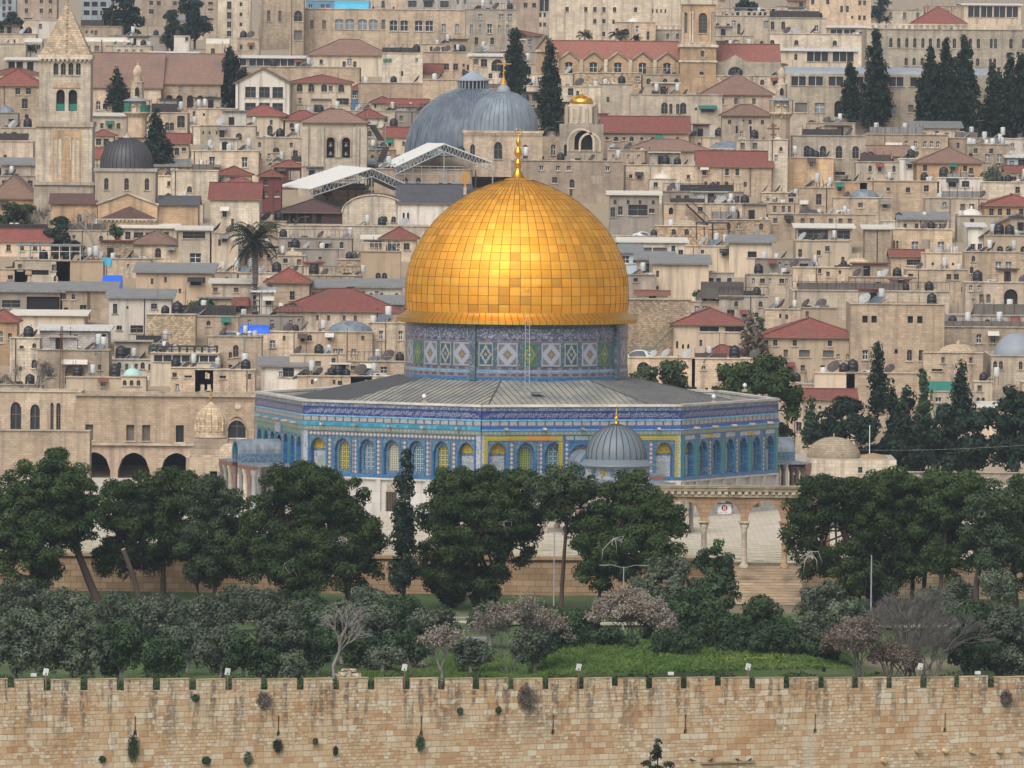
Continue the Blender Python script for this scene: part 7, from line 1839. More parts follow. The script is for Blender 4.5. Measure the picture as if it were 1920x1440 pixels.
# dead pale boughs hanging in the crowns belong to the pines' look
def bare_tree(label, px, ybase, Y, ytop, spread, mat=None, seeds=None, seed=1, stems=1, depth=5, name="bare_tree", dens=1.0, group=None, thick=1.0, cat="bare tree", ang=.55):
    Y = max(Y, wally(px) + 4) if Y < 620 else Y; rng = random.Random(seed); s = S(Y); base = P(px, ybase, Y); H_ = (ybase - ytop) * s
    root = thing(name, label, cat, base, 0, group); b = MB(); tips = []
    def grow(p, d, L, r, k):
        e = p + d * L; m_ = p + d * L * .5 + Vector((rng.uniform(-1, 1), rng.uniform(-1, 1), rng.uniform(-.3, .6))) * L * .07
        b.tube([p, m_, e], [r, r * .85, r * .68], 5 if r > .03 else 3, 0, True, False)
        if k == 0: tips.append(e); return
        for i in range(rng.choice([2, 3, 3])):
            a = rng.uniform(0, 2 * math.pi); t = rng.uniform(ang * .5, ang * 1.25)
            side = Vector((math.cos(a), math.sin(a) * .8, 0)); side = (side - d * side.dot(d)).normalized()
            nd = (d * math.cos(t) + side * math.sin(t) + Vector((0, 0, .10))).normalized()
            grow(e - d * L * rng.uniform(0, .25), nd, L * rng.uniform(.66, .86), max(.014, r * .64), k - 1)
        if k <= 2: tips.append(e)
    for i in range(stems):
        a = rng.uniform(-1, 1) * (spread if stems > 1 else .08)
        d = Vector((a, rng.uniform(-.3, .3) * (spread if stems > 1 else .2), 1)).normalized()
        grow(Vector((rng.uniform(-.3, .3) * (stems > 1), 0, -.3)), d, H_ * (.35 if stems == 1 else .31), (.13 if stems == 1 else .065) * thick, depth)
    b.build("branches", [mat or (PALEB if stems == 1 else BARKG)], root)
    if seeds:
        rr = np.random.RandomState(seed); C = np.array([tuple(t_) for t_ in tips for _ in range(int(6 * dens))]); C = C + rr.normal(size=C.shape) * .14
        leaves("seed_clusters", LM[seeds], C, rr.normal(size=C.shape) + np.array([0, 0, .5]), rr.uniform(.05, .12, len(C)), root, (0, 0, 0), rng=rr)
    return root
OG = "olive trees behind the city wall"
def olive(label, cx, cy, rx, ry, yb, mat='olive', seed=1, name="olive_tree", cat="olive tree", extra=()):
    Y = max(wally(cx) + 5 + (1276 - yb) * .08, 43.0 / ((yb - 148) / FPX)); rng = random.Random(seed)
    cr = [(cx, cy - ry * .15, rx * .72, ry * .72)]
    for i in range(5):
        a = 2 * math.pi * i / 5 + rng.uniform(-.4, .4); cr.append((cx + math.cos(a) * rx * .55, cy + math.sin(a) * ry * .45, rx * rng.uniform(.35, .5), ry * rng.uniform(.36, .5)))
    return tree(name, label, Y, cr + list(extra), [[(cx + rng.uniform(-6, 6), yb, 8), (cx + rng.uniform(-6, 6), cy + ry * .35, 6)]], mat, puff=.62, leaf=.125, dens=330, grow=1.15, seed=seed + 100, cat=cat, group=OG if name == "olive_tree" else None, limbs=True, flat=.95, up=.3, bark=BARKG, zb=gz(Y))
olive("grey green olive at the left frame edge", 28, 1205, 66, 72, 1272, seed=1)
olive("large pale olive behind the first white wall lamp", 128, 1205, 78, 78, 1274, seed=2)
olive("dark olive right of the large pale olive", 222, 1220, 56, 62, 1272, 'shrub', seed=3)
olive("greyish olive under the big leaning pine", 40, 1125, 62, 38, 1165, seed=4)
olive("bushy olive left of the white stone block", 120, 1135, 50, 36, 1172, seed=5)
olive("broad olive below the sawn off trunk", 300, 1165, 72, 52, 1228, seed=6)
olive("shaded olive between broad olive and wall", 305, 1235, 46, 42, 1274, 'shrub', seed=7)
olive("rounded olive below the yellowish green pine", 385, 1165, 62, 46, 1222, seed=8)
olive("round pale olive behind the second wall lamp", 418, 1222, 62, 54, 1272, seed=9)
olive("olive at the foot of the broad tall pine", 490, 1140, 62, 42, 1185, seed=10)
olive("tall olive left of the bare pale tree", 520, 1205, 56, 58, 1270, seed=11)
olive("low olive bush beside the rubble heap", 548, 1250, 26, 28, 1278, seed=12)
olive("brownish olive behind the bare pale tree", 640, 1175, 62, 52, 1235, seed=13)
olive("dark leafy tree below the slim cypress", 748, 1155, 46, 46, 1215, 'shrub', seed=14)
olive("grey olive right of the dark leafy tree", 812, 1180, 58, 46, 1232, seed=15)
olive("dark green shrub left of the dry seeded tree", 1048, 1190, 50, 50, 1242, 'shrub', seed=16)
olive("dense green tree right of the dry seeded tree", 1300, 1155, 66, 58, 1225, 'shrub', seed=17)
olive("wide green tree behind the yellow flowers", 1355, 1195, 72, 44, 1238, 'shrub', seed=18)
olive("olive standing below the foot of the steps", 1430, 1160, 52, 46, 1220, 'shrub', seed=19)
olive("low dark olive behind the grass mound", 1462, 1205, 62, 36, 1240, 'shrub', seed=20)
olive("pale olive right of the stone steps", 1545, 1130, 52, 46, 1185, seed=21)
olive("olive left of the brown dry bush", 1528, 1190, 50, 44, 1238, seed=22)
olive("olive behind the grey multi stemmed bare bush", 1755, 1140, 58, 42, 1195, seed=23)
olive("olive under the leaning pine by lamp mast", 1650, 1105, 40, 28, 1145, 'shrub', seed=24)
olive("large bright olive at the right frame edge", 1890, 1190, 62, 58, 1255, seed=25)
olive("shaded olive right of the last wall lamp", 1822, 1222, 56, 48, 1272, 'shrub', seed=26)
olive("low olive bush in the corner above the wall", 1895, 1248, 52, 32, 1276, seed=27)
olive("olive beside the slim trunk of the edge pine", 1875, 1105, 46, 40, 1160, seed=28)
olive("shaded bush between the two middle olives", 455, 1225, 40, 44, 1274, 'shrub', seed=29)
olive("grey olive below the wide flat topped pine", 1000, 1215, 46, 38, 1262, seed=30)
olive("tall grey olive behind the brownish olive", 700, 1185, 58, 54, 1240, seed=31)
olive("dark olive between tall grey olive and mound", 600, 1215, 50, 46, 1268, 'shrub', seed=32)
olive("low shaded shrub beneath the dark leafy tree", 770, 1215, 46, 34, 1250, 'shrub', seed=33)
olive("green bush between two dry seeded trees", 1090, 1180, 46, 42, 1226, 'shrub', seed=34)
olive("dark shrub left of the dry seeded rounded tree", 920, 1160, 46, 34, 1206, 'shrub', seed=35)
olive("pale olive behind the rusty brown bush", 1590, 1165, 50, 44, 1215, seed=36)
olive("tall dark olive at the foot of the sawn trunk", 215, 1150, 46, 40, 1190, seed=37)
olive("grey olive under the yellowish green pine", 445, 1130, 44, 34, 1170, seed=38)
olive("dark shrub above the grass mound's end", 1545, 1225, 40, 30, 1252, 'shrub', seed=39)
olive("olive filling the gap behind shaded right olive", 1830, 1165, 52, 42, 1212, 'shrub', seed=40)
olive("leafy bush between the dry seeded tree and steps", 1235, 1175, 46, 44, 1222, seed=41)
olive("dark bush directly above the grass mound", 1150, 1205, 54, 30, 1240, 'shrub', seed=42)
olive("broad dark bush above the tall grass crest", 1265, 1210, 58, 34, 1244, 'shrub', seed=43)
olive("dark bush on the left end of grass mound", 1010, 1165, 40, 36, 1205, 'shrub', seed=44)
olive("greyish bush before the retaining wall centre", 690, 1125, 44, 30, 1160, seed=45)
olive("small dark bush under the wide flat topped pine", 850, 1118, 30, 20, 1146, 'shrub', seed=46)
olive("grey bush among the edge pine trunks", 1795, 1115, 46, 30, 1152, seed=47)
olive("round bush below the broad tall pine's trunk", 575, 1135, 40, 34, 1172, 'shrub', seed=48)
olive("low pale bush right of the rubble heap", 720, 1235, 40, 24, 1262, seed=49)
olive("tangled bush behind third wall lamp", 880, 1225, 46, 34, 1262, seed=50)
olive("grey olive between shaded olive and second wall lamp", 352, 1205, 42, 44, 1252, seed=51)
olive("dark olive before the tall olive by bare tree", 492, 1240, 36, 34, 1274, 'shrub', seed=52)
olive("pale olive above the tall olive by bare tree", 572, 1160, 46, 36, 1202, seed=53)
olive("dark olive bush left of rubble heap and bare tree", 598, 1170, 44, 40, 1215, 'shrub', seed=54)
olive("bushy dark shrub behind the rubble heap", 680, 1222, 44, 32, 1256, 'shrub', seed=55)
bare_tree("wide grey leafless tree beside the rusty dry bush", 1715, 1278, 576, 1100, .7, seed=23, stems=5, depth=6, thick=1.5, group="leafless trees behind the wall")
BT = dict(group="leafless trees behind the wall")
bare_tree("pale leafless tree beside the rubble heap", 626, 1290, 571, 1135, .5, seed=3, depth=6, thick=1.25, **BT)
bare_tree("leafless tree with tan seed heads behind third wall lamp", 826, 1288, 572, 1165, .6, seeds='dry', seed=5, depth=6, dens=.8, thick=1.2, **BT)
bare_tree("tall grey leafless tree with pale seeds under thin pine", 960, 1262, 580, 1118, .6, seeds='dry', seed=8, stems=3, depth=6, dens=.8, **BT)
bare_tree("rounded dry tree covered with tan seed clusters", 1175, 1232, 597, 1105, .75, seeds='dry', seed=11, stems=5, depth=6, dens=2.2, **BT)
bare_tree("grey multi stemmed leafless bush left of last wall lamp", 1700, 1272, 577, 1118, .75, seed=14, stems=7, depth=5, **BT)
bare_tree("low grey leafless bush at the last wall lamp", 1748, 1276, 575, 1165, .8, seed=19, stems=6, depth=5, **BT)
bare_tree("dry bush with rusty brown leaves", 1612, 1270, 580, 1155, .8, seeds='brown', seed=16, stems=5, depth=5, dens=2.0, **BT)
bare_tree("low tangled dry bush with brown leaves by the mound", 1665, 1276, 575, 1195, .9, seeds='brown', seed=17, stems=5, depth=5, dens=1.6, **BT)
# cypresses and other dark trees behind the shrine and in the town
def cypress(label, cx, ytop, yb, w_, Y, seed, mat='cyp', name="cypress_tree", cat="cypress", group="cypresses of the town", leaf=.26, tips=1):
    n_ = 6; cr = []
    rg = random.Random(seed)
    for i in range(n_):
        f = (i + .5) / n_; ww = w_ * .62 * min(1.0, .25 + 1.15 * f) * (1.0 if f < .85 else .92)
        cr.append((cx + rg.uniform(-.06, .06) * w_, ytop + (yb - ytop) * f, ww, (yb - ytop) / n_ * .85))
    return tree(name, label, Y, cr, [[(cx, yb + 4, max(3, w_ * .12)), (cx, ytop + 8, 2)]], mat, puff=max(.5, w_ * S(Y) * .16), leaf=leaf, dens=62, seed=seed, cat=cat, group=group, limbs=False, flat=1.5, up=.3, yspread=.05, grow=1.25)
cypress("broad dark cypress left of white gabled house", 437, 97, 206, 52, YD(206), 31)
cypress("forked cypress behind the netted minaret", 221, 134, 212, 34, YD(212), 32)
cypress("tall cypress right of the ribbed dark dome", 293, 218, 366, 56, YD(330), 33)
cypress("tall cypress behind the cross of the grey domes", 965, 64, 190, 42, YD(190), 34)
cypress("slim cypress before the long ochre church", 1031, 88, 244, 36, YD(240), 35)
cypress("slim cypress before the ribbon windowed house", 1594, 116, 226, 28, YD(238), 36)
cypress("tall cypress right of the slim one before ribbon windows", 1642, 68, 230, 44, YD(240), 37)
for i, (cx, yt, w_, lab) in enumerate(((1744, 99, 40, "first cypress of the dense dark row"), (1775, 82, 38, "tall pointed cypress second in the dense row"), (1810, 80, 46, "tallest cypress in the middle of the dense row"),
        (1730, 160, 24, "short cypress at the front of the dense row"), (1860, 130, 26, "short slim cypress after the gap in the row"), (1873, 134, 26, "short twin cypress beside the gap in the row"), (1893, 104, 34, "tall cypress before the last in the row"), (1916, 106, 36, "last cypress of the row at the frame edge"))):
    cypress(lab, cx, yt, 250, w_, YD(246) + i * .7, 40 + i, group="dense row of cypresses before the palace")
cypress("slender cypress before the massive square windowed house", 1646, 646, 770, 30, 846, 51)
cypress("dark pointed cypress between the right pines", 1802, 688, 800, 38, 838, 52)
cypress("small dark cypress right of slender cypress", 1672, 716, 830, 24, 842, 53)
cypress("ragged cypress next to the domed stone building", 1700, 730, 880, 46, 830, 54)
cypress("thin ragged conifer beside the ragged cypress", 1732, 705, 860, 30, 834, 55, 'shrub')
cypress("small sparse conifer before the red gabled house", 1520, 745, 830, 22, 850, 56, 'shrub')
cypress("dry brown conifer by the octagonal red roof", 1412, 595, 680, 40, 905, 57, 'brown', "dry_conifer", "conifer")
cypress("green spiry conifer behind the dry brown one", 1424, 592, 672, 26, 915, 58, 'shrub', "young_conifer", "conifer")
FT = dict(cat='tree', puff=1.1, leaf=.26, dens=90)
tree("pine_tree", "round crowned tree behind the shrine parapet", 850, [(1400, 712, 60, 34), (1455, 722, 50, 36), (1440, 690, 46, 24), (1480, 760, 30, 36), (1470, 810, 26, 40), (1375, 735, 40, 24)], [[(1450, 850, 10), (1450, 760, 8)]], 'pine', seed=61, group="trees behind the shrine", **FT)
tree("broadleaf_tree", "olive green tree touching the shrine drum", 856, [(1215, 712, 36, 22), (1265, 700, 36, 30), (1275, 730, 40, 24), (1230, 735, 40, 20)], [[(1250, 770, 8), (1250, 730, 6)]], 'pine2', seed=62, group="trees behind the shrine", **FT)
tree("pine_tree", "dark dense pine behind the brick domed building", 835, [(1580, 775, 50, 34), (1540, 815, 46, 36), (1610, 815, 50, 40), (1580, 850, 70, 30)], [[(1580, 890, 10), (1580, 820, 8)]], 'cyp', seed=63, group="trees behind the shrine", **FT)
tree("pine_tree", "dark tree under the pointed cypress", 832, [(1790, 790, 42, 40), (1840, 800, 34, 38), (1770, 840, 50, 40), (1830, 850, 50, 36), (1800, 870, 60, 24)], [[(1800, 905, 10), (1800, 840, 8)]], 'cyp', seed=64, group="trees behind the shrine", **FT)
tree("pine_tree", "dark feathery tree at the right frame edge", 828, [(1905, 760, 30, 44), (1890, 820, 36, 44), (1930, 800, 40, 60), (1900, 860, 50, 36)], [[(1905, 905, 10), (1905, 820, 8)]], 'cyp', seed=65, group="trees behind the shrine", **FT)
tree("pine_tree", "low dark tree between the two pointed cypresses", 836, [(1680, 850, 50, 34), (1720, 860, 44, 30)], [[(1700, 900, 8), (1700, 860, 6)]], 'cyp', seed=66, group="trees behind the shrine", **FT)
tree("broadleaf_tree", "dark rounded tree below the long ochre church", YD(226), [(1180, 195, 26, 22), (1200, 205, 22, 20), (1165, 210, 14, 14)], [[(1186, 228, 6), (1186, 205, 5)]], 'cyp', seed=67, cat='tree', puff=1.0, leaf=.3, dens=70)
tree("broadleaf_tree", "round dark tree right of the ochre belfry", YD(82), [(1398, 20, 22, 22), (1410, 45, 22, 18), (1388, 40, 16, 18), (1393, 66, 9, 10)], [[(1395, 85, 6), (1396, 50, 5)]], 'cyp', seed=68, cat='tree', puff=1.0, leaf=.32, dens=70)
tree("broadleaf_tree", "broad hazy tree behind the stone spire", YD(72), [(228, 20, 34, 34), (215, 50, 30, 26), (245, 52, 30, 28)], [[(228, 85, 6), (228, 50, 5)]], 'far', seed=69, cat='tree', puff=1.2, leaf=.34, dens=60)
tree("broadleaf_tree", "dark bushy conifer behind the white cabin", YD(93), [(322, 30, 16, 20), (322, 55, 19, 24), (324, 78, 20, 16)], [[(322, 96, 5), (322, 60, 4)]], 'cyp', seed=70, cat='tree', puff=1.0, leaf=.32, dens=70)
tree("broadleaf_tree", "hazy tree at the upper left frame edge", YD(80), [(25, 48, 28, 24), (10, 62, 24, 22), (40, 66, 20, 16)], [[(25, 88, 5), (25, 60, 4)]], 'far', seed=71, cat='tree', puff=1.2, leaf=.34, dens=60)
tree("broadleaf_tree", "hazy tree before the beige apartment block", YD(85), [(370, 45, 26, 28), (352, 65, 24, 22), (360, 15, 22, 20)], [[(365, 92, 5), (365, 60, 4)]], 'far', seed=72, cat='tree', puff=1.2, leaf=.34, dens=60)
tree("broadleaf_tree", "small evergreen on the rubble walled house", YD(610), [(385, 580, 34, 20), (372, 600, 24, 18), (405, 595, 22, 14)], [[(385, 615, 5), (385, 590, 4)]], 'shrub', seed=73, cat='tree', puff=.7, leaf=.2, dens=130)
tree("broadleaf_tree", "evergreen with dark leaves left of the ochre church", YD(440), [(30, 395, 36, 16), (12, 410, 26, 18), (50, 408, 22, 14), (40, 430, 28, 26)], [[(30, 465, 6), (30, 420, 5)]], 'shrub', seed=74, cat='tree', puff=.8, leaf=.22, dens=120)
tree("broadleaf_tree", "dark garden tree before the ochre church wing", YD(470), [(112, 420, 18, 22), (108, 450, 26, 26), (135, 465, 26, 20), (40, 465, 22, 18)], [[(112, 485, 5), (112, 450, 4)]], 'cyp', seed=75, cat='tree', puff=.8, leaf=.22, dens=120)
tree("broadleaf_tree", "small green tree left of the square cottage", YD(480), [(216, 440, 16, 22), (212, 465, 20, 16)], [[(216, 490, 4), (216, 460, 3)]], 'shrub', seed=76, cat='tree', puff=.7, leaf=.2, dens=120)
tree("broadleaf_tree", "dark shrub below the dense cypress row", YD(232), [(1700, 222, 20, 12)], [[(1700, 236, 4), (1700, 226, 3)]], 'cyp', seed=77, cat='tree', puff=.8, leaf=.28, dens=80)
tree("broadleaf_tree", "thin leaved tree right of the weathered hip", YD(372), [(1862, 330, 24, 22), (1870, 350, 26, 20), (1850, 352, 18, 16)], [[(1862, 385, 5), (1862, 350, 4)]], 'olive', seed=78, cat='tree', puff=.8, leaf=.2, dens=60)
tree("broadleaf_tree", "green shrub behind the big blank cream house", YD(566), [(1325, 545, 20, 14), (1350, 540, 22, 12), (1310, 555, 16, 10)], [[(1330, 572, 4), (1330, 555, 3)]], 'shrub', seed=79, cat='tree', puff=.7, leaf=.2, dens=120)
tree("broadleaf_tree", "green tree behind the white clubhouse", YD(100), [(1608, 86, 18, 12), (1590, 84, 14, 9)], [[(1605, 102, 4), (1605, 90, 3)]], 'shrub', seed=80, cat='tree', puff=.9, leaf=.28, dens=80)
tree("broadleaf_tree", "hazy tree left of the big red hip", YD(40), [(1645, 20, 16, 18), (1655, 5, 16, 14)], [[(1648, 44, 4), (1648, 20, 3)]], 'far', seed=81, cat='tree', puff=1.1, leaf=.32, dens=60)
bare_tree("leafless tree before the ochre church wing", 178, 486, YD(478), 392, .5, seeds='dry', seed=41, depth=5, dens=.5, cat="bare tree")
bare_tree("leafless tree left of the broad red gable", 462, 445, YD(440), 372, .5, seed=42, depth=5, cat="bare tree")
bare_tree("dry bush at the lower left old stone house", 62, 742, 886, 660, .8, seeds='dry', seed=43, stems=4, depth=4, dens=.8, cat="bare bush")
bare_tree("pinkish leafless tree in the garden by church", 85, 455, YD(458), 388, .6, seeds='dry', seed=44, depth=5, dens=.8, cat="bare tree")
# palms
def palm(label, cx, cy, yb, rad, Y, seed, n_=46, group=None, skirt=True):
    rng = np.random.RandomState(seed); s = S(Y); base = P(cx, yb, Y); top = P(cx, cy, Y) - base; t = thing("palm_tree", label, "palm", base, 0, group)
    b = MB(); r = rad * s * .09; b.tube([(0, 0, -.4), tuple(top * .5 + Vector((.05, 0, 0))), tuple(top)], [r * 1.15, r, r * 1.1], 10)
    for i in range(14): b.lathe([(r * 1.05, 0), (r * 1.25, .12), (r * 1.0, .16)], 10, 0, tuple(top * (i / 14)))
    b.build("trunk", [BARKG], t)
    C, N_, Z_ = [], [], []
    for i in range(n_):
        a = rng.uniform(0, 2 * math.pi); el = rng.uniform(-.9 if skirt else -.2, 1.25); L = rad * s * rng.uniform(.85, 1.15)
        h = Vector((math.cos(a), math.sin(a), 0)); pts = []
        for j in range(16):
            f = (j + 1) / 16; th = el - 1.35 * f * f if el > -.3 else el - .5 * f
            p = (pts[-1] if pts else np.array(top)) + np.array(h * math.cos(th) + Vector((0, 0, math.sin(th)))) * L / 16; pts.append(p)
            side = np.array(h.cross(Vector((0, 0, 1))))
            for sgn in (-1, 1):
                for q in (0.25, .6, 1.0):
                    w_ = L * .17 * math.sin(math.pi * min(1, f * .95 + .05)) + .06
                    C.append(p + side * sgn * w_ * q * .6 + np.array([0, 0, -w_ * q * .35])); N_.append(np.array([0, 0, 1.0]) + side * sgn * .5 + rng.normal(size=3) * .3); Z_.append(.16 + .25 * w_)
    leaves("fronds", LM['palm'], np.array(C), np.array(N_), np.array(Z_) * .6, t, (0, 0, 0), .30, rng)
    return t
palm("tall date palm with drooping grey fronds", 478, 448, 596, 62, YD(592), 5, 66)
palm("small palm on the skyline before pale block", 1096, 66, 82, 17, YD(84), 6, 26, "small palms by the long church", False)
palm("middle palm of the small palms by long church", 1158, 64, 84, 22, YD(85), 7, 30, "small palms by the long church", False)
palm("lowest palm beside the middle palm by long church", 1192, 72, 86, 13, YD(86), 8, 22, "small palms by the long church", False)
palm("palm behind the cross topped cypress tip", 968, 68, 92, 20, YD(100), 9, 26, None, False)
palm("small palm before the hospice arches", 307, 150, 202, 14, YD(203), 10, 24, None, False)
palm("dark little palm left of the stone spire", 57, 92, 112, 14, YD(113), 11, 24, None, False)
palm("dusky palm behind the palace balustrade", 1662, 38, 56, 14, YD(58), 12, 24, None, False)
# wild plants in the wall
def wall_plant(label, px, py, rx, ry, mat, seed):
    rng = np.random.RandomState(seed); c = wallpt(px, py, .12); s = .0382; n_ = int(500 + rx * ry * 2.2)
    root = thing("wall_plant", label, "wall plant", c, 0, "wild plants rooted in the city wall")
    d = sph(rng, n_, 0); p = d * rng.uniform(.3, 1.05, n_)[:, None] * np.array([rx * s, .28, ry * s]); p[:, 1] = -np.abs(p[:, 1])
    leaves("leaves", LM[mat], p, d + rng.normal(size=(n_, 3)) * .6, rng.uniform(.035, .085, n_), root, (0, 0, 0), .45, rng)
    b = MB()
    for i in range(14):
        e = d[i] * np.array([rx * s, .25, ry * s]); b.tube([(0, .15, -.05), (e[0] * .5, -abs(e[1]) * .5, e[2] * .5), (e[0], -abs(e[1]), e[2])], [.02, .014, .006], 4)
    b.build("stems", [BARKG], root)
for i, a in enumerate((("dark hanging plant below the first arrow slit", 250, 1398, 12, 28, 'shrub'), ("brown twiggy tuft under the merlon right of second lamp", 494, 1310, 17, 16, 'twig'), ("round dark tuft below the second arrow slit", 521, 1395, 10, 13, 'cyp'), ("large brown twiggy tuft under a cracked merlon", 985, 1308, 21, 26, 'twig'),
        ("dark hanging plant below the third arrow slit", 788, 1392, 9, 17, 'shrub'), ("brown round tuft under the last merlon", 1885, 1312, 14, 17, 'twig'), ("small green tuft under the merlon near second lamp", 366, 1306, 8, 7, 'shrub'), ("green tuft low on the wall beside the second lamp", 387, 1422, 9, 8, 'shrub'),
        ("pale green tuft at the wall foot below second lamp", 465, 1418, 8, 14, 'olive'), ("tiny dark tuft on the plain wall below sixth merlon", 192, 1418, 7, 6, 'shrub'), ("oval green tuft left of the cracked merlon", 862, 1332, 6, 7, 'shrub'), ("small oval tuft right of the oval green one", 934, 1331, 6, 7, 'shrub'), ("narrow dark tuft right of the round dark tuft", 629, 1405, 5, 9, 'cyp'), ("small tuft above the narrow dark one", 591, 1387, 5, 6, 'shrub'))):
    wall_plant(*a, seed=200 + i)
tree("young_conifer", "small conifer rising before the foot of the wall", 552, [(1233, 1398, 6, 13), (1232, 1418, 13, 16), (1214, 1432, 10, 10), (1254, 1436, 11, 10), (1234, 1445, 20, 14)], [[(1233, 1475, 4), (1233, 1400, 1.5)]], 'cyp', puff=.3, leaf=.09, dens=620, seed=90, cat='conifer', limbs=False)
# tall grass and flowers on the mound behind the wall
def grass():
    rng = np.random.RandomState(9); V = []
    def patch(x0, x1, ytop, ybot, n_, h):
        px = rng.uniform(x0, x1, n_); Yv = rng.uniform(572, 600, n_)
        return px, Yv
    pts = []; hs_ = []
    def add(x0, x1, Y0, Y1, n_, h, ztop):
        for i in range(n_):
            px = rng.uniform(x0, x1); f = rng.rand(); Y = max(Y0, wally(px) + 3) + (Y1 - Y0) * f
            e = min(1, (px - x0) / 70, (x1 - px) / 70); p = P(px, 1260, Y); zb = gz(Y) + ztop * f * max(0, e); pts.append((p.x, Y, zb)); hs_.append(h * rng.uniform(.5, 1.2) * (.4 + .6 * max(0, e)))
    add(990, 1600, 571, 584, 15000, .8, 1.2); add(640, 790, 572, 592, 3600, .5, .35); add(540, 640, 571, 585, 1500, .45, .1); add(780, 1000, 571, 590, 3200, .5, .15); add(230, 370, 572, 590, 1500, .35, 0.0)
    pts = np.array(pts); hs_ = np.array(hs_); n_ = len(pts)
    cen = pts + np.stack([rng.normal(size=n_) * .06, rng.normal(size=n_) * .06, hs_ * .5], 1)
    nor = np.stack([rng.normal(size=n_) * .8, -np.ones(n_) * .6, rng.uniform(.1, .9, n_)], 1)
    o = leaves("tall_grass", LM['grass'], cen, nor, hs_ * .42, None, (0, 0, 0), .22, rng); o["kind"] = "stuff"; o["label"] = "tall fresh green grass on the mound behind the wall"
    n_ = 900; px = rng.normal(1405, 42, n_); Y = np.array([wally(a) + 5 for a in px]) + rng.uniform(0, 10, n_); C = np.array([tuple(P(a, 1258, b)) for a, b in zip(px, Y)]); C[:, 2] = np.array([gz(y) for y in Y]) + rng.uniform(.5, 1.0, n_)
    o = leaves("yellow_flowers", plain("yellow petals", (.42, .36, .03), .7), C, rng.normal(size=(n_, 3)) + np.array([0, -.6, .8]), rng.uniform(.03, .06, n_), None, (0, 0, 0), .8, rng); o["kind"] = "stuff"; o["label"] = "yellow wild flowers in the tall grass"
    # low grey green weeds at the crest of the wall
    n_ = 30000; px = rng.uniform(-20, 1945, n_); Y = np.array([wally(a) for a in px]) + 1.6 + rng.uniform(0, 4, n_); C = np.array([tuple(P(a, 1262, b)) for a, b in zip(px, Y)]); C[:, 2] = np.interp(px, [-70, 1990], [-2.95, -4.75]) - .6 + rng.uniform(0, 1.0, n_) * (1.55 - .6 * np.sin(px * .021) ** 2)
    o = leaves("low_weeds", LM['shrub'], C, rng.normal(size=(n_, 3)) + np.array([0, -.3, .6]), rng.uniform(.05, .13, n_), None, (0, 0, 0), .5, rng); o["kind"] = "stuff"; o["label"] = "low dark weeds along the wall walk"
grass()
def rubble(label, cx, cy, rx, ry, Y, n_, seed):
    rg = random.Random(seed); Y = max(Y, wally(cx) + 5); p = P(cx, cy, Y); s = S(Y); zb = gz(Y)
    t = thing("rubble_heap", label, "rubble", (p.x, Y, zb), 0, "heaps of pale stones behind the wall")
    b = MB(); top = p.z - zb
    for i in range(n_):
        a = rg.uniform(0, 2 * math.pi); q = math.sqrt(rg.random()); x, y = math.cos(a) * q * rx * s, math.sin(a) * q * 1.6
        z = max(0, top + ry * s * .6) * (1 - q ** 1.5) * rg.uniform(.4, 1); w_ = rg.uniform(.18, .55)
        k = len(b.v); b.box((x, y, z), (w_, w_ * rg.uniform(.6, 1), w_ * rg.uniform(.3, .55)), 0, rg.uniform(0, 3))
        for j in range(k, len(b.v)): v = b.v[j]; b.v[j] = (v[0] + rg.uniform(-.07, .07), v[1] + rg.uniform(-.05, .05), v[2] + rg.uniform(-.06, .06))
    o = b.build("stones", [MT['p']], t)
rubble("heap of pale broken stones behind the bare pale tree", 652, 1262, 38, 16, 573.5, 70, 1)
rubble("flat strewn pale stones right of the stone heap", 755, 1238, 48, 6, 588, 60, 2)
# ---------------------------------------------------------------- things on the roofs
def proto_tank(w):
    t = thing("water_tank", "water tank", "water tank"); b = MB()
    if w: b.lathe([(0, .25), (.34, .25), (.36, .3), (.36, 1.22), (.32, 1.3), (.1, 1.36), (0, 1.36)], 14)
    else:
        b.lathe([(0, .3), (.5, .3), (.55, .4), (.56, .7), (.53, .73), (.56, .76), (.56, 1.15), (.53, 1.18), (.55, 1.22), (.5, 1.5), (.3, 1.66), (.16, 1.7), (.16, 1.78), (0, 1.78)], 16)
    b.build("tank_body", [MT['tank_w' if w else 'tank_k']], t); b = MB(); h = .26 if w else .3
    for a in range(4): x, y = .26 * math.cos(a * 1.571 + .8), .26 * math.sin(a * 1.571 + .8); b.box((x, y, h / 2), (.06, .06, h))
    b.build("stand", [MT['rust']], t); return t
def proto_heater():
    t = thing("solar_heater", "solar heater", "solar heater"); b = MB()
    b.lathe([(0, 1.0), (.30, 1.0), (.32, 1.05), (.32, 2.0), (.28, 2.06), (0, 2.08)], 14, 0, (.75, .3, 0)); b.build("tank_body", [MT['tank_w']], t)
    b = MB()
    for k in (-.5, .5):
        q = [(-1.0, k - .46, .22), (-1.0, k + .46, .22), (.35, k + .46, 1.25), (.35, k - .46, 1.25)]
        b.face(q[::-1], 0); b.face([(p[0], p[1], p[2] - .1) for p in q], 1)
        for i in range(4): a, c = q[i], q[(i + 1) % 4]; b.face([a, c, (c[0], c[1], c[2] - .1), (a[0], a[1], a[2] - .1)], 1)
    b.build("solar_panel", [MT['solar'], MT['steel']], t); b = MB()
    for x, h in ((-.9, .2), (.3, 1.1), (.55, 1.0), (.95, 1.0)):
        for y in (-.6, .6): b.bar((x, y, 0), (x, y, h), .05)
    b.bar((-.9, -.6, .2), (.95, -.6, 1.0), .05); b.build("stand", [MT['rust']], t); return t
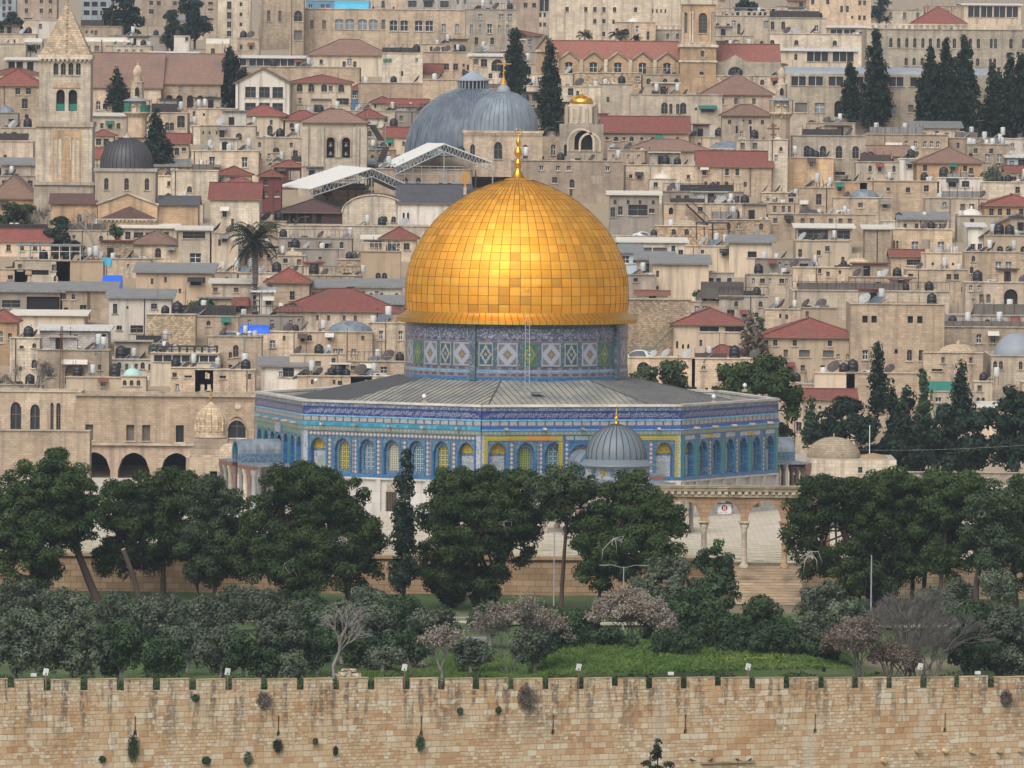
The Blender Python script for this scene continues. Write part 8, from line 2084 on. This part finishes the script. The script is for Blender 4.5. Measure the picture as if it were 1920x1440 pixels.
def proto_dish(mat):
    t = thing("satellite_dish", "dish", "satellite dish"); b = MB()
    pr = [(.02, 0), (.25, .03), (.5, .11), (.68, .21)]; b.lathe(pr, 18); b.lathe([(r, z - .02) for r, z in pr], 18)
    o = b.build("dish_bowl", [MT[mat]], t, (0, 0, .95)); o.rotation_euler = (R(50), 0, R(-60))
    b = MB(); b.bar((0, 0, 0), (0, 0, .95), .07); b.bar((0, 0, .9), (-.45, -.28, 1.35), .03); b.box((-.45, -.28, 1.35), (.1, .1, .1)); b.build("mount", [MT['steel']], t); return t
def proto_ac():
    t = thing("air_conditioner", "ac", "air conditioner"); b = MB(); b.box((0, 0, .42), (.95, .38, .68)); b.build("casing", [MT['frame']], t)
    b = MB(); b.lathe([(0, 0), (.25, 0), (.26, .03)], 16); o = b.build("fan", [MT['iron']], t, (-.14, -.2, .42)); o.rotation_euler = (R(90), 0, 0); return t
def proto_mast():
    t = thing("antenna", "antenna", "antenna"); b = MB(); b.bar((0, 0, -.1), (0, 0, 3.2), .05); b.build("mast", [MT['iron']], t); b = MB(); b.bar((-.6, 0, 2.9), (.6, 0, 3.0), .035)
    for i in range(6): b.bar((-.5 + i * .2, -.35, 2.92 + i * .012), (-.5 + i * .2, .35, 2.92 + i * .012), .025)
    b.build("elements", [MT['steel']], t); return t
PROTO = {'w': (proto_tank(True), "white water tank", "white water tanks on roofs"), 'k': (proto_tank(False), "black water tank", "black water tanks on roofs"), 'h': (proto_heater(), "solar water heater", "solar heaters on roofs"),
         'd': (proto_dish('dish'), "grey satellite dish", "satellite dishes on roofs"), 'r': (proto_dish('dish_k'), "dark satellite dish", "satellite dishes on roofs"), 'a': (proto_ac(), "white air conditioner", "air conditioners on roofs"), 'm': (proto_mast(), "thin antenna", "antennas on roofs")}
ITEMS = []
def put(k, px, h, sc, rz, dy=1.3):
    p0, nm, gr = PROTO[k]
    o = p0 if not p0.get("used") else copy_tree(p0)
    p0["used"] = 1
    if o is not p0 and "used" in o: del o["used"]
    x = P(px, h['y0'], h['Y'] + dy).x
    o.location = (x, h['Y'] + dy, h['zt'] - (.5 if h['flat'] else -.02)); o.rotation_euler = (0, 0, rz); o.scale = (sc,) * 3
    o["group"] = gr; ITEMS.append([o, nm, h, px])
LIST = {
 'w': "280,88 294,88 174,247 207,247 397,281 430,282 465,280 485,71 497,71 508,71 575,97 593,97 820,82 848,82 770,118 657,152 671,154 686,153 557,153 570,153 815,157 1117,160 1135,160 1707,252 1722,252 1805,270 1818,270 1826,270 1850,270 1861,270 1878,270 1492,345 1740,334 1745,334 1801,334 321,428 304,455 212,490 179,545 308,560 167,560 193,560 258,657 268,657 328,632 457,590 468,631 478,631 100,545 604,487 613,571 604,623 1258,424 1374,382 1367,382 1433,500 1552,371 1451,381 1591,402 1571,402 1536,402 1577,402 1761,372 1765,372 1801,405 1708,415 1744,415 1792,475 1631,430 1844,442 1905,442 1456,500 1470,502 1530,502 1649,500 1825,506 1798,506 1832,571 1332,562 700,606 738,447",
 'k': "520,72 852,83 781,98 1270,310 1382,310 1405,310 1520,296 1530,296 1632,304 1708,298 1733,334 274,512 704,447 655,487 731,472 554,622 503,665 598,665 621,706 650,706 1226,424 1313,496 1430,456 1348,608 1685,415 1746,430 1802,430 1582,502 1580,546 1040,160 738,156 120,545 30,592",
 'h': "190,218 385,283 455,283 80,548 150,548 170,592 255,560 240,657 300,631 450,631 595,623 1568,232 1690,253 1812,271 1835,271 1868,271 1480,296 1600,304 1546,352 1575,402 1780,405 1850,442 1725,415 1640,430 1360,382 1325,608 1700,298 520,467 610,665 1420,456 1520,500 1770,475 700,678 350,690 330,204 830,82 1150,310 1260,178 1660,340 1760,506 1890,473 1480,580",
 'd': "24,240 735,100 616,103 1740,304 1760,475 1660,500 1655,371 1725,405 546,447 670,472 577,480 612,665 745,606 1292,496 1305,496 1190,671 1225,671 1250,671 1290,673 2,548 27,548 310,512 165,546 410,532 269,590 395,663 1400,456 1560,402 1815,473",
 'r': "8,265 48,265 749,100 1250,178 1286,178 1649,253 1717,298 1828,305 1509,402 1490,502 1736,430 1770,430 1625,430 1725,506 1820,473 1588,371 1790,405 664,487 610,529 541,622 560,665 1338,382 1385,456 1270,455 420,631 367,690 240,512 1610,500",
 'a': "62,505 270,428 287,428 650,512 497,258 1116,366 1196,475 1237,366 1397,456 1300,608 274,706 125,708 378,694 1530,571 440,532"}
def roof_items():
    rg = random.Random(4)
    for k, s in LIST.items():
        for tok in s.split():
            px, py = [float(v) for v in tok.split(',')]
            c = [h for h in HOUSES if h['x0'] + 2 <= px <= h['x1'] - 2 and h['root'].name.split('.')[0] not in ('stone_wall', 'palace') and not any(c.name.startswith('roof') and 'X' for c in h['root'].children if not h['flat'])]
            if not c: continue
            h = min(c, key=lambda q: abs(q['y0'] - py))
            if abs(h['y0'] - py) > 20: continue
            put(k, px, h, rg.uniform(.75, .98) * (1.15 if py < 330 else 1.0), rg.uniform(-.5, .5), rg.uniform(.9, 2.2))
    cnt = {}
    for o, nm, h, px in ITEMS: cnt[id(h)] = cnt.get(id(h), 0) + 1
    for h in list(HOUSES):
        if not h['flat'] or h['Y'] > 1420 or h['Y'] < 880 or any('dome' in c.name for c in h['root'].children) or h['root'].name.startswith(('stone_wall', 'palace', 'hotel')): continue
        n_ = max(0, int((h['x1'] - h['x0']) / 26 + rg.uniform(0, 1.2)) - cnt.get(id(h), 0)); ks = list('hhdrkmark'); rg.shuffle(ks)
        for k in ks[:min(n_, 4)]:
            for _ in range(4):
                px = rg.uniform(h['x0'] + 7, h['x1'] - 7)
                if all(abs(px - q) > 10 for _, _, hh, q in ITEMS if hh is h): break
            else: continue
            put(k, px, h, rg.uniform(.85, 1.15), rg.uniform(-.6, .6), rg.uniform(.9, 2.6))
    by = {}
    for it in ITEMS: by.setdefault((it[1], id(it[2])), []).append(it)
    for (nm, _), its in by.items():
        its.sort(key=lambda q: q[3]); n_ = len(its)
        for i, (o, nm, h, px) in enumerate(its):
            pos = "" if n_ == 1 else ("left " if i == 0 else "right " if i == n_ - 1 else "middle " if n_ == 3 else ["second ", "third ", "fourth ", "fifth ", "sixth "][min(i - 1, 4)])
            o["label"] = ' '.join((pos + nm + " on the " + h['label']).split()[:16]); o["category"] = ' '.join(nm.split()[-2:])
roof_items()
for k in PROTO:
    if "used" in PROTO[k][0]: del PROTO[k][0]["used"]
def at_roof(px, py, Y): return P(px, py, Y)
def frame_thing(name, label, cat, x0, x1, y0, y1, Y, dep, mat, nx=4, roofmat=None):
    t, f = bld(name, label, cat, (x0 + x1) / 2, Y, y1); b = MB(); w_, h = (x1 - x0) * f.s, f.Z(y0)
    for i in range(nx + 1):
        x = -w_ / 2 + w_ * i / nx
        for y in (0, dep): b.bar((x, y, 0), (x, y, h), .12)
        b.bar((x, 0, h), (x, dep, h), .12)
    for y in (0, dep): b.bar((-w_ / 2, y, h), (w_ / 2, y, h), .14); b.bar((-w_ / 2, y, h * .62), (w_ / 2, y, h * .62), .07)
    b.build("frame", [MT[mat]], t)
    if roofmat: b = MB(); b.box((0, dep / 2, h + .1), (w_ + .3, dep + .3, .08)); b.build("cover", [MT[roofmat]], t)
frame_thing("pergola", "white steel pergola frame on the pale stone terrace", "pergola", 34, 151, 461, 489, YD(548) + .5, 4, 'frame', 6, 'lead_pale')
frame_thing("pergola", "dark timber pergola above the long white sheet fence", "pergola", 281, 408, 650, 665, YD(716) + .6, 3, 'iron', 9)
frame_thing("pergola", "dark roof pergola on the pale green roof house", "pergola", 1537, 1592, 238, 254, YD(262) - .8, 2, 'iron', 3)
frame_thing("pergola", "black steel frame before the rubble dome house", "pergola", 1306, 1368, 418, 450, YD(462) - .5, 3, 'iron', 2)
def sheet(label, x0, x1, y0, y1, Y, dep, mat, sag=.3):
    t, f = bld("tarpaulin", label, "tarpaulin", (x0 + x1) / 2, Y, y1); b = MB(); w_, h = (x1 - x0) * f.s, f.Z(y0); n_ = 8
    for i in range(n_):
        a, c = -w_ / 2 + w_ * i / n_, -w_ / 2 + w_ * (i + 1) / n_; da, dc = sag * math.sin(i * 1.7) * .2, sag * math.sin((i + 1) * 1.7) * .2
        b.face([(a, da, 0), (c, dc, 0), (c, .5 + dc, h * .62), (a, .5 + da, h * .62)], 0); b.face([(a, .5 + da, h * .62), (c, .5 + dc, h * .62), (c, dep, h), (a, dep, h)], 0)
    for x in (-w_ / 2, w_ / 2): b.face([(x, 0, 0), (x, .5, h * .62), (x, dep, h), (x, dep, 0)], 0)
    b.build("cloth", [MT[mat]], t)
sheet("bright blue tarpaulin box below the blank plaster wall", 192, 229, 517, 543, YD(556), 2.2, 'blue')
sheet("bright blue tarpaulin spread over the white jointed vaults", 452, 506, 610, 626, YD(690), 2.5, 'blue')
sheet("turquoise cloth canopy beside the white pergola", 190, 209, 484, 499, YD(548) + 2, 1.5, 'cyan')
sheet("bright blue awning stretched on the hotel roof", 624, 688, 2, 18, YD(98), 2.5, 'cyan')
sheet("red awning over the doorway below the palm", 405, 468, 557, 574, YD(590) - 1.4, 1.5, 'tile_red')
sheet("green net screen on the corner house by the hotel", 716, 732, 103, 114, YD(160) - .3, .8, 'gn')
sheet("dark brown tarpaulin over the grey fence terrace", 1316, 1396, 529, 560, YD(606) - .2, 2, 'dish_k')
sheet("green mesh screen between the right cypresses", 1742, 1795, 716, 736, YD(790) + .5, 1.2, 'gn')
def stair():
    t, f = bld("outside_stair", "green steel stair climbing the rubble wall to red hipped house", "stair", 1240, YD(676) - .6, 652); b = MB()
    x0, x1, z1 = f.X(1228), f.X(1264), f.Z(614)
    for i in range(12): b.box((x0 + (x1 - x0) * i / 12, 0, .0 + z1 * i / 12), (.35, 1.0, .08))
    for y in (-.5, .5): b.bar((x0, y, 0), (x1, y, z1), .14); b.bar((x0, y, 1), (x1, y, z1 + 1), .07)
    b.box((f.X(1218), 0, -.1), (1.5, 1.2, .3)); b.build("flight", [plain("green grey steel", (.13, .16, .11), .7)], t)
    t, f = bld("outside_stair", "black iron stair descending before the arched doors", "stair", 1316, YD(430) - 1, 424); b = MB(); x0, x1, z1 = f.X(1287), f.X(1330), f.Z(384)
    for i in range(14): b.box((x0 + (x1 - x0) * i / 14, 0, z1 - z1 * i / 14), (.4, 1.0, .08))
    for y in (-.5, .5): b.bar((x0, y, z1), (x1, y, 0), .22); b.bar((x0, y, z1 + 1), (x1, y, 1), .08)
    b.build("flight", [MT['iron']], t)
stair()
def simple_pole(name, label, cat, px, y0, y1, Y, w_, mat):
    p = P(px, y1, Y); t = thing(name, label, cat, p); b = MB(); b.tube([(0, 0, -.3), (0, 0, (y1 - y0) * S(Y))], [w_, w_ * .7], 8); b.build("shaft", [MT[mat]], t); return t
simple_pole("flag_pole", "thin white pole behind the brick domed building", "pole", 1630, 797, 880, 800, .05, 'frame')
simple_pole("lamp_post", "white lamp mast before the leaning right pine", "lamp post", 1633, 1040, 1150, 628, .07, 'grey')
simple_pole("lamp_post", "grey lamp mast left of the thin trunked pine", "lamp post", 1038, 992, 1165, 640, .055, 'grey')
def mast2():
    Y = 615; t = simple_pole("lamp_post", "grey double armed lamp mast above the dry seeded tree", "lamp post", 1168, 1062, 1215, Y, .06, 'grey'); h = 153 * S(Y)
    for s in (-1, 1):
        b = MB(); b.tube([(0, 0, h - .1), (s * .9, 0, h + .12), (s * 1.7, 0, h + .12)], .035, 6); b.box((s * 1.55, 0, h + .1), (.7, .18, .07)); b.build("lamp_arm", [MT['grey']], t)
mast2()
def lattice_mast():
    t, f = bld("radio_mast", "thin rusty lattice mast before the arched gate house", "mast", 117, YD(722) - 1.2, 735); b = MB(); h = f.Z(612)
    for s in (-1, 1):
        for y in (0, .5): b.bar((s * .22, y, 0), (s * .08, y, h), .05)
    for i in range(22): z, z2 = h * i / 22, h * (i + 1) / 22; w1 = .22 - .14 * i / 22; b.bar((-w1, 0, z), (w1, 0, z2), .035); b.bar((w1, 0, z), (-w1, 0, z2), .035)
    b.build("lattice", [MT['rust']], t)
lattice_mast()
def cable():
    t = thing("cable", "thin pale cable sagging before the dark right trees", "cable", P(1458, 838, 800)); b = MB(); o = P(1458, 838, 800); b.tube([P(1458 + (1960 - 1458) * i / 20, 838 - 10 * (i == 0) + 6 * math.sin(i / 20 * math.pi) * 1.5 - 6 * i / 20, 800) - o for i in range(21)], .010, 4); b.build("strand", [MT["steel"]], t)
cable()
# white lamps on the city wall
def wall_lamp(px, ytop, lab, tall=True):
    c = wallpt(px, 1294, -.85); t = thing("wall_lamp", lab, "floodlight", c, WALL[5], "white floodlights along the city wall"); s = .0382
    if tall:
        h = (1294 - ytop) * s; b = MB(); b.tube([(0, 0, -.5), (0, 0, h - .3)], .05, 6); b.build("pole", [MT['rust']], t)
        b = MB(); b.box((0, 0, 0), (.33, .16, .46)); b.box((0, -.085, -.12), (.1, .02, .1), 1); o = b.build("lamp_head", [MT['white'], MT['iron']], t, (0, 0, h - .24)); o.rotation_euler = (R(8), R(8), 0)
    else:
        h = (1294 - ytop) * s; b = MB(); b.tube([(0, 0, -.2), (0, 0, h - .2)], .04, 6); b.build("pole", [MT['rust']], t); b = MB(); b.box((0, 0, h - .1), (.36, .25, .22)); b.build("lamp_head", [MT['white']], t)
for px, lab in ((94, "first tall white wall lamp before the large pale olive"), (435, "second tall white wall lamp by a narrow crenel"), (767, "third tall white wall lamp near the strewn stones"), (1094, "fourth tall white wall lamp before the grass mound"), (1412, "fifth tall white wall lamp before the yellow flowers"), (1735, "sixth tall white wall lamp before the grey bare bush")): wall_lamp(px, 1253 if px < 500 else 1246, lab)
for px, lab in ((71, "low white lamp box beside the first tall wall lamp"), (1267, "low white lamp box before the green weeds"), (1843, "low white lamp box before the dark right olive")): wall_lamp(px, 1262, lab, False)
def pigeon(px, py, lab, seed):
    c = wallpt(px, py, .1); t = thing("pigeon", lab, "bird", c, WALL[5] + (.3 if seed % 2 else 2.8), "pigeons resting on the wall ledge"); b = MB()
    b.tube([(-.17, 0, .10), (-.08, 0, .11), (.02, 0, .13), (.10, 0, .17), (.13, 0, .23), (.155, 0, .245), (.19, 0, .235)], [.015, .045, .07, .055, .032, .034, .008], 10); b.tube([(-.17, 0, .10), (-.30, 0, .07)], [.03, .02], 6)
    b.build("body", [MT['iron']], t); b = MB()
    for s in (-1, 1): b.bar((0, s * .03, 0), (0, s * .03, .08), .015)
    b.build("legs", [MT['rust']], t)
for i, (px, lab) in enumerate(((1298, "dark pigeon nearest the small conifer"), (1333, "dark pigeon second from the small conifer"), (1384, "dark pigeon third from the small conifer"), (1406, "dark pigeon farthest along the ledge from the conifer"))): pigeon(px, 1431, lab, i)
def ledge():
    c = wallpt(1365, 1432, .12); t = thing("wall_ledge", "narrow pale stone ledge on which pigeons rest", "ledge", c, WALL[5]); b = MB(); b.box((0, .1, -.03), (4.4, .36, .08)); b.build("ledge_stone", [MT['p']], t)
ledge()
def person():
    Y = 636; c = P(35, 1176, Y); c.z = gz(Y); t = bpy.data.objects.new("person", None)
    J = [(0, 0, .95), (0, 0, 1.2), (0, .01, 1.42), (0, 0, 1.52), (0, -.02, 1.66), (-.2, 0, 1.40), (-.27, -.02, 1.12), (-.22, -.2, .95), (.2, 0, 1.40), (.27, -.02, 1.12), (.22, -.2, .95), (-.1, 0, .88), (-.11, -.02, .48), (-.11, .02, .06), (-.11, -.14, .03), (.1, 0, .88), (.12, -.04, .48), (.12, .0, .06), (.12, -.15, .03)]
    E = [(0, 1), (1, 2), (2, 3), (3, 4), (2, 5), (5, 6), (6, 7), (2, 8), (8, 9), (9, 10), (0, 11), (11, 12), (12, 13), (13, 14), (0, 15), (15, 16), (16, 17), (17, 18)]
    RR = [.15, .16, .15, .06, .10, .075, .05, .035, .075, .05, .035, .10, .07, .05, .04, .10, .07, .05, .04]
    me = bpy.data.meshes.new("person"); me.from_pydata(J, E, []); o = bpy.data.objects.new("person", me); COL.objects.link(o)
    m = o.modifiers.new("skin", 'SKIN')
    for i, v in enumerate(me.skin_vertices[0].data if me.skin_vertices else []): v.radius = (RR[i], RR[i] * .8)
    o.modifiers.new("sub", 'SUBSURF').levels = 1; me.materials.append(plain("pale blue clothes", (.30, .40, .50), .8)); o.location = c
    tag(o, "person in pale blue clothes standing among the olives", "person"); bpy.data.objects.remove(t)
    b = MB(); b.lathe([(.0, 1.60), (.085, 1.62), (.105, 1.70), (.085, 1.78), (0, 1.80)], 12, 0, (0, .02, 0)); b.build("hair", [MT['iron']], o)
person()
def misc():
    Y = 640; p = P(208, 1146, Y); t = thing("stone_block", "white cut stone block lying under the leaning pine", "stone block", (p.x, Y, gz(Y) - .05)); b = MB(); b.box((0, 0, .28), (.95, .7, .5), 0, .1); b.box((.1, -.1, .03), (1.4, 1.0, .1), 0, .05); b.build("stones", [MT['p']], t)
    t, f = bld("wooden_shed", "small dark wooden shed behind the leafless trees", "shed", 899, 600, 1232); b = MB(); w_, h = 32 * f.s, f.Z(1203); b.box((0, .8, h / 2), (w_, 1.6, h)); b.build("walls", [MT['d']], t); b = MB(); b.box((0, .8, h + .15), (w_ + .3, 2.0, .22)); b.build("roof", [MT['metal_grey']], t); 
    for x0, x1, lab in ((1040, 1140, "low pale fence by the path under thin trunked pine"), (845, 925, "low pale fence below the flat topped pine"), (1775, 1860, "low pale fence beside the slim edge pine")):
        t, f = bld("low_fence", lab, "fence", (x0 + x1) / 2, 634, 1166); b = MB(); w_ = (x1 - x0) * f.s; n_ = int(w_ / .18)
        for i in range(n_ + 1): b.box((-w_ / 2 + w_ * i / n_, 0, .2), (.04, .03, .42))
        b.box((0, 0, .36), (w_, .04, .05)); b.build("pickets", [MT['steel']], t)
    b = MB(); b.box((0, 632.3, -3.02), (220, 1.6, .12)); o = b.build("path", [MT['p']]); o["kind"] = "structure"
misc()
# ---------------------------------------------------------------- haze over the far town
def haze():
    n = bpy.data.materials.new("haze"); n.use_nodes = True; t = n.node_tree; t.nodes.clear(); o = t.nodes.new("ShaderNodeOutputMaterial"); v = t.nodes.new("ShaderNodeVolumePrincipled")
    v.inputs["Color"].default_value = (.74, .84, .98, 1); v.inputs["Density"].default_value = HAZE; v.inputs["Anisotropy"].default_value = .25
    t.links.new(v.outputs[0], o.inputs["Volume"])
    b = MB(); b.box((0, 2400, 25), (2600, 5200, 240)); h = b.build("haze", n); h["kind"] = "stuff"; h["label"] = "thin pale blue haze over the distant town"
HAZE = .00009
haze()
# keep every label single: number what still shares one by its order across the photo
def single():
    seen = {}
    for o in SC.objects:
        if o.parent is None and "category" in o and "label" in o: seen.setdefault(o["label"], []).append(o)
    od = ["leftmost", "second", "third", "fourth", "fifth", "sixth", "seventh"]
    for lab, os_ in seen.items():
        if len(os_) > 1:
            os_.sort(key=lambda q: q.location.x / q.location.y)
            for i, o in enumerate(os_): o["label"] = ' '.join((("rightmost" if i == len(os_) - 1 else od[min(i, 6)]) + " " + lab).split()[:16])
single()
